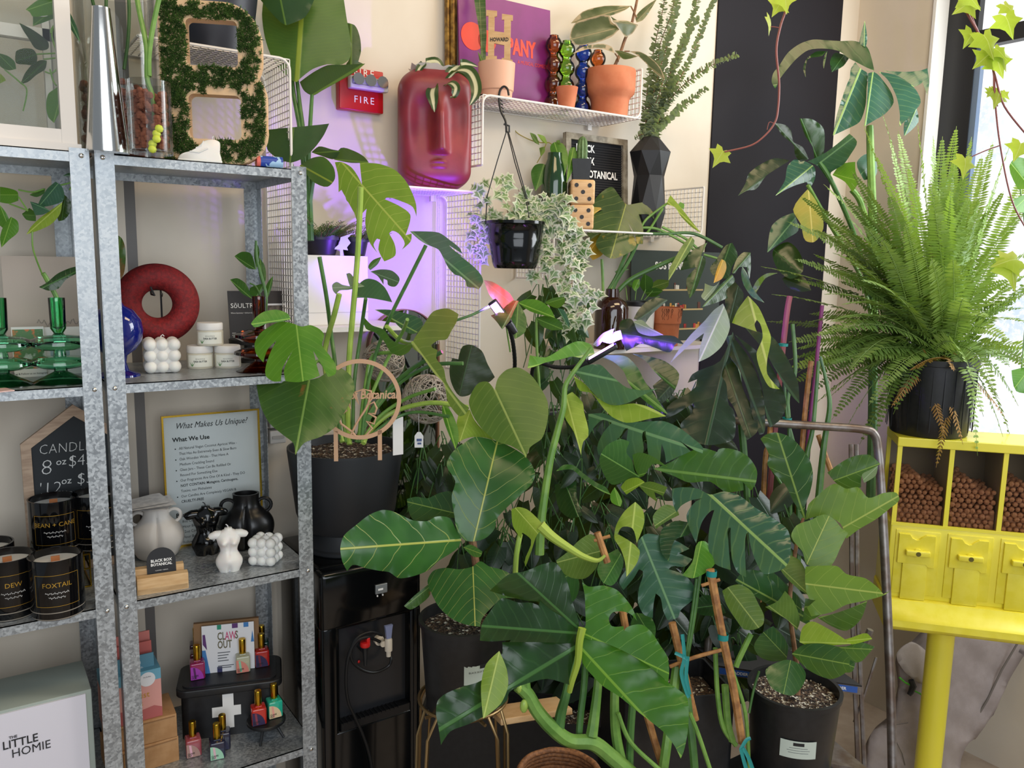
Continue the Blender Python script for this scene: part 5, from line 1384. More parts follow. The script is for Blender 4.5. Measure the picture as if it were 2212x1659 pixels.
MB().box(pb_.x-.012, pb_.x-.009, dy-.015, dy-.012, pb_.z-.020, pb_.z-.016).box(pb_.x+.003, pb_.x+.006, dy-.015, dy-.012, pb_.z-.020, pb_.z-.016).box(pb_.x-.010, pb_.x+.004, dy-.0175, dy-.017, pb_.z-.003, pb_.z+.002).build('indicator', WHITEINK, t, False, origin=o)
IV = M('ivory_plastic', '#d8cbb8', .35)
pw_ = PY(832, 1388, dy-.01)
tap = MB().lathe([(.013,0),(.013,.012),(.009,.012),(.008,.035),(0,.035)], 20, Matrix.Translation((pw_.x-.008, dy+.018, pw_.z)) @ Matrix.Rotation(pi/2, 4, 'X')).lathe([(0,-.034),(.006,-.034),(.0065,-.02),(.010,-.018),(.010,.012),(.008,.016),(0,.016)], 20, Matrix.Translation((pw_.x+.004, dy-.022, pw_.z)))
to = tap.build('white_tap', IV, t, origin=o)
MB().loft([[(pw_.x+.004+sx*a, dy-.022+sy*.004, pw_.z+h_) for sx, sy in ((-1,-1),(1,-1),(1,1),(-1,1))] for a, h_ in ((.006,.012),(.009,.04),(.011,.052))]).build('lever', M('grey_blue_lever', '#7f86a8', .3), to, False, origin=o)
pr_ = PY(786, 1392, dy-.01)
tap = MB().lathe([(.008,0),(.008,.03),(0,.03)], 16, Matrix.Translation((pr_.x, dy+.018, pr_.z-.015)) @ Matrix.Rotation(pi/2, 4, 'X')).lathe([(0,-.05),(.004,-.05),(.006,-.02),(.008,.0),(0,.0)], 16, Matrix.Translation((pr_.x, dy-.018, pr_.z-.004)))
to = tap.build('hot_tap', BLACKPL, t, origin=o)
RP = M('red_plastic', '#c8201e', .35)
MB().lathe([(.012,-.002),(.0135,.002),(.0125,.010),(0,.011)], 20, Matrix.Translation((pr_.x, dy-.018, pr_.z))).box(pr_.x+.002, pr_.x+.011, dy-.026, dy-.012, pr_.z+.008, pr_.z+.022, bev=.002).sphere((pr_.x-.003, dy+.016, pr_.z-.058), (.0035,.002,.0045), 8).build('red_lever', RP, to, origin=o)
t = thing('power_cable', 'black power cable coiled in front of the water dispenser', 'cable', PY(790, 1500, dy-.03)); oc = t.location
cy_ = lambda u, v, e=.02: PY(u, v, dy-e)
b = MB().tube(spline([cy_(836,1395,.0), cy_(800,1378), cy_(770,1385), cy_(752,1420), cy_(747,1470), cy_(752,1515), cy_(765,1545), cy_(785,1590), cy_(800,1640), cy_(808,1700), cy_(815,1760)], 6), .0042, 8)
b.tube(spline([cy_(838,1410,.005), cy_(845,1425), cy_(838,1440), cy_(812,1452), cy_(785,1448), cy_(762,1430), cy_(758,1405), cy_(772,1378), cy_(800,1366), cy_(825,1372)], 6), .0038, 8)
b.build('cable', M('black_rubber', '#0e0e0f', .4), t, origin=oc)

# ------------------------------------------------------------------ helpers for the big plants
def leafobj(parent, patches, mt, name='leaf'):
    b = MB()
    for pt_ in patches:
        kw = pt_[4] if len(pt_) > 4 else {}
        patch(b, pt_[0], pt_[1], pt_[2], pt_[3], **kw)
    return b.build(name, LEAF[mt] if isinstance(mt, str) else mt, parent, ang=180, origin=parent.location)
def stem(parent, pts, r, mt=None, name='stem', n=6, sides=8):
    return MB().tube(pxs(pts, n), r, sides).build(name, mt or STEM, parent, origin=parent.location)
C6 = lambda *a: c(600, 0, *a); A_ = lambda *a: c(550, 400, *a); M1 = lambda *a: c(1100, 400, *a); M2 = lambda *a: c(1512, 450, *a)
Q3 = lambda *a: c(550, 850, *a); Q4 = lambda *a: c(1100, 850, *a); Q5 = lambda *a: c(1512, 850, *a); Q6 = lambda *a: c(550, 1134, *a)
Q7 = lambda *a: c(1100, 1134, *a); Q8 = lambda *a: c(1512, 1134, *a); RR = lambda *a: c(1512, 0, *a)
def pot(parent, R0, R1, H, mat, soil=True, rim=.012):
    MB().lathe([(0,0),(R0*.96,0),(R0,.004),(R1,H-rim),(R1+.004,H-rim),(R1+.005,H),(R1-.004,H),(R1-.006,H-.03),(0,H-.03)], 56).build('pot', mat, parent)
    if soil:
        b = MB(); n = 40; vs = [(0, 0, H-.022)]
        for j in range(1, 7):
            for i in range(n):
                a = 2*pi*i/n; r = (R1-.005)*j/6; vs.append((r*cos(a), r*sin(a), H-.024+.006*noise.noise(Vector((r*60*cos(a), r*60*sin(a), 1)))))
        fs = [(0, 1+i, 1+(i+1) % n) for i in range(n)]
        for j in range(5):
            for i in range(n): a, b2 = 1+j*n+i, 1+j*n+(i+1) % n; fs.append((a, b2, b2+n, a+n))
        b.add(vs, fs).build('soil', MATS['soil'], parent)

# ------------------------------------------------------------------ bird of paradise
t = thing('bird_of_paradise', 'tall bird of paradise with broad leaves beside the red fire alarm', 'plant', (.80, 2.06, 1.14)); d = 2.09
leafobj(t, [([(663,-20),(740,-20),(749,41),(758,95),(755,127),(739,139),(707,139),(676,149),(647,171),(641,177),(620,165),(590,130),(572,80),(566,30),(572,-20)], [(641,177),(655,-20)], 2.05, 2.06, dict(fold=.22, nv=12, rip=.006))], 'bird')
leafobj(t, [([(555,-10),(640,-30),(682,-10),(660,36),(632,50),(617,54),(592,34)], [(617,54),(600,-30)], 2.0, 2.02, dict(fold=.2))], 'birddark')
leafobj(t, [(C6((470,155),(525,172),(560,250),(568,350),(550,420),(592,440),(500,500),(460,460),(490,400),(500,300)), C6((500,480),(500,160)), 2.14, 2.14)], 'birddark')
leafobj(t, [(C6((150,560),(240,495),(340,445),(450,442),(597,434),(530,490),(400,565),(300,620),(240,652),(180,620)), C6((240,650),(590,438)), 2.1, 2.05, dict(fold=-.2))], 'birddark')
leafobj(t, [([(577,322),(580,280),(630,275),(665,272),(711,267),(700,291),(679,320),(654,342),(628,351),(600,342)], [(626,351),(634,274)], 1.98, 2.0, dict(fold=.15, tilt=-.1))], 'birddark')
leafobj(t, [(C6((150,1130),(230,1080),(310,1070),(380,1140),(390,1220),(340,1275),(240,1240),(190,1180)), C6((160,1130),(360,1240)), 2.05, 2.0)], 'bird')
leafobj(t, [(C6((230,1040),(280,1000),(370,1020),(425,1030),(390,1085),(300,1065)), C6((240,1045),(420,1032)), 2.12, 2.1)], 'birddark')
leafobj(t, [(C6((385,1090),(430,1010),(520,1030),(590,1070),(622,1110),(500,1112)), C6((390,1090),(620,1108)), 2.12, 2.06, dict(fold=-.2))], 'birddark')
for s_ in ([(622,50),(626,110),(634,200),(648,280),(656,360),(662,450),(668,520)], [(641,170),(648,230),(655,290),(662,400),(668,520)], [(674,205),(670,270),(666,360),(670,450),(672,520)], [(628,350),(640,390),(655,440)], [(660,395),(664,440)], [(690,340),(676,390),(668,440)]):
    stem(t, [(u, v, d) for u, v in s_], [.0045, .0075], STEMD, 'stalk')

# small fern pots and white planter on the wall ledge
yl = 2.06; xw0, xw1 = .725, PY(795, 600, yl).x
ze = PY(730, 702, yl).z; zw = PY(730, 552, yl).z
t = thing('wall_ledge', 'narrow white wall ledge under the white planter box', 'shelf', (.85, YW, ze))
MB().box(-.15, .16, -.22, -.005, -.012, 0).build('board', WIREW, t, False)
t = thing('planter_box', 'plain white planter box on the wall ledge behind the monstera', 'planter', ((xw0+xw1)/2, yl, ze))
w = (xw1-xw0)/2; h = zw-ze
MB().box(-w, w, 0, .10, 0, h, bev=.002).build('box', WHITEPL, t, False)
MB().box(-w-.0005, w+.0005, -.0006, .0, h*.18, h*.185).build('seam', M('seam_grey', '#a8a6a4', .6), t, False)
def smallfern(label, u, v, R, H, seed, nfr, span, mat):
    p = PY(u, v, yl+.045); p.z = zw
    t = thing('potted_fern', label, 'fern', p, 0, 'small ferns on the white planter'); r_ = random.Random(seed)
    pot(t, R*.8, R, H, M('purple_black_pot', '#1e1a24', .4))
    b = MB(); b2 = MB()
    for i in range(nfr):
        a = r_.uniform(0, 2*pi); L = r_.uniform(.05, .10)*span; up = r_.uniform(.5, 1.2)
        p0 = Vector((R*.5*cos(a), R*.5*sin(a), H-.02)); q = [p0+Vector((cos(a)*L*f*1.0, sin(a)*L*f*1.0, L*up*(f-.35*f*f))) for f in (0, .3, .6, 1)]
        sp = spline(q, 5); b2.tube(sp, .0008, 4)
        for k_ in range(3, len(sp)-1):
            tg = (sp[k_+1]-sp[k_]).normalized(); s1 = tg.cross(Vector((0, 0, 1))).normalized()
            f = k_/len(sp); l_ = .022*(1-.75*f)
            for sg in (-1, 1):
                tip = sp[k_]+(s1*sg+tg*.5+Vector((0, 0, .2))).normalized()*l_
                for m_ in range(4):
                    q0 = sp[k_].lerp(tip, .25+m_*.25); gl(b, q0, q0+(s1*sg*.3+tg*(1 if m_ % 2 else -.6)+Vector((0, 0, r_.uniform(-.3, .3)))).normalized()*.007, .0035, Vector((0, 0, 1)), 'ovate', .1, .1, 2, 1)
    b2.build('stem', BROWN, t); b.build('foliage', LEAF[mat], t, ang=180)
smallfern('small bushy fern in a dark pot, left on the white planter', 692, 550, .050, .052, 4, 46, 1.0, 'mid')
smallfern('small fern in a dark pot beside the white arrow marker', 766, 550, .036, .050, 9, 34, .85, 'mid')
pa_ = PY(738, 551, yl+.005); pa_.z = zw
t = thing('plant_marker', 'white arrow shaped plant marker between the small ferns', 'marker', pa_, yaw_to_cam(pa_))
MB().mesh(curve_mesh([[(-.004,-.004),(.004,-.004),(.004,.016),(.017,.014),(.014,.022),(.024,.034),(.016,.046),(.030,.060),(-.002,.048),(-.006,.03),(-.022,.016),(-.004,.016)]], .003), put(0, 0, 0)).build('marker', WHITEPL, t, False)
t = thing('bead_chain', 'white bead chain hanging from the middle wire shelf', 'chain', PY(947, 420, 2.16)); o = t.location
p0_, p1_ = PY(946, 412, 2.16), PY(943, 745, 2.16); b = MB()
for s_ in (0, .006):
    for i in range(110): b.sphere(tuple(p0_.lerp(p1_, i/110)+Vector((s_, 0, 0))), .0021, 6)
b.build('beads', WHITEPL, t, origin=o)

# ------------------------------------------------------------------ arched mirror at the wall
t = thing('arched_mirror', 'arched wall mirror with thin wooden rim half hidden behind the monstera', 'mirror', PY(880, 900, 2.19)); o = t.location
ym = 2.185; xa, xb = PY(795, 760, ym).x, PY(948, 800, ym).x; r_ = (xb-xa)/2; zt_ = PY(860, 668, ym).z; zb_ = dzt-.12
pl = [(xa-o.x, zb_-o.z), (xb-o.x, zb_-o.z)]+arc((xa+xb)/2-o.x, zt_-r_-o.z, r_, 0, pi, 24)
pi_ = [((x-(xa+xb)/2+o.x)*.955+(xa+xb)/2-o.x, (y-(zt_-r_-o.z))*.98+(zt_-r_-o.z)) for x, y in pl]
MB().mesh(curve_mesh([pl, pi_], .02), put(0, 0, 0)).build('rim', M('copper_wood', '#8a6048', .4), t, False)
MB().mesh(curve_mesh([pi_], .004), put(0, 0, 0)).build('mirror_glass', M('mirror', '#8f9a98', .03, 1), t, False)

# ------------------------------------------------------------------ monstera in the big black pot
pc_ = Vector((.832, 2.015, dzt)); RPOT = .152; HPOT = .275
t = thing('potted_monstera', 'monstera in a big matt black pot standing on the water dispenser', 'plant', pc_)
MB().lathe([(0,0),(.112,0),(.116,.004),(.116,.012),(.110,.016),(.108,.05),(.106,.055),(.118,.06),(.132,.10),(RPOT,HPOT-.008),(RPOT,HPOT),(RPOT-.005,HPOT),(RPOT-.012,HPOT-.04),(0,HPOT-.04)], 64).build('pot', M('matt_charcoal', '#202226', .5), t)
b = MB(); vs = [(0, 0, HPOT-.02)]; n = 48
for j in range(1, 9):
    for i in range(n): a = 2*pi*i/n; r = (RPOT-.008)*j/8; vs.append((r*cos(a), r*sin(a), HPOT-.022+.010*noise.noise(Vector((r*40*cos(a), r*40*sin(a), 4)))))
fs = [(0, 1+i, 1+(i+1) % n) for i in range(n)]+[(1+j*n+i, 1+j*n+(i+1) % n, 1+(j+1)*n+(i+1) % n, 1+(j+1)*n+i) for j in range(7) for i in range(n)]
b.add(vs, fs).build('soil', MATS['soil'], t)
P1 = A_((575,-90),(640,60),(655,130),(690,100),(680,180),(695,235),(765,160),(755,260),(790,400),(838,462),(812,405),(835,365),(857,372),(845,440),(885,520),(960,480),(955,400),(918,330),(940,312),(985,332),(1025,400),(1005,440),(1067,382),(1072,330),(1030,342),(1060,250),(1062,200),(985,140),(890,95),(900,85),(1000,110),(1080,150),(1105,215),(1102,140),(1050,50),(1010,0))
P1 = A_((575,0),(600,15),(640,60),(650,125),(672,165),(695,235),(765,160),(755,260),(790,400),(838,462),(812,405),(835,365),(857,372),(845,440),(885,520),(960,480),(955,400),(918,330),(940,312),(985,332),(1025,400),(1005,440),(1067,382),(1072,330),(1030,342),(1060,250),(1062,200),(985,140),(890,97),(900,86),(1000,110),(1080,150),(1105,215)) + C6((945,1400),(915,1310),(870,1230),(800,1160),(690,1118),(560,1110),(575,1262),(545,1200),(500,1140),(430,1105),(390,1108),(412,1200),(415,1312),(450,1285),(480,1275),(520,1275),(465,1320),(470,1370),(510,1395),(540,1360),(520,1450))
leafobj(t, [(P1, C6((575,1265),(905,1640)), 2.02, 1.98, dict(fold=.10, tilt=.12, dens=16, rip=.008))], leafmat('leaf_backlit', '#6f962e', '#b5c65c', '#83a83a', rough=.42, nv=8, slant=.5, vw=.04, ribw=.016, vmix=.75, transl=.35))
leafobj(t, [(A_((1060,315),(1150,315),(1260,325),(1340,380),(1400,430),(1420,470),(1330,412),(1345,430),(1440,500),(1400,480),(1500,560),(1550,620),(1560,660),(1530,712),(1500,700),(1450,692),(1440,655),(1400,620),(1370,612),(1320,560),(1290,500),(1255,440),(1175,405),(1120,370)), A_((1170,400),(1530,705)), 2.06, 1.98)], 'blue')
leafobj(t, [(A_((320,965),(265,945),(180,930),(110,960),(40,1010),(0,1080),(10,1150),(60,1210),(70,1170),(90,1120),(150,1060),(100,1160),(75,1300),(130,1340),(180,1338),(190,1250),(260,1130),(200,1260),(210,1338),(300,1345),(400,1320),(445,1300),(430,1250),(400,1130),(460,1230),(500,1310),(550,1290),(555,1230),(510,1160),(460,1090),(475,1020),(440,980),(380,955)), A_((285,960),(330,1340)), 1.77, 1.70, dict(fold=.3, dens=13, nv=4))], 'bright')
leafobj(t, [(A_((0,910),(60,865),(150,850),(230,880),(247,915),(180,932),(90,942),(0,970),(-25,945)), A_((240,912),(-20,950)), 1.78, 1.74)], 'bright')
leafobj(t, [([(645,824),(690,815),(727,792),(758,812),(766,835),(757,868),(741,896),(727,920),(694,943),(657,957),(638,983),(634,958),(612,940),(582,914),(565,882),(558,855),(555,805),(562,798),(591,819)], [(668,818),(638,980)], 1.84, 1.74, dict(fold=.22, dens=12, tilt=.1))], 'damaged')
leafobj(t, [(A_((1080,1070),(1150,960),(1220,862),(1320,842),(1392,880),(1380,930),(1340,1000),(1310,1052),(1250,1060),(1205,1092),(1215,1110),(1250,1125),(1240,1180),(1290,1250),(1310,1340),(1400,1470),(1466,1520),(1440,1562),(1400,1577),(1360,1540),(1320,1480),(1290,1350),(1230,1290),(1180,1220),(1130,1150),(1080,1110)), A_((1090,1090),(1440,1560)), 1.90, 1.80, dict(fold=.25, tilt=.1, dens=14))], 'olive')
leafobj(t, [(A_((730,880),(800,955),(880,985),(940,1060),(1000,1085),(1080,1093),(1050,1140),(990,1165),(930,1140),(880,1060),(830,1010),(760,980)), A_((1080,1092),(735,885)), 1.92, 1.98)], 'mid')
leafobj(t, [(A_((820,850),(920,850),(1050,880),(1130,910),(1150,950),(1100,1012),(1050,1010),(990,970),(930,910)), A_((825,852),(1110,1005)), 2.05, 1.98)], 'silver')
leafobj(t, [(A_((680,770),(700,690),(760,640),(830,650),(890,700),(940,800),(870,785),(780,770)), A_((690,760),(935,798)), 2.02, 1.96)], 'blue')
leafobj(t, [(A_((790,590),(860,575),(940,585),(990,640),(960,692),(910,680),(905,650),(880,640),(880,680),(840,620)), A_((790,590),(980,660)), 2.1, 2.06)], 'blue')
leafobj(t, [(A_((530,680),(560,660),(600,680),(650,690),(640,660),(625,605),(650,600),(690,650),(750,690),(640,715),(580,720),(555,745),(535,720)), A_((560,700),(740,690)), 2.0, 1.98)], 'pale')
leafobj(t, [(A_((775,560),(810,510),(865,490),(840,540),(790,580)), A_((775,575),(862,492)), 2.05, 2.05)], 'mid')
for s_, r in (([(730,402),(727,440),(785,640)], 0),):
    pass
ST = [([(779,404),(777,460),(772,560),(762,680),(754,780),(752,900),(755,960)], .0068, STEML), ([(920,530),(880,610),(845,680),(820,740),(795,830),(780,950)], .0045, STEMD), ([(690,555),(705,640),(715,720),(725,800),(735,950)], .005, STEMD), ([(733,635),(722,680),(705,740),(702,790),(720,880),(740,955)], .0065, STEML), ([(790,645),(778,730),(765,830),(762,950)], .0045, STEMD),
    ([(893,745),(850,760),(805,770),(790,830),(775,950)], .005, STEM), ([(893,742),(865,735),(835,705)], .0055, STEML), ([(668,815),(690,780),(730,850),(748,955)], .004, STEM), ([(640,705),(690,760),(735,850),(750,955)], .004, STEM), ([(880,690),(868,720),(840,770),(800,860),(770,955)], .0045, STEM),
    ([(1000,785),(930,790),(860,830),(800,900),(775,955)], .005, STEMD), ([(1010,880),(930,870),(850,890),(800,930),(785,958)], .006, STEML), ([(955,760),(900,790),(850,830),(800,890),(770,955)], .0055, STEMD), ([(940,840),(880,860),(820,900),(780,955)], .0045, STEM), ([(970,900),(900,890),(850,905),(800,940)], .004, STEMD)]
for s_, r, m_ in ST:
    n = len(s_); stem(t, [(u, v, (1.92 if v < 700 else 1.96)+(.06*(1-abs(i/(n-1)*2-1)))) for i, (u, v) in enumerate(s_)], r, m_)
# wooden ring marker
pm = P(778, 863, 1.885)
t = thing('wooden_marker', 'round wooden plant marker with leaf cut-out and script in the black pot', 'marker', pm, yaw_to_cam(pm)); k = dep(pm)/F
b = MB().mesh(curve_mesh([arc(0, 0, 88*k, 0, 2*pi, 64)[:-1], arc(0, 0, 79*k, 0, 2*pi, 64)[:-1]], .004), put(0, 0, 0))
b.box(-57*k, -48*k, -.002, .002, -135*k, -68*k).box(37*k, 46*k, -.002, .002, -135*k, -68*k)
b.build('ring', M('laser_cut_wood', '#c39a78', .55), t, False)
lf = [(-30,-62),(-52,-45),(-62,-22),(-58,-30),(-40,-15),(-50,-10),(-42,8),(-32,-12),(-38,12),(-28,22),(-14,-2),(-22,24),(-5,30),(2,8),(-2,30),(12,26),(14,10),(2,-6),(18,2),(24,-12),(20,-24),(6,-22),(22,-32),(18,-46),(2,-40),(14,-56),(2,-70),(-10,-78),(-22,-72)]
b = MB().tube([(x*k*1.0+.012, 0, (y-8)*k) for x, y in lf], .0026, 6, closed=True).tube(spline([((-34)*k+.012, 0, -82*k), (-18*k+.012, 0, -50*k), (4*k+.012, 0, -14*k), (10*k+.012, 0, 14*k)], 4), .0026, 6)
b.mesh(text_mesh('Box Botanical', .0285, 'RIGHT', .15, bold=.0007, xs=.82), put(80*k, -.0015, 2*k)).build('leaf_and_script', M('laser_cut_wood', ''), t, False)
t = thing('white_tag', 'small white plant tag stuck in the soil of the big black pot', 'tag', P(860, 940, 2.02)); MB().box(-.014, .014, 0, .0015, -.05, .045).build('tag', WHITEPL, t, False)
# wicker balls
def ball(label, p, R, n, col, seed):
    t = thing('wicker_ball', label, 'ball', p, 0, 'woven twig balls'); r_ = random.Random(seed); b = MB()
    for i in range(n):
        ax = Vector((r_.gauss(0, 1), r_.gauss(0, 1), r_.gauss(0, 1))).normalized(); u_ = ax.orthogonal().normalized(); v_ = ax.cross(u_); off = r_.uniform(-.55, .55)*R; rr = sqrt(R*R-off*off)*r_.uniform(.97, 1.02)
        b.tube([ax*off+u_*(rr*cos(2*pi*j/26))+v_*(rr*sin(2*pi*j/26)) for j in range(26)], .0013, 5, closed=True)
    b.build('woven_twigs', col, t)
    return t
WICK = M('grey_twig', '#8a8074', .6, col2='#b0a698', nscale=40)
ball('round grey woven twig ball beside the big black pot', P(922, 862, 2.13), .064, 46, WICK, 1)
ball('woven twig ball behind the stems in the big black pot', P(828, 780, 2.20), .056, 36, WICK, 2)
p = P(905, 950, 2.06); t = thing('price_tag', 'white paper price tag hanging from the woven twig ball', 'tag', p, yaw_to_cam(p))
MB().mesh(curve_mesh([[(-.011,-.020),(.011,-.020),(.011,.010),(.004,.020),(-.004,.020),(-.011,.010)]], .001), put(0, 0, 0)).build('tag', PAPER, t, False)
MB().box(-.006, .007, -.0009, -.0005, -.004, .003).box(-.004, .006, -.0009, -.0005, -.012, -.007).build('print', M('blue_ink', '#4a5a88', .6), t, False)
MB().tube([(0, 0, .018), (-.001, 0, .075)], .0006, 4).build('string', PAPER, t)

# ------------------------------------------------------------------ fiddle leaf fig on the wire stand
pf = P(1000, 1512, 1.93); pf.z = PY(1000, 1520, pf.y).z
t = thing('potted_fig', 'fiddle leaf fig with large veined leaves in a black nursery pot on a wire stand', 'plant', pf)
Rf = .100; zf1 = P(1000, 1320, 1.93).z-pf.z
pot(t, Rf*.86, Rf, zf1, BLACKPL)
pl_ = P(1040, 1408, dep(pf)-Rf)
b = MB(); R_ = Rf*.945+.001; a0 = yaw_to_cam(pf)-pi/2+.42; zl_ = zf1*.56
b.add([(R_*cos(a0+x), R_*sin(a0+x), z_) for i in range(9) for x, z_ in ((-.40+i*.1, zl_-.024), (-.40+i*.1, zl_+.024))], [(2*i, 2*i+2, 2*i+3, 2*i+1) for i in range(8)]).build('label', M('pale_green_label', '#c3ccc0', .5), t)
b = MB(); wrap(b, text_mesh('BLACK BOX BOTANICAL', .0058), R_+.0006, zl_+.003, a0+.05); b.build('label_lettering', INK, t, False)
b = MB(); b.add([((R_+.0004)*cos(a0+x), (R_+.0004)*sin(a0+x), z_) for i in range(4) for x, z_ in ((-.02+i*.1, zl_+.012), (-.02+i*.1, zl_+.022))], [(2*i, 2*i+2, 2*i+3, 2*i+1) for i in range(3)]).build('label_block', INK, t)
stem(t, [(1030,1380,1.93),(1032,1300,1.93),(1028,1220,1.93),(1020,1165,1.93)], .009, BROWN, 'trunk')
leafobj(t, [(Q3((1500,1010),(1430,1000),(1380,930),(1365,840),(1345,700),(1370,600),(1310,490),(1330,430),(1370,380),(1440,330),(1500,297),(1600,310),(1720,350),(1850,430),(1900,500),(1915,560),(1890,620),(1830,680),(1720,780),(1650,860),(1640,920),(1580,985)), Q3((1500,990),(1640,400)), 1.90, 1.96, dict(fold=-.18, bend=.12, dens=13))], 'fig')
leafobj(t, [(Q3((1410,990),(1370,920),(1330,850),(1240,840),(1180,870),(1080,865),(1000,830),(930,800),(870,795),(780,830),(690,900),(610,970),(585,1050),(600,1150),(632,1212),(670,1170),(750,1190),(850,1210),(920,1220),(980,1260),(1070,1250),(1180,1210),(1260,1140),(1340,1090),(1390,1050)), Q3((1410,1000),(600,1060)), 1.90, 1.74, dict(fold=.22, bend=.15, dens=13, tilt=.1))], 'fig')
leafobj(t, [(Q3((1490,1180),(1540,1145),(1600,1180),(1680,1200),(1740,1230),(1790,1340),(1800,1400),(1690,1400),(1600,1480),(1550,1540),(1540,1592),(1450,1580),(1350,1540),(1260,1460),(1210,1370),(1180,1280),(1220,1210),(1300,1190),(1400,1200)), Q3((1490,1190),(1505,1590)), 1.90, 1.78, dict(fold=.22, bend=.1, dens=13))], 'fig')
leafobj(t, [(Q3((1040,720),(1100,705),(1180,715),(1260,680),(1340,670),(1355,700),(1370,850),(1230,850),(1160,870),(1080,860),(1050,800)), Q3((1380,820),(1045,740)), 1.97, 2.0)], 'figdark')
leafobj(t, [(Q3((1020,1450),(1090,1380),(1190,1300),(1200,1370),(1130,1440),(1060,1475)), Q3((1195,1320),(1025,1455)), 1.93, 1.9)], 'damaged')
leafobj(t, [(Q3((1425,1050),(1470,1030),(1555,1080),(1540,1115),(1490,1112)), Q3((1430,1050),(1550,1095)), 1.90, 1.87)], 'fig')
# wire stand
t = thing('wire_plant_stand', 'brass wire plant stand under the left fiddle leaf fig', 'plant stand', (pf.x, pf.y, 0))
zr_ = pf.z; b = MB()
b.tube([((Rf+.004)*cos(2*pi*i/40), (Rf+.004)*sin(2*pi*i/40), zr_+.018) for i in range(40)], .004, 8, closed=True)
b.tube([((Rf-.03)*cos(2*pi*i/40), (Rf-.03)*sin(2*pi*i/40), zr_-.006) for i in range(40)], .004, 8, closed=True).build('ring', BRASS, t)
MB().tube([(-Rf, 0, zr_-.005), (Rf, 0, zr_-.005)], .004, 6).tube([(0, -Rf, zr_-.005), (0, Rf, zr_-.005)], .004, 6).build('cross_bar', BRASS, t)
for k_ in range(4):
    a = k_*pi/2+.25
    for s_ in (-.26, .26):
        MB().tube([((Rf+.004)*cos(a+s_*.8), (Rf+.004)*sin(a+s_*.8), zr_+.018), ((Rf+.03)*cos(a+s_*.5), (Rf+.03)*sin(a+s_*.5), zr_-.03), ((Rf+.07)*cos(a), (Rf+.07)*sin(a), .006)], .0035, 7).build('leg', BRASS, t)

# ------------------------------------------------------------------ climbing monstera group on stakes (centre)
t = thing('staked_monstera', 'large monstera with a thick arching stem and glossy leaves in front, centre of the plants', 'plant', P(1420, 1640, 1.95)); TS = t
leafobj(t, [(Q7((480,715),(470,640),(430,520),(400,400),(360,310),(310,255),(220,270),(150,300),(90,320),(0,335))+Q6((1690,370),(1605,450),(1700,480),(1800,505),(1880,520))+Q7((200,525),(300,600)), Q7((480,715),(60,330)), 1.72, 1.68, dict(fold=.18, dens=12, tilt=.12)),
    (Q7((480,715),(300,590),(210,520),(200,550),(150,530))+Q6((1800,530),(1690,500),(1600,600),(1550,680),(1538,790),(1620,795),(1750,785))+Q7((0,800),(200,800),(470,810)), Q7((480,740),(-180,690)), 1.72, 1.63, dict(fold=.2, dens=12)),
    (Q7((470,790),(200,795),(0,800))+Q6((1690,800),(1690,870),(1550,1060),(1400,1110),(1290,1160),(1250,1200),(1238,1280),(1258,1400),(1272,1502),(1335,1410),(1460,1360),(1560,1310),(1720,1200),(1740,1140),(1900,1070),(2000,1050),(2150,1092))+Q7((410,1090),(440,930)), Q7((460,830),(-400,1350)), 1.72, 1.58, dict(fold=.2, dens=13))], 'dark')
leafobj(t, [(Q7((500,715),(520,690),(520,600),(515,480),(497,388),(540,420),(640,413),(730,440),(800,510),(845,575),(872,655),(828,608),(770,590),(705,598),(680,640),(700,690),(780,690),(786,722),(800,700),(905,680),(970,730),(1030,820),(1080,900),(1092,1000),(1085,1075),(950,960),(800,870),(640,800),(520,770)), Q7((505,740),(1060,1000)), 1.72, 1.66, dict(fold=.2, dens=13, tilt=-.1)),
    (Q7((505,760),(640,800),(800,870),(950,960),(1085,1075),(1150,1120),(1212,1175),(1225,1250),(1220,1400),(1190,1550),(1170,1595),(1130,1510),(1050,1410),(950,1330),(860,1260),(750,1170),(640,1100),(570,1030),(500,940)), Q7((500,850),(1180,1590)), 1.72, 1.60, dict(fold=.2, dens=13))], leafmat('leaf_fresh_green', '#2f6a1c', '#7fae3c', '#3c7a22', rough=.34, nv=6, slant=.6, vw=.03, ribw=.012, vmix=.5, transl=.3))
stem(t, [(1258,1357,1.70),(1252,1385,1.70),(1248,1430,1.705),(1236,1470,1.71),(1230,1494,1.72)], [.009,.008,.008,.008,.007,.006], leafmat('midrib_stalk', '#93ac34', '#a8be48', nv=1, vmix=0), 'petiole')
leafobj(t, [(Q6((1670,860),(1720,980),(1730,1100),(1680,1220),(1560,1322),(1545,1100),(1580,950)), Q6((1670,865),(1562,1320)), 1.62, 1.58)], 'lime')
ARCH = [(1118,1480,1.80),(1140,1500,1.80),(1160,1535,1.80),(1190,1570,1.80),(1230,1600,1.81),(1280,1605,1.82),(1320,1635,1.83),(1360,1670,1.84),(1400,1710,1.86)]
stem(t, ARCH, [.014,.015,.017,.018,.019,.019,.019,.019,.019], STEM, 'trunk')
stem(t, [(1136,1470,1.80),(1142,1505,1.80),(1160,1540,1.81)], .009, STEM)
stem(t, [(1240,1400,1.83),(1225,1490,1.80),(1212,1540,1.81),(1205,1585,1.81)], [.007,.008,.010,.014], STEMD)
stem(t, [(1300,1370,1.86),(1292,1475,1.84),(1285,1540,1.83),(1278,1590,1.82)], [.008,.009,.010,.014], STEM)
stem(t, [(1268,1370,1.88),(1262,1480,1.85),(1255,1540,1.84),(1250,1600,1.83)], .008, STEMD)
stem(t, [(1335,1380,1.9),(1328,1490,1.86),(1330,1580,1.86),(1345,1660,1.86)], [.009,.011,.011,.013], STEM)
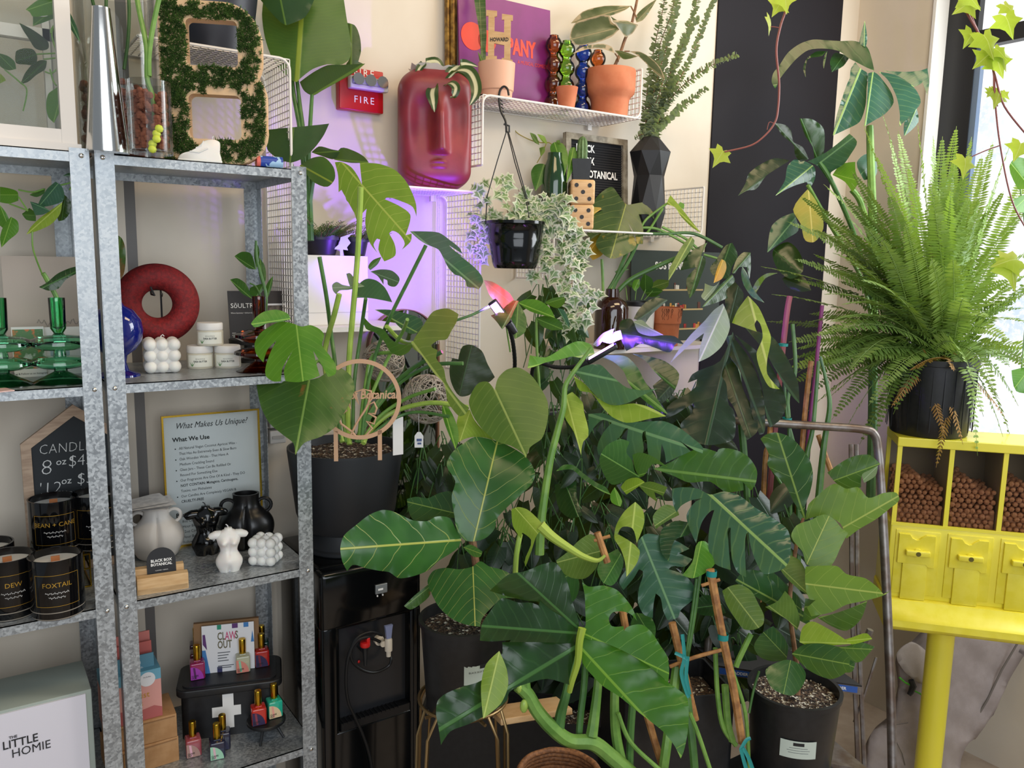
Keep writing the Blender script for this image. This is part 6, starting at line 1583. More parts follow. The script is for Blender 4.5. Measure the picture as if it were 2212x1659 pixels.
stem(t, [(1376,1400,1.92),(1368,1500,1.88),(1362,1590,1.88),(1360,1680,1.88)], .009, STEMD)
stem(t, [(1335,1540,1.84),(1360,1600,1.84),(1410,1650,1.84),(1460,1690,1.84)], .005, STEM)
stem(t, [(1490,1540,1.86),(1510,1590,1.86),(1540,1680,1.86)], .005, STEM)
stem(t, [(1476,1440,1.93),(1495,1600,1.9),(1502,1680,1.9)], .010, STEMD)
stem(t, [(1462,1440,1.94),(1440,1610,1.9),(1430,1680,1.9)], .012, STEM)
MB().sphere(tuple(P(1132,1525,1.79)), (.010,.008,.016), 12).sphere(tuple(P(1122,1488,1.79)), (.007,.006,.010), 10).build('bud', STEML, t, origin=t.location)
# rolled new leaf
leafobj(t, [(Q4((15,790),(60,775),(120,790),(200,860),(240,910),(190,965),(150,1080),(112,1182),(104,1150),(150,1000),(90,950),(80,990),(25,905)), Q4((40,780),(190,950)), 1.86, 1.82, dict(fold=.4))], 'lime')
stem(t, Q4((210,900),(290,975),(400,1050),(500,1110),(600,1140),(655,1105)) and [(u, v, 1.83) for u, v in Q4((210,900),(290,975),(400,1050),(500,1110),(600,1140),(655,1105))], [.013,.012,.0105,.009,.006,.003], leafmat('rolled_leaf', '#8fae3a', '#b4c85a', nv=9, slant=0, vmix=.4), 'rolled_leaf')
stem(t, [(u, v, 1.86) for u, v in Q4((75,960),(50,1100),(40,1260))], .0062, STEML)
stem(t, [(u, v, 2.0) for u, v in Q4((560,-310),(500,-230),(420,-120),(380,-40),(370,90),(330,250),(280,450),(240,700),(215,900),(205,1100))], [.004,.006,.009,.012,.013,.0125,.012,.012,.012,.012], STEM, 'petiole')

def J(parent, cf, pl, r_, d0, d1, mt, **kw):
    return leafobj(parent, [(cf(*pl), cf(*r_), d0, d1, kw)], mt)
S = TS
J(S, A_, ((1640,1400),(1660,1320),(1720,1260),(1800,1245),(1880,1290),(1950,1380),(2000,1480),(2005,1560),(1988,1660),(1960,1730),(1880,1790),(1852,1862),(1830,1830),(1750,1780),(1660,1752),(1560,1672),(1490,1572),(1462,1480),(1480,1420),(1530,1350),(1590,1342)), ((1640,1400),(1850,1850)), 1.98, 1.90, 'olive', fold=.16, dens=13, rip=.006)
J(S, Q3, ((1390,150),(1470,110),(1500,180),(1560,250),(1640,320),(1560,300),(1490,297),(1430,312),(1390,335)), ((1470,120),(1400,330)), 2.02, 1.98, 'lime')
J(S, Q3, ((1280,90),(1300,60),(1350,140),(1390,250),(1390,330),(1370,380),(1330,290),(1290,180)), ((1285,80),(1372,378)), 2.0, 1.95, 'bright')
J(S, A_, ((1420,1100),(1480,1090),(1550,1130),(1590,1220),(1640,1310),(1600,1345),(1540,1345),(1470,1430),(1400,1440),(1340,1340),(1330,1250),(1350,1180),(1390,1190)), ((1400,1420),(1480,1100)), 2.12, 2.15, 'deep')
J(S, M1, ((125,1250),(140,1160),(250,1175),(380,1100),(470,1065),(560,1090),(588,1180),(530,1190),(430,1170),(350,1190),(250,1210),(170,1240)), ((580,1150),(128,1245)), 2.10, 2.0, 'bright')
J(S, M1, ((590,1165),(700,1160),(800,1170),(880,1250),(920,1330),(990,1430),(1060,1530),(1082,1562),(1000,1530),(900,1450),(820,1360),(780,1270),(700,1200)), ((600,1170),(1078,1558)), 2.14, 2.06, 'mid', fold=.35)
J(S, M1, ((430,1280),(520,1232),(620,1225),(700,1300),(800,1380),(900,1400),(1012,1388),(920,1430),(800,1490),(700,1502),(620,1462),(540,1380),(470,1300)), ((440,1270),(1005,1392)), 2.02, 1.92, 'blue', fold=.3, rip=.02)
J(S, M1, ((440,1300),(520,1360),(600,1450),(700,1502),(850,1490),(950,1512),(1072,1577),(980,1590),(800,1622),(700,1580),(640,1520),(560,1420),(480,1400)), ((450,1310),(1065,1575)), 2.04, 1.94, 'lime', fold=-.2)
J(S, Q4, ((385,20),(430,-10),(500,60),(510,120),(540,290),(505,330),(490,420),(440,260),(380,160)), ((390,30),(490,415)), 2.06, 1.98, 'lime', fold=.3)
J(S, Q4, ((540,140),(640,135),(760,180),(850,195),(960,190),(1060,190),(1170,240),(1260,310),(1322,370),(1320,412),(1260,385),(1160,320),(1240,395),(1160,430),(1070,472),(1060,400),(1040,340),(1030,462),(960,440),(940,330),(930,255),(912,265),(915,402),(830,460),(800,400),(812,240),(795,238),(760,290),(610,422),(600,370),(640,270),(700,200),(640,180),(580,230),(540,295)), ((560,150),(1300,390)), 2.14, 2.02, 'blue', fold=.25, dens=14)
J(S, Q4, ((760,310),(822,330),(800,400),(840,460),(860,540),(900,570),(790,600),(700,622),(640,540),(615,450),(660,360)), ((890,570),(640,420)), 2.02, 1.96, 'mid')
J(S, Q4, ((840,420),(890,402),(980,430),(1082,502),(980,482),(920,560),(890,572),(860,520)), ((880,560),(1075,500)), 2.02, 1.98, 'mid')
J(S, Q4, ((985,515),(1100,470),(1200,410),(1320,372),(1420,400),(1430,380),(1560,390),(1640,440),(1692,530),(1680,620),(1650,662),(1595,605),(1600,660),(1480,672),(1370,602),(1222,607),(1120,562)), ((990,515),(1680,600)), 2.10, 2.02, 'mid', fold=.2, dens=13)
J(S, Q4, ((1110,650),(1180,640),(1290,650),(1370,690),(1460,670),(1560,690),(1680,780),(1800,850),(1900,930),(1922,1010),(1912,1140),(1880,1190),(1800,1225),(1740,1232),(1690,1160),(1650,1050),(1632,945),(1618,960),(1610,1060),(1617,1255),(1560,1222),(1520,1130),(1512,915),(1495,920),(1495,1000),(1512,1205),(1400,1160),(1360,1050),(1370,900),(1400,795),(1380,800),(1320,870),(1290,960),(1277,1025),(1230,920),(1210,830),(1270,740),(1320,715),(1240,730),(1170,770),(1142,812),(1120,760)), ((1370,690),(1900,1180)), 1.98, 1.86, 'silver', fold=.22, dens=18, tilt=.05)
J(S, Q4, ((880,1010),(930,960),(1030,970),(1150,1010),(1230,1060),(1160,1092),(1250,1130),(1200,1182),(1110,1180),(1088,1200),(1180,1230),(1230,1270),(1277,1360),(1250,1410),(1170,1480),(1150,1530),(1080,1548),(1050,1480),(1030,1390),(1000,1365),(985,1440),(980,1532),(920,1510),(880,1430),(885,1330),(912,1215),(885,1200),(850,1260),(780,1342),(750,1290),(800,1200),(880,1120)), ((905,985),(1130,1540)), 2.04, 1.96, 'blue', fold=.12, dens=15)
J(S, Q4, ((860,740),(910,790),(922,880),(870,1022),(840,920),(770,912),(740,960),(890,1070),(870,1160),(800,1252),(790,1150),(760,1060),(718,990),(730,900),(790,800)), ((860,745),(805,1240)), 1.98, 1.92, 'lime', fold=.3)
J(S, Q4, ((600,1200),(640,1120),(740,1060),(780,1130),(760,1230),(700,1312),(640,1290)), ((770,1080),(650,1285)), 2.0, 1.95, 'mid')
J(S, Q4, ((1180,1240),(1250,1150),(1290,1015),(1340,1010),(1400,1100),(1405,1160),(1330,1230),(1250,1262)), ((1310,1015),(1260,1255)), 1.97, 1.92, 'bright')
J(S, Q4, ((320,530),(370,488),(440,490),(500,540),(600,610),(660,640),(692,692),(640,672),(540,610),(480,562),(430,520)), ((325,525),(690,690)), 2.0, 1.94, 'mid', fold=.4)
J(S, Q4, ((690,690),(720,640),(770,735),(760,772),(700,745)), ((720,650),(750,765)), 1.98, 1.95, 'bright')
J(S, Q4, ((760,640),(800,590),(880,575),(925,605),(860,650),(800,690)), ((765,680),(920,605)), 2.02, 1.98, 'lime')
J(S, Q4, ((880,625),(960,600),(1080,640),(1050,700),(990,672),(1010,740),(940,690)), ((890,630),(1060,680)), 2.06, 2.02, 'olive')
J(S, Q4, ((310,620),(460,600),(460,700),(500,832),(420,852),(340,790)), ((380,610),(470,840)), 2.14, 2.08, 'dark')
J(S, Q4, ((320,1140),(400,1080),(480,1000),(560,960),(600,1000),(620,1080),(600,1180),(520,1262),(430,1260),(350,1210)), ((610,1080),(340,1150)), 2.08, 2.03, 'olive', fold=.2)
J(S, Q4, ((980,840),(1060,760),(1140,780),(1160,830),(1080,870),(1000,925)), ((1150,800),(985,910)), 2.10, 2.06, 'olive')
J(S, Q4, ((1040,930),(1130,870),(1230,880),(1240,950),(1130,1000),(1090,1148),(1040,1090)), ((1220,890),(1085,1140)), 2.04, 2.0, 'dark')
J(S, Q7, ((150,450),(260,330),(420,300),(480,400),(440,520),(300,560)), ((430,330),(170,470)), 2.12, 2.08, 'mid')
J(S, Q7, ((860,600),(960,620),(1000,700),(990,800),(900,760),(830,680)), ((870,600),(985,790)), 2.1, 2.05, 'mid')
J(S, Q7, ((1250,560),(1320,480),(1420,500),(1480,600),(1400,620),(1300,610)), ((1480,540),(1255,570)), 2.12, 2.08, 'dark')
# bamboo stakes and teal ties of this plant
for s_, r in (([(1290,1150),(1302,1185),(1312,1215)], .0085), ([(1345,1320),(1352,1360)], .009), ([(1452,1345),(1470,1420),(1502,1555)], .0095), ([(1398,1545),(1420,1620),(1440,1680)], .009)):
    stem(TS, [(u, v, 1.93) for u, v in s_], r, BAMBOO, 'bamboo_stake')
o_ = stem(TS, [(1534,1230,1.92),(1560,1370,1.92),(1585,1490,1.92),(1603,1605,1.92)], [.0105,.0105,.010,.0095], BAMBOO, 'bamboo_stake')
stem(TS, [(1447,1440,1.93),(1500,1420,1.92),(1558,1404,1.92)], .0045, BAMBOO, 'bamboo_twig')
stem(TS, [(1283,1168,1.93),(1318,1158,1.93)], .004, BAMBOO, 'bamboo_twig'); stem(TS, [(1515,1265,1.92),(1555,1252,1.92)], .004, BAMBOO, 'bamboo_twig')
for u, v, r in ((1537,1238,.0125), (1562,1375,.0125)):
    p = P(u, v, 1.92); MB().lathe([(r,-.007),(r,.007)], 16, Matrix.Translation(p-TS.location), cap=False).build('tie', TIE, TS)
for s_ in ([(1458,1410),(1480,1420),(1486,1425)], [(1474,1370),(1478,1420),(1472,1455),(1485,1500),(1492,1505)], [(1600,1620),(1612,1600),(1622,1595)], [(1605,1615),(1618,1640),(1632,1680)], [(1600,1618),(1610,1655),(1622,1690)], [(1486,1418),(1482,1460),(1490,1500)]):
    b = MB(); ribbon(b, [P(u, v, 1.90) for u, v in s_], [.008, .009, .008], RT); b.build('tie', TIE, TS, origin=TS.location)
for s_, r in (([(1512,1240),(1500,1330),(1485,1420),(1465,1540)], .0045), ([(1505,1250),(1493,1340),(1478,1440),(1465,1500)], .0038), ([(1545,1260),(1556,1330),(1580,1440),(1610,1540),(1618,1660)], .0048), ([(1545,1400),(1550,1500),(1562,1570),(1590,1610)], .006), ([(1566,1480),(1572,1560),(1582,1600)], .009), ([(1622,1370),(1598,1420),(1590,1440)], .007), ([(1618,1540),(1628,1490),(1640,1450)], .003)):
    stem(TS, [(u, v, 1.96) for u, v in s_], r, STEMD if r < .0046 else STEM)

# ------------------------------------------------------------------ monstera in the brown jug
yj = 2.03; pj = PY(1318, 770, yj); zj = PY(1318, 752, yj).z
t = thing('brown_jug_monstera', 'monstera cutting with fading leaves standing in a brown glass jug', 'plant', Vector((pj.x, yj, zj))); o = t.location; q = dep(o); m_ = q/F; JG = t
MB().lathe([(0,0),(36*m_,0),(36.5*m_,5*m_),(36.5*m_,85*m_),(30*m_,100*m_),(15*m_,110*m_),(14*m_,127*m_),(12*m_,127*m_),(12*m_,108*m_),(0,100*m_)], 40).build('jug', M('brown_glass', '#2a0f08', .06, 0, .8), t)
JGN = q
Jg = lambda pl, r_, d0, d1, mt, **kw: J(JG, M1, pl, r_, d0, d1, mt, **kw)
Jg(((800,130),(880,122),(950,118),(990,232),(950,200),(885,200),(915,300),(912,402),(870,400),(858,340),(812,258),(830,300),(862,380),(868,420),(800,470),(700,502),(640,470),(590,400),(645,310),(550,372),(525,300),(540,230),(640,170),(540,176),(590,90),(640,40),(700,12),(750,70)), ((795,135),(690,500)), q, q-.08, leafmat('leaf_gold_edge', '#2e4a24', '#8f9a48', '#466030', rough=.33, nv=7, slant=.5, vw=.04, ribw=.014, vmix=.4, blot='#8a7a2c'), fold=.2, dens=14)
Jg(((470,230),(500,180),(560,150),(640,155),(580,200),(530,250),(490,270)), ((640,158),(475,240)), q, q-.03, 'gold')
Jg(((510,440),(560,370),(650,310),(620,400),(640,470),(570,512)), ((645,320),(530,480)), q, q-.03, 'gold')
Jg(((1240,350),(1265,380),(1220,470),(1150,560),(1088,652),(1090,580),(1130,500),(1190,400)), ((1250,355),(1090,645)), q-.02, q-.08, 'olive')
Jg(((1355,390),(1310,480),(1340,500),(1310,620),(1260,740),(1230,772),(1210,640),(1280,560),(1170,582),(1200,500),(1260,440)), ((1340,400),(1235,765)), q-.02, q-.08, 'dark')
Jg(((1480,410),(1522,393),(1560,480),(1520,560),(1500,640),(1400,622),(1370,570),(1420,500)), ((1510,400),(1430,630)), q, q-.02, 'dark')
Jg(((1070,130),(1100,68),(1170,150),(1240,240),(1312,327),(1250,290),(1170,210),(1130,150)), ((1075,110),(1308,322)), q-.02, q-.08, 'lime', fold=.6)
Jg(((1150,140),(1165,115),(1195,130),(1190,165)), ((1150,140),(1190,160)), q, q, 'bright')
Jg(((1450,505),(1475,520),(1482,570),(1450,640),(1395,668),(1410,600),(1430,540)), ((1460,510),(1400,662)), q-.05, q-.1, 'gold', fold=.4)
Jg(((1335,670),(1400,690),(1440,650),(1400,720),(1340,790),(1310,760),(1330,720)), ((1420,670),(1325,780)), q-.05, q-.1, 'pale')
Jg(((720,590),(760,570),(820,575),(780,585),(730,600)), ((720,590),(818,576)), q, q, 'mid')
for s_, r in (([(850,130),(700,390),(650,560),(640,700)], 0),): pass
for s_, r in (([(1362,525),(1335,590),(1312,630)], .006), ([(1355,540),(1330,600),(1318,632)], .005), ([(1440,440),(1400,470),(1385,490)], .004), ([(1432,450),(1400,500),(1390,505)], .004), ([(1385,492),(1420,495),(1470,520),(1500,540)], .0045), ([(1390,505),(1440,505),(1500,505),(1560,535)], .0055), ([(1430,490),(1480,515),(1510,540)], .0045), ([(1385,505),(1360,560),(1330,610),(1320,640)], .0065), ([(1300,560),(1302,600),(1303,640)], .005), ([(1490,545),(1420,575),(1360,605),(1325,640)], .0075), ([(1520,550),(1545,557),(1560,562)], .004)):
    stem(JG, [(u, v, q) for u, v in s_], r, STEMD if r > .005 else STEM)

# ------------------------------------------------------------------ dark climbing monstera at the back, lit by the grow lamps
t = thing('climbing_monstera', 'tall dark climbing monstera with long split leaf, left of the black wall stripe', 'plant', P(1560, 1200, 2.35)); CM = t
D5 = 2.38
Jc = lambda cf, pl, r_, d0, d1, mt, **kw: J(CM, cf, pl, r_, d0, d1, mt, **kw)
Q4m = lambda *p_: c(1100, 850, *p_)
def mix(a, b_): return a+b_
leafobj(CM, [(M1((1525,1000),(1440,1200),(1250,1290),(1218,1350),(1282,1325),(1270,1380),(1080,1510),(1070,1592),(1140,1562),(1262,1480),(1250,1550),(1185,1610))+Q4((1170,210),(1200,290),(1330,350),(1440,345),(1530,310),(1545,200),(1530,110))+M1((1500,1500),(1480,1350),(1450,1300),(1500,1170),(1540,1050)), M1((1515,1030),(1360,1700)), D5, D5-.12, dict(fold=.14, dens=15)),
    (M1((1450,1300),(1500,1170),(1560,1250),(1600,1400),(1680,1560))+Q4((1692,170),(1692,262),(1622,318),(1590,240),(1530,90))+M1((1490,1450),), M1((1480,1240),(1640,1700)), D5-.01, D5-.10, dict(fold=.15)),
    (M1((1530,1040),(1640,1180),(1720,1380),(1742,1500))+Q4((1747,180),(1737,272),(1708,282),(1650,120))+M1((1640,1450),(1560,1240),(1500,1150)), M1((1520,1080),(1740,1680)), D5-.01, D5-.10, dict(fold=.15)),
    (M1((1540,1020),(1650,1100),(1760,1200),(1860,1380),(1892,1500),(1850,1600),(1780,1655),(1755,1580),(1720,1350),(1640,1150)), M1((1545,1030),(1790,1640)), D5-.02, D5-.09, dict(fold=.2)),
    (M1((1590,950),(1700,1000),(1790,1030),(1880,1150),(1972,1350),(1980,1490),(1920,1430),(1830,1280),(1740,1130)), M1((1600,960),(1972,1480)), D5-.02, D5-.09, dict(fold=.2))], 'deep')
Jc(M1, ((1460,808),(1490,880),(1507,970),(1450,1100),(1370,1170),(1293,1207),(1300,1120),(1330,1010),(1290,1040),(1220,1100),(1100,1212),(1160,1120),(1240,1020),(1330,930),(1400,850)), ((1470,820),(1300,1195)), D5-.10, D5-.18, 'pale', fold=.22, dens=12)
Jc(M1, ((1630,755),(1700,830),(1760,960),(1787,1040),(1760,1200),(1762,1290),(1847,1392),(1780,1380),(1730,1300),(1688,1150),(1730,1040),(1712,945),(1690,920),(1675,950),(1690,1000),(1600,970),(1520,940),(1560,850)), ((1640,770),(1800,1370)), D5-.10, D5-.2, 'lime', fold=.25, dens=13)
Jc(M1, ((1592,555),(1622,600),(1660,700),(1742,802),(1660,765),(1600,680),(1583,600)), ((1600,570),(1735,798)), D5-.12, D5-.16, 'blue')
Jc(M1, ((1520,600),(1555,500),(1600,458),(1647,460),(1650,560),(1640,640),(1620,560),(1570,560),(1540,602)), ((1645,465),(1530,600)), D5-.08, D5-.12, 'dark')
Jc(M1, ((1650,735),(1690,650),(1760,602),(1832,600),(1750,635),(1705,700),(1680,745)), ((1665,735),(1830,600)), D5-.1, D5-.14, 'olive')
Jc(M1, ((1520,608),(1542,650),(1480,720),(1492,770),(1420,800),(1318,832),(1360,770),(1420,700)), ((1530,615),(1322,830)), D5-.13, D5-.2, 'dark')
Jc(M1, ((1480,720),(1540,660),(1600,740),(1570,850),(1510,945),(1480,860)), ((1560,690),(1500,930)), D5-.05, D5-.08, 'deep')
Jc(M1, ((1085,785),(1000,768),(930,800),(870,870),(850,912),(930,942),(965,890)), ((1070,785),(870,925)), 2.36, 2.30, 'deep')
Jc(M1, ((750,970),(765,925),(835,915),(872,980),(1010,1022),(1130,1032),(1200,1092),(1140,1080),(1100,1140),(1000,1112),(900,1082),(860,1102),(800,1132),(760,1045)), ((760,1010),(1190,1088)), 2.36, 2.31, 'deep')
Jc(M1, ((850,930),(900,918),(960,968),(1052,1022),(960,1030),(880,1002)), ((855,935),(1045,1020)), 2.3, 2.27, 'pale')
Jc(M1, ((570,1088),(640,1010),(718,978),(700,1022),(640,1062),(600,1102)), ((575,1090),(715,980)), 2.12, 2.1, 'pale')
Jc(M1, ((620,1062),(690,1010),(760,990),(775,1050),(740,1060),(690,1082)), ((625,1065),(770,1000)), 2.13, 2.1, 'pale')
Jc(M1, ((840,1150),(960,1170),(1060,1200),(1160,1290),(1130,1400),(1060,1340),(980,1260),(930,1200)), ((850,1155),(1140,1390)), 2.14, 2.08, 'dark')
Jc(M1, ((980,1370),(1080,1300),(1150,1330),(1120,1420),(1030,1500)), ((1140,1330),(1000,1480)), 2.2, 2.16, 'deep')
for s_, r in (([(1590,1660),(1590,1000),(1610,720)], 0),): pass
for s_, r in (([(1708,1200),(1705,930),(1702,860),(1718,800),(1712,700)], .006), ([(1660,1000),(1690,1050)], .005), ([(1575,725),(1590,790),(1600,900),(1615,1100),(1620,1400)], .011), ([(1768,780),(1762,860),(1755,930),(1742,990),(1730,1100),(1720,1300)], [.005,.008,.009,.009,.009,.009]), ([(1760,1300),(1764,1150),(1770,1060),(1780,960),(1792,880),(1786,830),(1772,770)], [.014,.015,.016,.016,.015,.010,.004]), ([(1694,820),(1700,900),(1712,950),(1722,1000),(1726,1200)], [.004,.007,.008,.008,.008])):
    stem(CM, [(u, v, 2.45) for u, v in s_], r, STEMD)
PINKS = M('pink_stake', '#96525c', .55)
stem(CM, [(1706,640,2.5),(1698,690,2.5),(1680,860,2.5),(1660,1100,2.5)], .009, PINKS, 'pink_stake'); stem(CM, [(1776,660,2.5),(1764,780,2.5),(1745,960,2.5),(1730,1150,2.5)], .006, M('violet_stake', '#8a3a7a', .5), 'violet_stake')
for s_ in ([(1752,780),(1738,900),(1715,1200)], [(1668,880),(1660,960),(1652,1010),(1640,1300)], [(1768,940),(1785,990),(1800,1030)]): stem(CM, [(u, v, 2.47) for u, v in s_], .008, BAMBOO, 'bamboo_stake')
for u, v in ((1700,905),(1692,745)):
    p = P(u, v, 2.44); MB().lathe([(.014,-.004),(.014,.004)], 14, Matrix.Translation(p-CM.location), cap=False).build('tie', TIE, CM)

# dark pothos filling the shade between the stems
t = thing('golden_pothos', 'dark trailing pothos filling the shade between the monstera stems', 'plant', P(1250, 1150, 2.3)); r_ = random.Random(21); b = MB(); bs = MB()
def filler(b, bs, boxes, n, d0, d1, s0, s1, shp='heart'):
    for k_ in range(n):
        u0, v0, u1, v1 = r_.choice(boxes); u, v = r_.uniform(u0, u1), r_.uniform(v0, v1); d_ = r_.uniform(d0, d1)
        p = P(u, v, d_); a = r_.uniform(-2.6, -.5); L = r_.uniform(s0, s1)
        dr = (RT*cos(a)+UP*sin(a)+FW*r_.uniform(-.5, .3)).normalized()
        gl(b, p, p+dr*L, L*r_.uniform(.65, .85), -FW+UP*.4+RT*r_.uniform(-.5, .5), shp, .2, .2, 7, 2)
        if bs is not None: bs.tube(spline([p, p-dr*.03+UP*.01, p+RT*r_.uniform(-.06, .06)-UP*.09+FW*.03], 3), .0015, 5)
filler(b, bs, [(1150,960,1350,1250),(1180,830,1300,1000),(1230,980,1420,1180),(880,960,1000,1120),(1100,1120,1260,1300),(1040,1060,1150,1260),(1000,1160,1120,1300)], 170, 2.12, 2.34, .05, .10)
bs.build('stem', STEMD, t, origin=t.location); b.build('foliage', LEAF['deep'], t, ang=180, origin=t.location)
t = thing('trailing_pothos', 'small leaved dark vine trailing below the hanging basket against the wall', 'plant', P(1190, 700, 2.42)); b, bs = MB(), MB()
filler(b, bs, [(1130,620,1260,760),(1150,700,1280,860),(1160,820,1290,960)], 44, 2.36, 2.48, .045, .085)
bs.build('stem', STEMD, t, origin=t.location); b.build('foliage', LEAF['dark'], t, ang=180, origin=t.location)
for pl, r2, mt in ((((60,800),(110,780),(200,785),(280,840),(312,905),(240,890),(140,860)), ((65,805),(308,902)), 'bright'), (((240,800),(300,770),(375,762),(380,800),(330,840)), ((245,810),(380,770)), 'mid'), (((180,905),(260,890),(350,930),(370,985),(290,990),(220,960)), ((185,910),(365,985)), 'mid'), (((330,840),(370,850),(410,940),(410,980),(370,920)), ((335,845),(408,975)), 'blue'), (((400,1010),(440,965),(468,1080),(430,1070),(380,1020)), ((440,970),(465,1075)), 'dark'), (((0,850),(60,800),(115,900),(110,1000),(40,1050),(0,960)), ((60,810),(45,1045)), 'mid')):
    J(t, M1, pl, r2, 2.24, 2.2, mt)
stem(t, [(1158,1370,2.3),(1160,900,2.3),(1157,720,2.3)] and [(1158,690,2.3),(1160,760,2.3),(1166,850,2.3)], .004, STEM)
t = thing('shade_philodendron', 'dark leafy philodendron deep in the shade behind the bamboo stakes', 'plant', P(1450, 1250, 2.5)); b, bs = MB(), MB()
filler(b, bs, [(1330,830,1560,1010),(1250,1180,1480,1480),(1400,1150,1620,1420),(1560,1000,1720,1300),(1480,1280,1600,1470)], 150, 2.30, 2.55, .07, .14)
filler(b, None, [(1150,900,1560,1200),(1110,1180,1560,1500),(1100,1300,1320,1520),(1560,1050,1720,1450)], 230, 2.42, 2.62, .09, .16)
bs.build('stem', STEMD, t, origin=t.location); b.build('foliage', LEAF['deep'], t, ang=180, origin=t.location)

# ------------------------------------------------------------------ ledge with jug, cover and pots
yl = 2.0; zl5 = zj
xl0, xl1 = PY(1262, 752, yl).x, PY(1552, 752, yl).x
t = thing('wall_ledge', 'white wall ledge carrying the brown jug and dark green cover', 'shelf', ((xl0+xl1)/2, YW, zl5))
MB().box(-(xl1-xl0)/2, (xl1-xl0)/2, -.21, -.004, -.014, -.001).build('board', WIREW, t, False)
yb = 2.16; x0_, x1_ = PY(1358, 650, yb).x, PY(1548, 650, yb).x; h = PY(1450, 542, yb).z-zl5
t = thing('record_cover', 'dark green printed cover with white lettering leaning at the wall behind the jug', 'poster', ((x0_+x1_)/2, yb-.02, zl5), tilt=-.05); w = (x1_-x0_)/2
MB().box(-w, w, 0, .005, 0, h).build('cover', M('dark_green_print', '#243027', .4), t, False)
MB().mesh(text_mesh('SOS BAND', .036, 'LEFT', xs=.9, bold=.0012), put(-w*.5, -.001, h*.80)).build('lettering', WHITEINK, t, False)
b = MB()
for f in (.12, .34, .56): b.box(-w*.35, w*.6, -.001, 0, h*f, h*f+.006)
b.build('printed_shelf', M('tan_print', '#b5a070', .6), t, False)
r_ = random.Random(8)
for nm, hx in (('white_print', '#d9d6cc'), ('amber_print', '#c08a3a'), ('brown_print', '#5a2f22'), ('red_print', '#a8302a')):
    b = MB()
    for k_ in range(12):
        x = r_.uniform(-w*.55, w*.58); zz = h*r_.choice((.12, .34, .56))+.006; a = r_.uniform(.004, .008)
        b.box(x-a, x+a, -.0012, 0, zz, zz+r_.uniform(.012, .024))
    b.build(nm, M(nm, hx, .6), t, False)
p = PY(1378, 744, 2.05); p.z = zl5; m_ = dep(p)/F
t = thing('potted_pothos', 'small pothos in a white pot with black inner rim beside the brown jug', 'plant', p)
MB().lathe([(0,0),(31*m_,0),(33*m_,88*m_),(31*m_,88*m_),(0,80*m_)], 36).build('pot', WHITEPL, t)
MB().lathe([(31*m_,84*m_),(35*m_,88*m_),(35*m_,95*m_),(31*m_,95*m_),(30*m_,88*m_),(0,88*m_)], 36).build('inner_pot', BLACKPL, t)
q = dep(p)
for pl, r2, mt in ((((850,650),(890,640),(890,690),(860,725),(840,700)), ((885,645),(850,720)), 'bright'), (((890,680),(920,605),(975,640),(980,690),(930,740)), ((930,730),(930,615)), 'mid'), (((960,690),(1010,645),(1090,650),(1085,690),(1020,720)), ((965,700),(1088,660)), 'olive'), (((930,720),(1000,700),(1050,720),(1000,760),(940,755)), ((935,735),(1048,725)), 'mid'), (((800,665),(840,660),(850,700),(815,690)), ((845,690),(803,668)), 'mid')):
    b = MB(); patch(b, M1(*pl), M1(*r2), q, q-.03, fold=.3, dens=7); b.build('leaf', LEAF[mt], t, ang=180, origin=p)
for s_ in ([(1372,648),(1375,625),(1380,615)], [(1385,648),(1395,625)], [(1392,648),(1410,628)], [(1400,650),(1425,640)], [(1355,648),(1352,620)]): stem(t, [(u, v, q-.01) for u, v in s_], .0016, STEM)
p = PY(1437, 750, 2.03); p.z = zl5; m_ = dep(p)/F
t = thing('clay_flowerpot', 'worn terracotta flowerpot with dark drips in front of the dark green cover', 'pot', p)
MB().lathe([(0,0),(26*m_,0),(28*m_,45*m_),(29*m_,48*m_),(31*m_,48*m_),(33*m_,82*m_),(30*m_,82*m_),(27*m_,45*m_),(0,40*m_)], 36).build('pot', TERRA, t, ang=50)
b = MB(); r_ = random.Random(4)
for k_ in range(16):
    a = -pi/2+r_.uniform(-1.1, .8); z_ = 80*m_; pts = []
    for j in range(r_.randint(3, 8)): pts.append(((33.3-j*.32 if z_ > 48*m_ else 29)*m_*cos(a+.04*sin(j*2+k_)), (33.3-j*.32 if z_ > 48*m_ else 29)*m_*sin(a+.04*sin(j*2+k_)), z_)); z_ -= 4*m_
    if len(pts) > 1: b.tube(pts, .0007, 4)
b.build('drip_mark', M('dark_drip', '#4a2416', .8), t)

# ------------------------------------------------------------------ hanging ivy basket
ph = PY(1092, 200, 1.995); db = dep(ph)
t = thing('hanging_ivy_basket', 'black hanging basket of white variegated ivy hooked on the upper wire shelf', 'hanging plant', P(1112, 580, db)); o = t.location; m_ = db/F
def rel(u, v, e=0): return P(u, v, db+e)-o
MB().lathe([(0,0),(44*m_,0),(47*m_,5*m_),(50*m_,14*m_),(50*m_,16*m_),(54*m_,40*m_),(58*m_,60*m_),(57*m_,62*m_),(61*m_,92*m_),(64*m_,94*m_),(64*m_,100*m_),(60*m_,100*m_),(57*m_,88*m_),(0,86*m_)], 48).build('pot', BLACKGL, t, ang=50)
MB().lathe([(0,88*m_),(57*m_,89*m_)], 30, cap=False).build('soil', MATS['soil'], t)
hk = [(1094,286),(1092,262),(1082,240),(1078,215),(1080,196),(1088,187),(1096,192),(1099,206)]
HK = MB().tube(spline([rel(*q_) for q_ in hk], 6), [.0032]*43, 8)
for f in range(6): HK.tube([rel(1076+f*1.2, 205+f*8), rel(1084+f*1.2, 211+f*8)], .0018, 5)
HK.tube([rel(1088, 268), rel(1100, 272), rel(1100, 286)], .0028, 6).build('hook', BLACKPL, t)
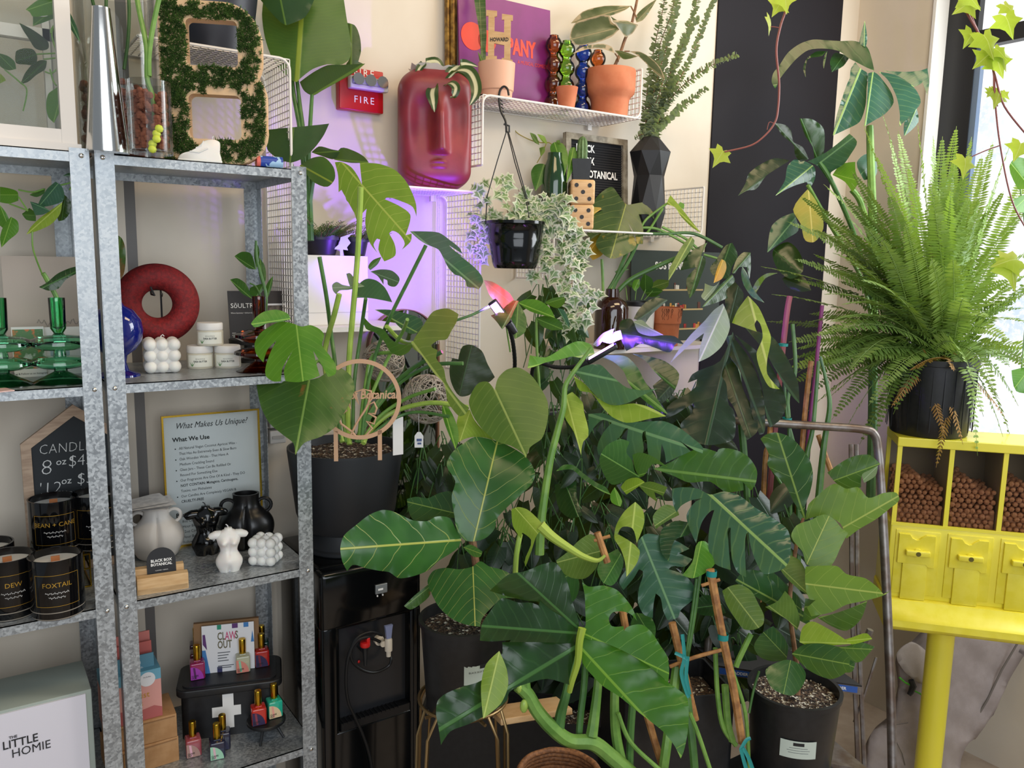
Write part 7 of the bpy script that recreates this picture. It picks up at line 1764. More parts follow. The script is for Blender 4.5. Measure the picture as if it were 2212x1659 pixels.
for s_ in ([(1094,284),(1075,345),(1052,425),(1049,485)], [(1096,284),(1112,350),(1136,430),(1145,482)], [(1098,284),(1122,370),(1142,440),(1168,484)]): MB().tube([rel(u, v, .05 if u > 1160 else -.02) for u, v in s_], .0017, 6).build('hanger', BLACKPL, t)
r_ = random.Random(31); b = MB(); bs = MB()
def strand(pts, n, L0, L1, e=0, wob=8):
    sp = spline([rel(u, v, e+r_.uniform(-.02, .02)) for u, v in pts], 6); bs.tube(sp, .0009, 4)
    for k_ in range(n):
        f = (k_+r_.random())/n*(len(sp)-1); i = min(int(f), len(sp)-2); q_ = sp[i].lerp(sp[i+1], f-i)
        a = r_.uniform(0, 2*pi); s_ = q_+(RT*cos(a)+UP*sin(a))*r_.uniform(.004, .016)-FW*r_.uniform(0, .012)
        bs.tube([q_, s_], .0006, 3)
        L = r_.uniform(L0, L1); dr = (RT*r_.uniform(-1, 1)-UP*r_.uniform(-.15, 1.2)-FW*r_.uniform(-.2, .5)).normalized()
        ivy(b, s_, dr, -FW*1.0+UP*r_.uniform(-.2, .7)+RT*r_.uniform(-.7, .7), L)
for pts, n in (([(1100,490),(1094,440),(1085,400),(1095,380)], 14), ([(1080,490),(1060,450),(1040,420),(1035,400)], 16), ([(1090,488),(1075,470),(1050,470),(1030,490),(1025,540)], 26), ([(1070,480),(1040,470),(1022,460)], 12), ([(1120,488),(1125,455),(1150,430)], 20), ([(1130,485),(1160,450),(1190,430),(1230,440)], 30), ([(1140,482),(1180,450),(1220,470),(1250,510),(1258,580)], 36), ([(1150,484),(1190,470),(1215,500),(1222,560),(1220,640),(1225,720)], 44), ([(1150,484),(1200,460),(1235,500),(1245,570),(1260,620),(1290,640)], 34), ([(1120,486),(1145,470),(1165,500),(1160,560),(1150,600)], 24), ([(1130,486),(1160,490),(1185,540),(1190,600)], 22), ([(1150,484),(1200,490),(1232,560),(1235,640),(1230,690)], 30), ([(1105,488),(1120,470),(1130,440),(1120,410)], 16), ([(1170,484),(1205,440),(1230,470),(1245,540)], 30), ([(1060,485),(1045,510),(1050,560)], 12), ([(1200,600),(1250,640),(1270,680),(1255,700)], 14)):
    strand(pts, n, .022, .040)
bs.build('stem', BROWN, t); ib = b.build('foliage', LEAF['ivy'], t, ang=180)
ib['kind'] = 'stuff' if False else ib.get('kind', '')
del ib['kind']

# ------------------------------------------------------------------ hanging lime ivy vines
def limeivy(label, stems, leaves, loc):
    t = thing('ivy_vine', label, 'plant', loc)
    for s_, r in stems: stem(t, s_, r, RED_STEM, 'stem', 6, 6)
    for lf in leaves:
        (u, v, d), (tu, tv), L, nr = lf[:4]; b = MB()
        base = P(u, v, d); dr = P(tu, tv, d-.01)-base
        ivy(b, base, dr, -FW+RT*nr[0]+UP*nr[1], L if L else dr.length); b.build('leaf', LEAF['ivylime'], t, ang=180, origin=t.location)
    return t
limeivy('long bare red ivy stem with lime leaves hanging before the black wall stripe',
    [([(1705,-15,1.9),(1698,20,1.9),(1685,60,1.9),(1677,110,1.9),(1683,180,1.9),(1680,240,1.9),(1672,268,1.9),(1650,295,1.9),(1620,315,1.9),(1565,328,1.9)], [.0030,.0020]), ([(1684,60,1.9),(1672,58,1.9),(1665,58,1.9)], .0012), ([(1674,268,1.9),(1662,264,1.9),(1657,280,1.9)], .001)],
    [((1562,326,1.9), (1540,362), 0, (.2,.2)), ((1688,2,1.9), (1668,36), 0, (.2,.3)), ((1695,-10,1.88), (1700,30), 0, (-.2,.3)), ((1664,42,1.9), (1663,78), 0, (1.6,0))], P(1705, -10, 1.9))
limeivy('lime ivy vine hanging in front of the bright window, upper right corner',
    [([(2068,-15,1.75),(2090,30,1.75),(2118,80,1.75),(2138,130,1.75),(2150,165,1.75),(2170,230,1.75),(2225,300,1.75)], [.0028,.002]), ([(2085,-10,1.77),(2100,40,1.76),(2122,90,1.75),(2145,150,1.75),(2148,200,1.75),(2160,310,1.75),(2185,430,1.75),(2220,500,1.75)], [.0024,.0016]), ([(2148,158,1.75),(2150,200,1.75),(2155,230,1.75)], .0012), ([(2158,315,1.75),(2130,325,1.75),(2100,338,1.75)], .0012), ([(2120,85,1.75),(2132,85,1.75)], .001), ([(2135,140,1.75),(2165,138,1.75),(2180,132,1.75)], .001)],
    [((2100,2,1.74),(2058,30),0,(.3,.3)), ((2085,-15,1.73),(2120,22),0,(-.3,.2)), ((2125,75,1.73),(2150,130),0,(0,.4)), ((2172,35,1.72),(2190,85),0,(-.3,.4)), ((2100,70,1.75),(2082,105),0,(.4,.3)), ((2135,118,1.74),(2102,148),0,(.3,.4)), ((2150,105,1.73),(2178,130),0,(-.2,.5)), ((2160,110,1.74),(2176,155),0,(.3,0)), ((2152,125,1.74),(2168,170),0,(-.4,.3)), ((2158,198,1.75),(2148,236),0,(.2,.3)), ((2145,195,1.75),(2132,210),0,(.2,.3)), ((2165,200,1.75),(2182,215),0,(-.2,.3)), ((2085,342,1.74),(2082,388),0,(.2,.5)), ((2180,565,1.7),(2196,632),0,(.1,.5)), ((2195,560,1.7),(2140,575),0,(0,.6)), ((2205,310,1.74),(2190,350),0,(0,.3)), ((2170,10,1.74),(2200,40),0,(.2,.3))], P(2080, -10, 1.75))

# ------------------------------------------------------------------ upper right monstera
pT = P(1880, 900, 2.95); pT.z = .9
t = thing('window_monstera', 'tall monstera rising beside the window with a large glossy split leaf', 'plant', pT); TM = t; dT = 2.92
leafobj(TM, [(RR((490,560),(500,500),(540,450),(600,360),(680,300),(770,270),(870,275),(960,280),(1060,280),(1140,320),(1172,400),(1190,482),(1140,462),(1060,420),(1020,400),(950,350),(860,332),(740,342),(660,400),(590,480),(545,540),(515,608)), RR((1190,480),(500,590)), dT, dT-.02, dict(fold=.06, dens=15, rip=.003)),
    (RR((860,350),(832,382),(740,402),(722,460),(722,527),(704,470),(730,400),(800,350)), RR((860,350),(720,522)), dT+.02, dT), (RR((900,492),(888,420),(920,362),(980,372),(1020,392),(980,450)), RR((980,380),(905,485)), dT+.03, dT),
    (RR((870,345),(860,400),(845,468),(840,440),(850,380)), RR((868,345),(845,465)), dT+.01, dT)], 'dark')
leafobj(TM, [(RR((1022,535),(1030,470),(1060,425),(1100,470),(1143,500),(1138,600),(1130,722),(1090,832),(1000,882),(908,925),(930,800),(980,640),(1010,560)), RR((1100,460),(915,915)), dT-.02, dT-.08, dict(fold=.2, dens=12)),
    (RR((1148,500),(1190,492),(1260,562),(1310,640),(1322,700),(1260,780),(1190,822),(1120,865),(1138,722),(1145,600)), RR((1180,500),(1128,855)), dT-.03, dT-.11, dict(fold=.2)),
    (RR((1220,490),(1330,510),(1420,560),(1480,622),(1507,700),(1440,782),(1358,868),(1365,790),(1342,662),(1282,545)), RR((1230,500),(1368,850)), dT-.03, dT-.11, dict(fold=.2)),
    (RR((1255,482),(1400,490),(1500,482),(1552,466),(1565,560),(1550,645),(1520,562),(1460,592),(1380,532)), RR((1260,485),(1548,640)), dT-.02, dT-.06, dict(fold=.2)),
    (RR((1395,835),(1480,742),(1492,832),(1393,930)), RR((1470,760),(1398,925)), dT, dT-.02), (RR((1085,300),(1100,230),(1125,140),(1142,270),(1132,322)), RR((1120,320),(1125,145)), dT, dT)], 'silver')
for pl, r2, mt in ((((510,840),(580,852),(620,890),(640,970),(700,1002),(742,1085),(690,1102),(650,1062),(640,992),(560,922)), ((735,1085),(515,845)), 'deep'), (((680,810),(760,812),(840,870),(852,950),(830,1072),(780,1085),(770,1002),(720,930)), ((800,1080),(690,815)), 'dark'), (((260,1337),(310,1252),(330,1190),(400,1130),(510,1080),(612,1095),(540,1142),(450,1202),(380,1292),(320,1302)), ((610,1100),(265,1335)), 'deep'),
    (((515,1337),(580,1232),(600,1130),(650,1087),(720,1102),(782,1142),(785,1220),(745,1295),(730,1242),(660,1262),(590,1292)), ((770,1130),(520,1333)), 'silver'), (((735,1102),(860,1040),(940,980),(1020,913),(1072,967),(1030,1052),(980,1122),(900,1172),(860,1215),(800,1132)), ((770,1150),(1050,935)), 'blue'), (((905,1195),(960,1122),(1060,1105),(1062,1170),(1082,1242),(1040,1312),(990,1242)), ((920,1190),(1070,1230)), 'bright')):
    J(TM, RR, pl, r2, dT-.05, dT-.14, mt, fold=.3, rip=.02)
J(TM, RR, ((735,1292),(780,1350),(830,1450),(842,1560),(780,1652),(720,1642),(690,1532),(636,1430)), ((740,1295),(770,1645)), dT-.1, dT-.16, 'yellow', fold=.2)
J(TM, M2, ((460,302),(490,120),(560,60),(640,30),(672,150),(600,202),(540,242)), ((655,60),(462,298)), dT-.05, dT-.1, 'blue')
J(TM, M2, ((498,290),(600,230),(680,300),(702,430),(620,482),(528,412)), ((510,290),(690,440)), dT-.05, dT-.1, 'dark')
J(TM, M2, ((560,480),(640,440),(720,480),(760,560),(690,570),(600,540)), ((570,480),(750,555)), dT-.04, dT-.08, 'deep')
J(TM, RR, ((1070,1110),(1140,1050),(1195,1080),(1200,1200),(1120,1230)), ((1190,1090),(1090,1200)), dT+.05, dT, 'blue')
stem(TM, [(1879,272,dT),(1880,320,dT),(1883,410,dT),(1886,520,dT),(1886,700,dT+.02)], [.012,.014,.015,.016,.016], STEM)
stem(TM, [(1840,410,dT),(1860,440,dT),(1880,520,dT),(1886,640,dT)], .010, STEM)
stem(TM, [(1770,350,dT-.06),(1800,400,dT-.05),(1850,520,dT),(1880,640,dT)], .008, STEMD)
stem(TM, [(1745,400,dT-.1),(1790,480,dT-.05),(1860,600,dT),(1884,700,dT)], .007, STEM)
stem(TM, [(1886,690,dT+.02),(1885,900,dT),(1880,1100,dT)], .016, STEMD)

# ------------------------------------------------------------------ candy machine
yawM = radians(-49); pM = P(1925, 1132, 2.66)
t = thing('candy_machine', 'yellow three-head candy machine on a pole filled with clay pebbles', 'vending machine', (pM.x, pM.y, 0), yawM); CMch = t
YEL = M('yellow_paint', '#eadf3c', .38, col2='#eddf46', nscale=4, Coat_Weight=.3)
YELP = M('worn_yellow_paint', '#e6d836', .32, col2='#ecdf4a', nscale=25)
zM = lambda v: P(1925, v, 2.66).z
hw_ = .153; WM = hw_*3+.012; DM = .19
zt0, zt1, zp0, zp1 = zM(958), zM(1132), zM(1293), zM(1330)
INKD = M('dark_seam', '#6a6210', .5)
b = MB().box(0, WM, 0, DM, zp0-.005, zt1, bev=.004)
b.build('body', YEL, t)
b = MB().box(-.002, WM+.002, -.003, DM+.002, zt0, zt0+.030, bev=.003)
for i in range(4):
    x = min(i*hw_+.0, WM-.016); b.box(x, x+.014, 0, .012, zt1, zt0)
for x in (0, WM-.012): b.box(x, x+.012, DM-.012, DM, zt1, zt0)
b.box(0, WM, -.001, .01, zt1-.002, zt1+.008)
b.build('hopper_frame', YEL, t, False)
MB().box(.012, WM-.012, DM-.012, DM-.009, zt1, zt0).build('smoky_back_pane', M('smoky_plastic', '#7d7268', .3), t, False)
PB = []
for i in range(3):
    x0_ = i*hw_+.014; x1_ = x0_+hw_-.014
    MB().box(x0_, x1_, .004, .006, zt1+.006, zt0).build('clear_pane', glass('hopper_glass', '#efece4', .7), t, False)
    MB().box(x1_+.0, x1_+.0015, .01, DM-.01, zt1, zt0).build('divider', M('frosted_divider', '#b5ada0', .4), t, False)
    r_ = random.Random(50+i); b = MB(); rr = .0068
    rr = .0094; nx = 7
    for ly in range(9):
        for row in range(11):
            for col in range(nx):
                xx = x0_+rr+(x1_-x0_-2*rr-.003)*(col+.5*((row+ly) % 2))/(nx-.5)+r_.uniform(-.0016, .0016); f = (xx-x0_)/(x1_-x0_)
                zz = zt1+.004+rr+row*rr*1.72+r_.uniform(-.0018, .0018)
                if zz > zt1+(zt0-zt1)*(.62-.10*f+.05*sin(f*6)): continue
                if ly > 1 and row < 4: continue
                b.sphere((xx, .008+rr+ly*rr*2.1+r_.uniform(0, .002), zz), rr*r_.uniform(.78, 1.08), 8 if ly == 0 else 6)
    b.box(x0_, x1_-.002, .026, DM-.02, zt1, zt1+.06)
    b.cur = 0
    o_ = b.build('clay_pebbles', CLAYB, None, origin=(x0_, 0, zt1)); o_.location = t.matrix_basis @ Vector((x0_, 0, zt1)); o_.rotation_euler = (0, 0, yawM)
    tag(o_, 'brown clay pebbles in the %s hopper of the yellow candy machine' % ('left', 'middle', 'right')[i], 'pebbles', None, 'stuff'); PB.append(o_)
    cx_ = i*hw_+.006+hw_/2; hp_ = zt1-zp0
    hd = MB().box(cx_-.066, cx_+.066, -.004, .0, zp0+.012, zt1-.014, bev=.0015).build('head_panel', YELP, t)
    q = [(-.056, -.020), (-.056, .074), (.048, .074), (.052, -.026), (.030, -.026), (.026, -.016), (-.040, -.016)]
    zc_ = zt1-.014-.090
    q = [(-.056, .078), (-.026, .078), (-.018, .066), (-.004, .060), (.004, .062), (.012, .070), (.024, .078), (.050, .078), (.052, -.026), (.036, -.026), (.028, -.018), (-.040, -.018), (-.056, -.018)]
    MB().mesh(curve_mesh([q], .008, .0012), put(cx_, -.008, zc_)).build('coin_plate', YELP, hd, False)
    kn = MB().box(cx_-.036, cx_+.036, -.032, -.014, zc_+.012, zc_+.030, bev=.003).lathe([(.014,0),(.014,.012)], 18, put(cx_, -.012, zc_+.021)).build('turn_handle', YELP, hd)
    MB().lathe([(0,0),(.0075,0),(.0075,.001),(0,.001)], 18, put(cx_, -.0321, zc_+.021)).build('cap', M('dark_yellow', '#5e560e', .5), kn)
    MB().box(cx_-.040, cx_+.034, -.012, -.004, zp0-.004, zc_-.012, bev=.0015).build('chute_flap', YELP, hd)
b = MB(); r_ = .022
prof = [(-.06, zp1-.005), (-.062, zp1-.026), (-.052, zp1-.040), (-.03, zp1-.046), (DM, zp1-.046), (DM, zp0-.004), (.0, zp0-.004), (-.02, zp0-.006), (-.048, zp1+.004)]
n = len(prof); xs_ = (-.004, 0.0, WM, WM+.004); vs = []
for x, s_ in zip(xs_, (.85, 1, 1, .85)):
    for y_, z_ in prof: vs.append((x, DM/2+(y_-DM/2)*(1 if s_ == 1 else .97), (z_-zp1)*s_+zp1))
fs = [(i*n+k_, i*n+(k_+1) % n, (i+1)*n+(k_+1) % n, (i+1)*n+k_) for i in range(3) for k_ in range(n)]+[tuple(range(n)), tuple(range(3*n, 4*n))[::-1]]
b.add(vs, fs).build('tray', YELP, t)
MB().lathe([(.042, .03), (.042, zp1-.046)], 40, Matrix.Translation((.205, .10, 0))).build('pole', YEL, t)
MB().lathe([(0,0),(.19,0),(.19,.015),(.10,.03),(.045,.05)], 48, Matrix.Translation((.205, .10, 0))).build('base', YEL, t)
ptop = t.matrix_basis @ Vector((.108, .115, zt0+.0305))

# ------------------------------------------------------------------ fern on the machine
t = thing('boston_fern', 'huge bushy fern in a black pot on top of the yellow candy machine', 'fern', ptop); FN = t
Hp_ = .25
MB().lathe([(0,0),(.112,0),(.116,.004),(.122,.06),(.128,Hp_-.02),(.133,Hp_-.018),(.134,Hp_),(.124,Hp_),(.12,Hp_-.04),(0,Hp_-.04)], 48).build('pot', BLACKPL, t)
MB().lathe([(0,Hp_+.005),(.08,Hp_-.012),(.122,Hp_-.02)], 30, cap=False).build('soil', M('dry_fern_litter', '#4a3420', .9, col2='#7a5630', nscale=60), t)
b = MB()
for i in range(24):
    a = 2*pi*i/24; b.box(-.001, .001, -.1295, -.127, .02, Hp_-.03, Matrix.Rotation(a, 4, 'Z'))
b.build('rib', BLACKPL, t)
fr_ = random.Random(77)
ctr = Vector((0, 0, Hp_-.01))
def frond(tip, lift, mat, w=.052, curl=True, n=16, base=None, dead=False):
    """arching frond to a tip offset (camera right, up, away) in metres"""
    base = base or ctr+Vector((fr_.uniform(-.06, .06), fr_.uniform(-.06, .06), 0))
    tp = Vector(tip)
    mid = base.lerp(tp, .45)+Vector((0, 0, lift)); sp = [base*(1-s_)**2+mid*(2*s_*(1-s_))+tp*s_*s_ for s_ in [i/n for i in range(n+1)]]
    L = sum((sp[i+1]-sp[i]).length for i in range(n))
    b = MB(); nb = max(18, int(L/.0105)); fd = (tp-base).normalized()
    side = fd.cross(Vector((0, 0, 1))); side = (side.normalized() if side.length > .15 else RT.copy())
    tw = fr_.uniform(-.9, .9); side = (Matrix.Rotation(tw, 3, fd) @ side)
    if b.uv is None: b.uv = []; b.edge = []
    o0 = len(b.v); b.tube(sp, [.0016, .0006], 5); b.uv += [(.5, .0)]*(len(b.v)-o0); b.edge += [0]*(len(b.v)-o0)
    for k_ in range(nb):
        f = .10+.89*k_/nb; x = f*n; i = min(int(x), n-1); q_ = sp[i].lerp(sp[i+1], x-i); tg = (sp[i+1]-sp[i]).normalized()
        sd = side-tg*side.dot(tg); sd.normalize(); up = sd.cross(tg); ln = w*min(1, (f-.06)*5)*(1-f**3.2)**.9*fr_.uniform(.88, 1.08)+.003
        for sg in (-1, 1):
            dr = (sd*sg+tg*(.22 if not dead else .6)+up*fr_.uniform(-.15, .25)-Vector((0, 0, .10 if not dead else .7))).normalized()
            gl(b, q_, q_+dr*ln, .0088 if not dead else .006, up+tg*fr_.uniform(-.25, .25), 'lance', .12 if not dead else .5, .1, 3, 1)
    return b.build('frond', LEAF[mat], FN, ang=180)
cw_ = ptop+ctr; dc_ = dep(cw_); S_ = dc_/F; cu_, cv_ = 1106+F*(cw_-CAM).dot(RT)/dc_, 829.5-F*(cw_-CAM).dot(UP)/dc_
def fpx(u, v, away=0.0): return P(u, v, dc_+away)-ptop
tips = [(1640,578,-.1,.10),(1655,690,-.05,.06),(1665,640,-.15,.08),(1700,735,-.15,.08),(1705,835,-.1,.10),(1740,892,-.08,.12),(1722,805,0,.1),(1705,480,-.1,.12),(1735,425,-.05,.12),(1712,560,-.2,.1),(1750,500,-.25,.14),(1780,400,-.1,.12),(1768,585,-.3,.14),(1790,470,-.3,.12),(1822,420,-.15,.1),(1830,470,-.3,.12),(1840,375,.0,.08),(1868,268,.05,.06),(1905,240,.0,.06),(1890,330,-.15,.08),(1925,300,-.1,.06),(1945,280,.1,.06),(1985,275,0,.05),(2010,290,.05,.05),(2040,300,-.1,.05),(2072,272,.0,.05),(2095,300,.1,.05),(2120,330,-.05,.06),(2150,310,.05,.06),(2190,300,0,.06),(2230,340,.0,.08),(2250,420,-.1,.08),(2270,520,0,.1),(1960,360,-.25,.06),(2005,390,-.3,.06),(2050,410,-.28,.06),(2090,430,-.2,.06),(2130,450,-.25,.08),(2160,390,-.15,.06),(1920,420,-.3,.08),(1880,400,-.25,.08),(1860,480,-.35,.1),(1900,520,-.38,.1),(1950,480,-.38,.08),(1800,545,-.35,.12),(1780,640,-.32,.12),(1750,690,-.22,.12),(1765,730,-.3,.13),(1790,700,-.38,.13),(1820,660,-.4,.13),(1860,600,-.42,.12),(1770,800,-.15,.12),(1790,860,-.1,.14),(1800,905,-.05,.14),(1830,930,-.05,.16),(1855,960,0,.16),(1890,930,-.08,.16),(1925,900,-.10,.18),(1870,880,-.2,.16),(1750,850,.05,.12),(2200,620,-.2,.1),(2220,700,-.1,.12),(2185,740,-.25,.14),(2230,800,0,.14),(2200,880,-.05,.16),(2170,940,-.05,.18),(2130,900,-.2,.16),(2110,985,-.12,.20),(2150,850,-.2,.16),(2190,960,.05,.18),(2060,560,-.4,.08),(2110,560,-.35,.08),(2150,560,-.3,.1),(2010,560,-.42,.08),(2080,640,-.4,.10),(2170,660,-.3,.1),(1840,800,-.3,.15),(1815,770,-.2,.13),(1930,560,-.2,.05),(1980,500,-.1,.05),(2040,490,-.1,.05),(2140,680,-.35,.12),(2100,830,-.3,.16)]
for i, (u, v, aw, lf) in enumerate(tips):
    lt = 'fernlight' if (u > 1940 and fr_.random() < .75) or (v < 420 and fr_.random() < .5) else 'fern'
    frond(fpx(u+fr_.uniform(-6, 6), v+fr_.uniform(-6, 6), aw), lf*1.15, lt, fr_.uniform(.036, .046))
for i in range(46):
    a = fr_.uniform(-.35, pi+.35); q_ = fr_.uniform(.62, 1.0)
    u, v = 1990+cos(a)*300*q_, 740-sin(a)*430*q_ if sin(a) > 0 else 740-sin(a)*240*q_
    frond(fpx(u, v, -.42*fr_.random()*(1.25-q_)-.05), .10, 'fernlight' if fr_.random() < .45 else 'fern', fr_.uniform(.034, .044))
for u, v, aw, lf in ((2022,1010,-.13,.09),(2040,940,-.14,.06),(1925,880,-.12,.08),(2170,900,-.08,.1),(2080,960,-.14,.08),(1965,800,-.16,.05),(2060,800,-.17,.04)):
    frond(fpx(u, v, aw), lf, 'ferndry', .034, dead=True)
b = MB()
for k_ in range(60):
    a = fr_.uniform(0, 2*pi); r = fr_.uniform(.05, .14); p_ = Vector((r*cos(a), r*sin(a), Hp_+fr_.uniform(-.01, .03)))
    gl(b, p_, p_+Vector((fr_.uniform(-1, 1), fr_.uniform(-1, 1), fr_.uniform(-.9, .5))).normalized()*.03, .008, (0, 0, 1), 'lance', .3, .2, 3, 1)
b.build('dry_litter', LEAF['ferndry'], t, ang=180)
t = thing('ribbon_leaf_vine', 'broad green leaves at the right photo edge beside the fern', 'plant', P(2200, 450, 2.4))
for pl, r2, mt in ((((2180,360),(2195,340),(2225,350),(2225,400),(2200,410)), ((2185,355),(2225,405)), 'bright'), (((2190,430),(2225,415),(2225,460),(2195,455)), ((2225,420),(2192,450)), 'bright'), (((2185,800),(2225,790),(2225,850),(2195,845)), ((2225,795),(2190,840)), 'bright')):
    b = MB(); patch(b, pl, r2, 2.4, 2.38, fold=.3, dens=7); b.build('leaf', LEAF[mt], t, ang=180, origin=t.location)
stem(t, [(2225,330,2.4),(2205,400,2.41),(2210,450,2.41),(2220,600,2.41),(2205,820,2.41)], .002, STEM)

# ------------------------------------------------------------------ right fiddle leaf fig
pR = P(1716, 1490, 2.02); Hr = .24; pR.z -= Hr-.01
t = thing('fig_tree', 'bushy fiddle leaf fig in a black pot with pale flecked soil beside the ladder', 'plant', pR); FR = t
pot(t, .094, .108, Hr, BLACKPL)
a0 = yaw_to_cam(pR)-pi/2+.18; R_ = .1055
zl_ = P(1742, 1617, 1.94).z-pR.z
b = MB(); b.add([(R_*cos(a0+x), R_*sin(a0+x), z_) for i in range(9) for x, z_ in ((-.40+i*.1, zl_-.022), (-.40+i*.1, zl_+.022))], [(2*i, 2*i+2, 2*i+3, 2*i+1) for i in range(8)]).build('label', M('pale_green_label', ''), t)
b = MB(); b.add([((R_+.0004)*cos(a0+x), (R_+.0004)*sin(a0+x), z_) for i in range(4) for x, z_ in ((-.12+i*.08, zl_+.010), (-.12+i*.08, zl_+.018))], [(2*i, 2*i+2, 2*i+3, 2*i+1) for i in range(3)]).build('label_block', INK, t)
b = MB()
for j, s_ in enumerate((.4, .5, .44)): b.add([((R_+.0004)*cos(a0+x), (R_+.0004)*sin(a0+x), z_) for i in range(4) for x, z_ in ((-s_/2+i*s_/3, zl_+.004-j*.006), (-s_/2+i*s_/3, zl_+.005-j*.006))], [(2*i, 2*i+2, 2*i+3, 2*i+1) for i in range(3)])
b.build('label_lines', INKG, t)
b = MB(); r_ = random.Random(12)
for k_ in range(120):
    a = r_.uniform(0, 2*pi); r = .098*sqrt(r_.random()); b.sphere((r*cos(a), r*sin(a), Hr-.020+r_.uniform(0, .004)), r_.uniform(.0012, .003), 6)
o_ = b.build('perlite', M('perlite', '#a8987e', .9), t); o_['kind'] = 'stuff'
stem(t, [(1722,1500,2.0),(1722,1450,2.0),(1716,1400,2.0),(1706,1300,2.02),(1720,1180,2.05),(1735,1120,2.08)], [.008,.0075,.007,.006,.005,.004], BROWN, 'trunk')
JF = lambda cf, pl, r2, d0, d1, mt, **kw: J(FR, cf, pl, r2, d0, d1, mt, **kw)
JF(Q5, ((720,865),(640,740),(580,620),(500,540),(460,480),(472,420),(413,310),(450,280),(520,266),(620,300),(700,380),(752,460),(772,560),(750,680),(720,760),(716,820)), ((718,860),(530,275)), 2.08, 2.05, 'figdark', fold=.18, dens=13)
JF(Q5, ((740,760),(800,700),(920,615),(1000,650),(1080,640),(1150,712),(1250,680),(1340,678),(1362,722),(1300,782),(1200,860),(1080,930),(1000,992),(960,890),(850,832),(720,862)), ((900,960),(1355,700)), 2.06, 2.0, 'figlight', fold=.15, dens=13)
JF(Q5, ((622,970),(660,900),(760,862),(850,825),(920,862),(970,922),(1012,950),(960,1050),(920,1140),(880,1187),(730,1167),(700,1080),(640,1010)), ((730,1165),(880,840)), 2.0, 2.02, 'figlight', fold=-.15)
JF(Q5, ((720,1182),(850,1175),(940,1180),(1000,1232),(1130,1262),(1220,1330),(1252,1370),(1300,1345),(1260,1375),(1140,1412),(1000,1442),(900,1492),(760,1522),(730,1462),(790,1410),(745,1402)), ((725,1300),(1250,1365)), 1.96, 1.86, 'figlight', fold=-.2, dens=13)
JF(Q5, ((240,1280),(300,1210),(400,1210),(500,1280),(560,1362),(640,1440),(700,1482),(762,1522),(740,1580),(660,1540),(560,1482),(450,1432),(330,1352)), ((740,1540),(250,1270)), 2.02, 1.98, 'figdark', fold=.2)
JF(Q8, ((152,450),(200,420),(270,405),(350,450),(400,540),(437,620),(430,680),(380,712),(300,712),(250,652),(180,540)), ((200,440),(400,700)), 1.98, 1.93, 'olive', fold=.2)
JF(Q8, ((448,990),(500,950),(600,920),(680,950),(722,1012),(710,1080),(640,1162),(560,1152),(490,1112),(455,1040)), ((620,920),(570,1155)), 1.90, 1.84, 'figdark', fold=.2)
JF(Q8, ((628,880),(700,820),(830,810),(960,840),(1022,912),(1000,1002),(900,1052),(820,1032),(730,982),(680,932)), ((640,880),(1010,950)), 1.92, 1.84, 'figdark', fold=.2)
JF(Q8, ((680,800),(700,700),(760,658),(860,700),(960,760),(1032,812),(900,822),(760,832)), ((685,800),(1028,810)), 1.92, 1.86, 'lime', fold=.3)
JF(Q8, ((960,790),(1030,770),(1140,740),(1177,780),(1100,802),(1030,815)), ((965,795),(1172,775)), 1.90, 1.85, 'lime', fold=.4)
JF(Q8, ((368,830),(420,742),(500,690),(570,762),(602,832),(590,922),(500,932),(410,902)), ((590,900),(440,740)), 1.98, 1.96, 'figdark')
JF(Q8, ((800,630),(900,610),(1040,562),(1142,518),(1100,642),(1000,722),(900,692)), ((800,640),(1135,525)), 1.98, 1.94, 'figdark')
JF(Q8, ((900,830),(1000,828),(1100,800),(1192,832),(1150,882),(1100,932),(1030,935),(1000,882)), ((905,835),(1180,850)), 1.94, 1.9, 'figdark')
JF(Q8, ((550,295),(620,208),(680,240),(740,362),(742,482),(680,442),(600,372)), ((560,300),(738,470)), 2.03, 1.99, 'olive', fold=.2)
JF(Q5, ((870,540),(980,460),(1060,425),(1160,420),(1232,482),(1160,522),(1108,550),(1100,640),(1000,652),(930,612)), ((900,600),(1225,480)), 2.1, 2.06, 'figdark')
JF(Q5, ((1100,550),(1160,520),(1215,490),(1200,560),(1120,610)), ((1105,600),(1210,500)), 2.09, 2.07, 'pale')
JF(Q8, ((445,560),(530,520),(580,450),(640,520),(682,660),(660,722),(600,650),(520,602)), ((660,700),(460,545)), 1.96, 1.93, 'olive')
JF(Q8, ((720,500),(790,510),(900,500),(1000,480),(1090,500),(900,560),(780,640),(700,660)), ((720,560),(1080,500)), 1.97, 1.92, 'figdark')
JF(Q8, ((350,340),(440,300),(520,340),(600,420),(680,500),(700,600),(600,560),(470,450)), ((690,580),(370,330)), 2.04, 2.0, 'figdark')
JF(Q8, ((800,880),(900,870),(1000,900),(1060,930),(1040,1000),(940,1000),(850,960)), ((810,885),(1050,970)), 1.96, 1.92, 'figdark')
JF(Q8, ((300,780),(380,740),(440,800),(420,900),(330,860)), ((430,880),(310,780)), 2.04, 2.02, 'dark')

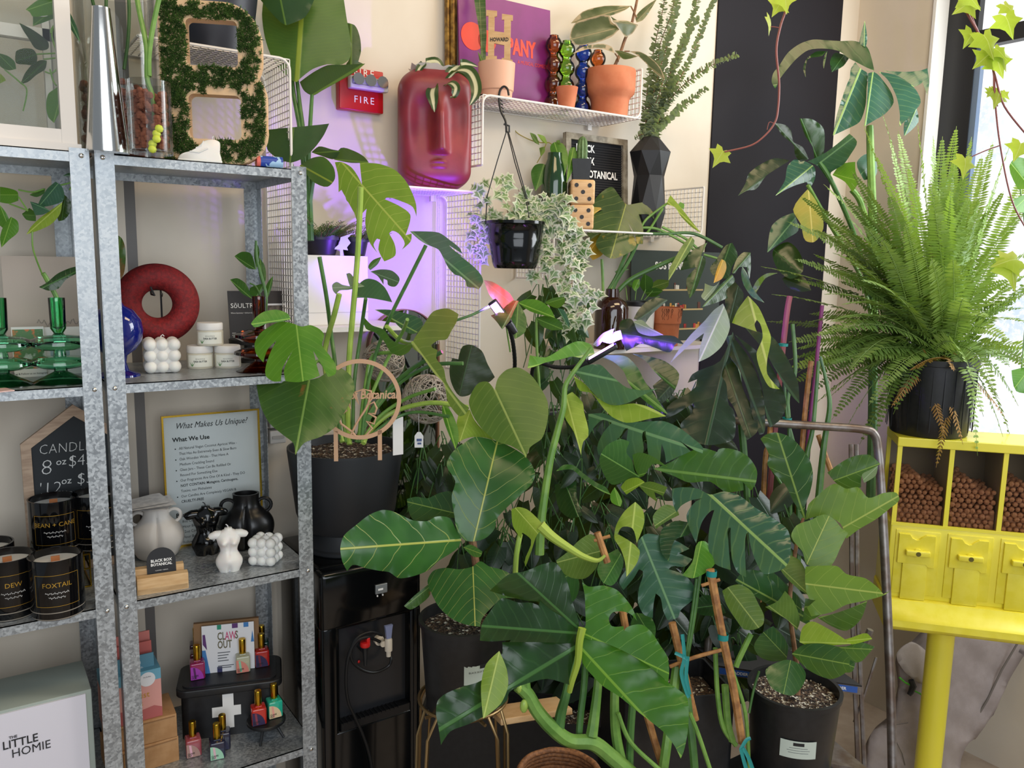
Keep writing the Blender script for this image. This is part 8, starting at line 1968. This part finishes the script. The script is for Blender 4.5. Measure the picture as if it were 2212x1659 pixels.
# ------------------------------------------------------------------ step ladder
t = thing('step_ladder', 'aluminium step ladder with tubular handrail behind the right fiddle leaf fig', 'ladder', P(1760, 1659, 2.30)); o = t.location
ALU = M('worn_aluminium', '#8c8784', .42, .75, col2='#6e5e54', nscale=18)
MB().tube(pxs([(1580,908,2.42),(1640,912,2.42),(1760,920,2.41),(1860,927,2.40),(1888,938,2.40),(1897,975,2.40),(1905,1080,2.38),(1916,1300,2.34),(1924,1500,2.31),(1928,1680,2.28),(1934,2000,2.2)], 6), .0125, 14).build('handrail', ALU, t, origin=o)
MB().tube(pxs([(1500,905,2.42),(1590,909,2.42)], 3), .0125, 12).build('handrail', ALU, t, origin=o)
MB().tube(pxs([(1580,1320,2.36),(1536,1360,2.35),(1524,1460,2.34),(1512,1560,2.32),(1500,1800,2.28)], 4), .011, 10).build('side_rail', ALU, t, origin=o)
for u0, u1 in ((1858, 1868), (1846, 1854)):
    MB().tube([P(u0-8, 960, 2.5), P(u0-6, 1300, 2.45), P(u1, 1680, 2.36), P(u1+4, 1950, 2.3)], .0065, 6).build('leg', ALU, t, False, origin=o)
MB().tube([P(1546, 1440, 2.34), P(1536, 1680, 2.3)], .0065, 6).build('leg', ALU, t, False, origin=o)
def step(p0, p1, th_, dp_):
    p0, p1 = Vector(p0), Vector(p1); bk = Vector((cos(TH+.3), sin(TH+.3), 0))*dp_
    return MB().add([p0, p1, p1+bk, p0+bk, p0-Vector((0,0,th_)), p1-Vector((0,0,th_)), p1+bk-Vector((0,0,th_)), p0+bk-Vector((0,0,th_))], [(0,1,2,3),(7,6,5,4),(0,4,5,1),(1,5,6,2),(2,6,7,3),(3,7,4,0)])
sa, sb = P(1548, 1438, 2.28), P(1862, 1482, 2.25)
so = step(sa, sb, .026, .20).build('step', ALU, t, False, origin=o)
step(sa-Vector((0,0,-.001)), sb-Vector((0,0,-.001)), .004, .19).build('step_mat', M('black_tread', '#1c1c1e', .8), so, False, origin=o)
fwd = -(Vector((cos(TH+.3), sin(TH+.3), 0)))*.0012
for f0, f1 in ((.02, .30), (.70, .97)):
    a, b2 = sa.lerp(sb, f0)+fwd, sa.lerp(sb, f1)+fwd; dz = Vector((0, 0, 1))
    MB().add([a-dz*.004, b2-dz*.004, b2-dz*.022, a-dz*.022], [(0,1,2,3)]).build('blue_label', M('blue_label', '#2a58a8', .4), so, False, origin=o)
    xa = (b2-a).normalized(); Tm = Matrix((xa, dz, xa.cross(dz))).transposed().to_4x4(); Tm.translation = a.lerp(b2, .5)-dz*.017+fwd
    MB().mesh(text_mesh('STEP LADDER' if False else 'LADDER', .012, bold=.0003), Tm).build('label_lettering', WHITEINK, so, False, origin=o)
step(P(1740, 1640, 2.20), P(1880, 1665, 2.18), .026, .18).build('step', ALU, t, False, origin=o)
MB().tube([P(1880, 1360, 2.42), P(1858, 1420, 2.44)], .010, 6).tube([P(1893, 1420, 2.42), P(1868, 1500, 2.42), P(1845, 1560, 2.42)], .004, 6).build('brace', ALU, t, False, origin=o)
# plinth under the pot
t = thing('black_crate', 'black crate under the right fiddle leaf fig pot', 'crate', (pR.x, pR.y, 0)); MB().box(-.13, .13, -.13, .13, 0, pR.z-.001, bev=.006).build('crate', BLACKPL, t)

# ------------------------------------------------------------------ low dark planters, board and basket at the front
pa_, pb_ = P(905, 1548, 2.24), P(1300, 1548, 2.20)
t = thing('black_planter', 'long black planter trough behind the wire plant stand', 'planter', ((pa_.x+pb_.x)/2, (pa_.y+pb_.y)/2, 0), atan2(pb_.y-pa_.y, pb_.x-pa_.x)); L = (pb_-pa_).length
MB().mesh(curve_mesh([[(-L/2, 0), (L/2, 0), (L/2, .16), (-L/2, .16)], [(-L/2+.008, .008), (L/2-.008, .008), (L/2-.008, .152), (-L/2+.008, .152)]], pa_.z-.02), Matrix.Translation((0, 0, pa_.z/2+.01))).box(-L/2, L/2, 0, .16, 0, .02).build('trough', BLACKPL, t, False)
MB().box(-L/2+.008, L/2-.008, .008, .152, pa_.z-.10, pa_.z-.04).build('soil', MATS['soil'], t, False)
pa_, pb_ = P(1352, 1520, 1.97), P(1590, 1505, 2.03)
t = thing('black_planter', 'square black planter box below the bamboo stakes', 'planter', ((pa_.x+pb_.x)/2, (pa_.y+pb_.y)/2, 0), atan2(pb_.y-pa_.y, pb_.x-pa_.x)); L = (pb_-pa_).length
MB().mesh(curve_mesh([rrect(-L/2, 0, L/2, .19, .012), rrect(-L/2+.006, .006, L/2-.006, .184, .010)], pa_.z-.02), Matrix.Translation((0, 0, pa_.z/2+.01))).box(-L/2, L/2, 0, .19, 0, .02).build('box', BLACKPL, t, False)
MB().box(-L/2+.008, L/2-.008, .008, .182, pa_.z-.10, pa_.z-.05).build('soil', MATS['soil'], t, False)
t = thing('wooden_board', 'bare wooden board lying behind the arching monstera stem', 'board', P(1165, 1555, 1.93), yaw_to_cam(P(1165, 1520, 1.9))+.35, tilt=-.25)
MB().box(-.095, .085, 0, .11, 0, .015, bev=.002).build('board', PALEWOOD, t)
pk_ = P(1208, 1690, 1.70)
t = thing('woven_basket', 'round brown coiled basket at the bottom edge below the arching stem', 'basket', (pk_.x, pk_.y, pk_.z-.14))
b = MB(); WV = M('wicker_coil', '#8e5c34', .7, col2='#6a4224', nscale=140, bump=.6, bscale=220)
for j in range(14):
    z_ = .010+j*.0115; r = .062+.034*sin(min(1, j/10)*pi/2)-(.004*max(0, j-10))
    b.tube([(r*cos(2*pi*i/48), r*sin(2*pi*i/48), z_+.0006*sin(i*5)) for i in range(48)], .0066, 7, closed=True)
b.lathe([(0,.004),(.062,.004)], 40, cap=False).build('coils', WV, t, ang=180)
t2 = thing('basket_stool', 'black stool under the coiled basket', 'stool', (pk_.x, pk_.y, 0)); MB().lathe([(0,0),(.09,0),(.09,pk_.z-.141),(0,pk_.z-.141)], 24).build('drum', BLACKPL, t2)

# ------------------------------------------------------------------ cloth bag by the wall
t = thing('cloth_bag', 'grey beige cloth bag slumped at the wall behind the yellow pole', 'bag', P(1990, 1655, 3.05)); o = t.location
CLOTH = M('grey_beige_cloth', '#988c88', .9, col2='#8c807c', nscale=14, bump=.25, bscale=350)
b = MB(); patch(b, Q8((1440,800),(1500,740),(1560,690),(1800,690),(2000,720),(2100,790),(2190,772),(2160,830),(2060,1000),(1970,1200),(1890,1330),(1810,1420),(1740,1500),(1700,1700),(1120,1700),(1130,1500),(1200,1380),(1290,1300),(1350,1100),(1340,890)), Q8((1650,720),(1500,1680)), 3.03, 2.97, fold=.20, rip=.012, nv=4, dens=20)
bo = b.build('body', CLOTH, t, ang=180, origin=o)
sm = bo.modifiers.new('thick', 'SOLIDIFY'); sm.thickness = .05; sm.offset = -1
b = MB(); patch(b, Q8((1340,885),(1380,830),(1440,800),(1530,850),(1600,905),(1600,1020),(1590,1085),(1560,1115),(1500,1080),(1450,1045),(1380,980)), Q8((1400,830),(1570,1105)), 2.96, 2.92, fold=.15, rip=.012); bo = b.build('flap', M('pale_cloth', '#b8aca6', .9, bump=.25, bscale=350), t, ang=180, origin=o)
sm = bo.modifiers.new('thick', 'SOLIDIFY'); sm.thickness = .008
GP = M('green_piping', '#4aa828', .5)
gx = lambda *pts: [P(*q_, 2.93) for q_ in Q8(*pts)]
MB().tube(gx((1360,1040),(1400,1075),(1440,1095)), .003, 6).tube(gx((1460,1130),(1500,1150),(1545,1185)), .003, 6).build('green_piping', GP, t, origin=o)
MB().tube(gx((1440,1060),(1455,1100),(1440,1140),(1425,1160)), [.010,.012,.010,.008], 8).build('buckle', BLACKPL, t, origin=o)
MB().tube([P(*q_, 2.98) for q_ in Q8((2190,770),(2060,990),(1960,1200),(1880,1330),(1800,1420))], .0035, 6).build('strap_edge', M('dark_grey_webbing', '#6a625c', .8), t, origin=o)
MB().tube([P(*q_, 2.93) for q_ in Q8((1290,1390),(1340,1480),(1380,1560),(1400,1640))], .0018, 5).tube([P(*q_, 2.93) for q_ in Q8((1300,1370),(1420,1350))], .0018, 5).build('seam', M('dark_grey_webbing', ''), t, origin=o)

# ------------------------------------------------------------------ gooseneck grow lamps (violet LED heads)
LEDM = N('violet_led'); e_ = LEDM.new('Emission'); e_.inputs[0].default_value = (.62, .22, 1, 1); e_.inputs[1].default_value = 14; LEDM = LEDM.done(e_.outputs[0])
base = P(1190, 900, 2.30)
t = thing('grow_lamp', 'black gooseneck grow lamp with two glowing violet heads among the leaves', 'lamp', base); o = t.location
def spot(name, p, tg, power, ang, col=(.30, .10, 1.0), blend=.5, r=.012):
    l = bpy.data.lights.new(name, 'SPOT'); l.energy = power; l.color = col; l.spot_size = radians(ang); l.spot_blend = blend; l.shadow_soft_size = r
    ob = bpy.data.objects.new(name, l); COL.objects.link(ob); ob.parent = t; ob.location = Vector(p)-o
    ob.rotation_euler = (Vector(tg)-Vector(p)).to_track_quat('-Z', 'Y').to_euler()
def head(a, b_, nb, name):
    a, b_ = Vector(a), Vector(b_); ax = (b_-a).normalized(); L = (b_-a).length; nb = Vector(nb); nb = (nb-ax*nb.dot(ax)).normalized(); sd = ax.cross(nb)
    T = Matrix((sd, nb, ax)).transposed().to_4x4(); T.translation = a-o
    h_ = MB().box(-.012, .012, -.012, .0, 0, L, T, bev=.003).lathe([(.008,-.03),(.011,-.01),(.011,0)], 14, T @ Matrix.Translation((0, -.006, 0))).build(name, BLACKPL, t)
    MB().box(-.009, .009, .0, .002, .006, L-.006, T).build('led_strip', LEDM, h_, False)
    return (a+b_)/2+nb*.006, nb
tgt = PY(810, 470, YW)
h1a, h1b = P(1098, 700, 2.02), P(1062, 652, 2.00)
m1, nb1 = head(h1a, h1b, (tgt-h1a).normalized()-FW*1.5, 'lamp_head')
spot('grow_light', m1+FW*.03+UP*.02, tgt, 24, 80, (.22, .06, 1))
spot('grow_light', P(1088, 672, 2.09), P(1086, 672, 2.0), 1.8, 130, (1, .04, .62), .6)
h2a, h2b = P(1268, 778, 2.08), P(1330, 742, 2.06)
tg2 = P(1540, 740, 2.34)
m2, nb2 = head(h2a, h2b, UP*1.0-FW*.3+RT*.2, 'lamp_head')
spot('grow_light', m2+nb2*.012, tg2, 20, 80, (.22, .06, 1))
spot('grow_light', m2+nb2*.012, P(1330, 690, 2.1), .9, 120)
for s_ in ([(1098,702,2.02),(1108,740,2.08),(1112,790,2.15),(1104,830,2.2),(1108,900,2.28)], [(1266,779,2.08),(1240,792,2.1),(1200,793,2.12),(1165,785,2.15),(1150,800,2.2),(1148,860,2.26)]):
    b = MB(); sp = pxs(s_, 14); b.tube(sp, [.0050+.0006*(i % 2) for i in range(len(sp))], 10); b.build('gooseneck', BLACKPL, t, origin=o)
MB().box(-.03, .03, -.02, .02, -.04, .02, bev=.005).build('clip_base', BLACKPL, t)
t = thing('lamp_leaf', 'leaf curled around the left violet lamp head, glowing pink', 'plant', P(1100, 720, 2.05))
J(t, A_, ((1565,648),(1620,658),(1690,700),(1742,742),(1772,790),(1730,818),(1690,850),(1650,800),(1600,745)), ((1570,655),(1750,800)), 2.04, 2.02, leafmat('pink_lit_leaf', '#a87a6a', '#c09080', transl=.75, rough=.4))  # reddish leaf colour carries the pink light of the lamp
J(t, A_, ((1772,788),(1802,790),(1770,860),(1740,930),(1690,985),(1650,930),(1612,890),(1680,860),(1720,820)), ((1785,795),(1690,975)), 2.03, 1.98, 'dark')
stem(t, [(1085,625,2.05),(1093,700,2.06),(1102,760,2.1)], .002, STEM)
stem(TS, [(985,692,2.05),(1020,680,2.05),(1050,665,2.06),(1078,652,2.07)], .0035, STEMD)
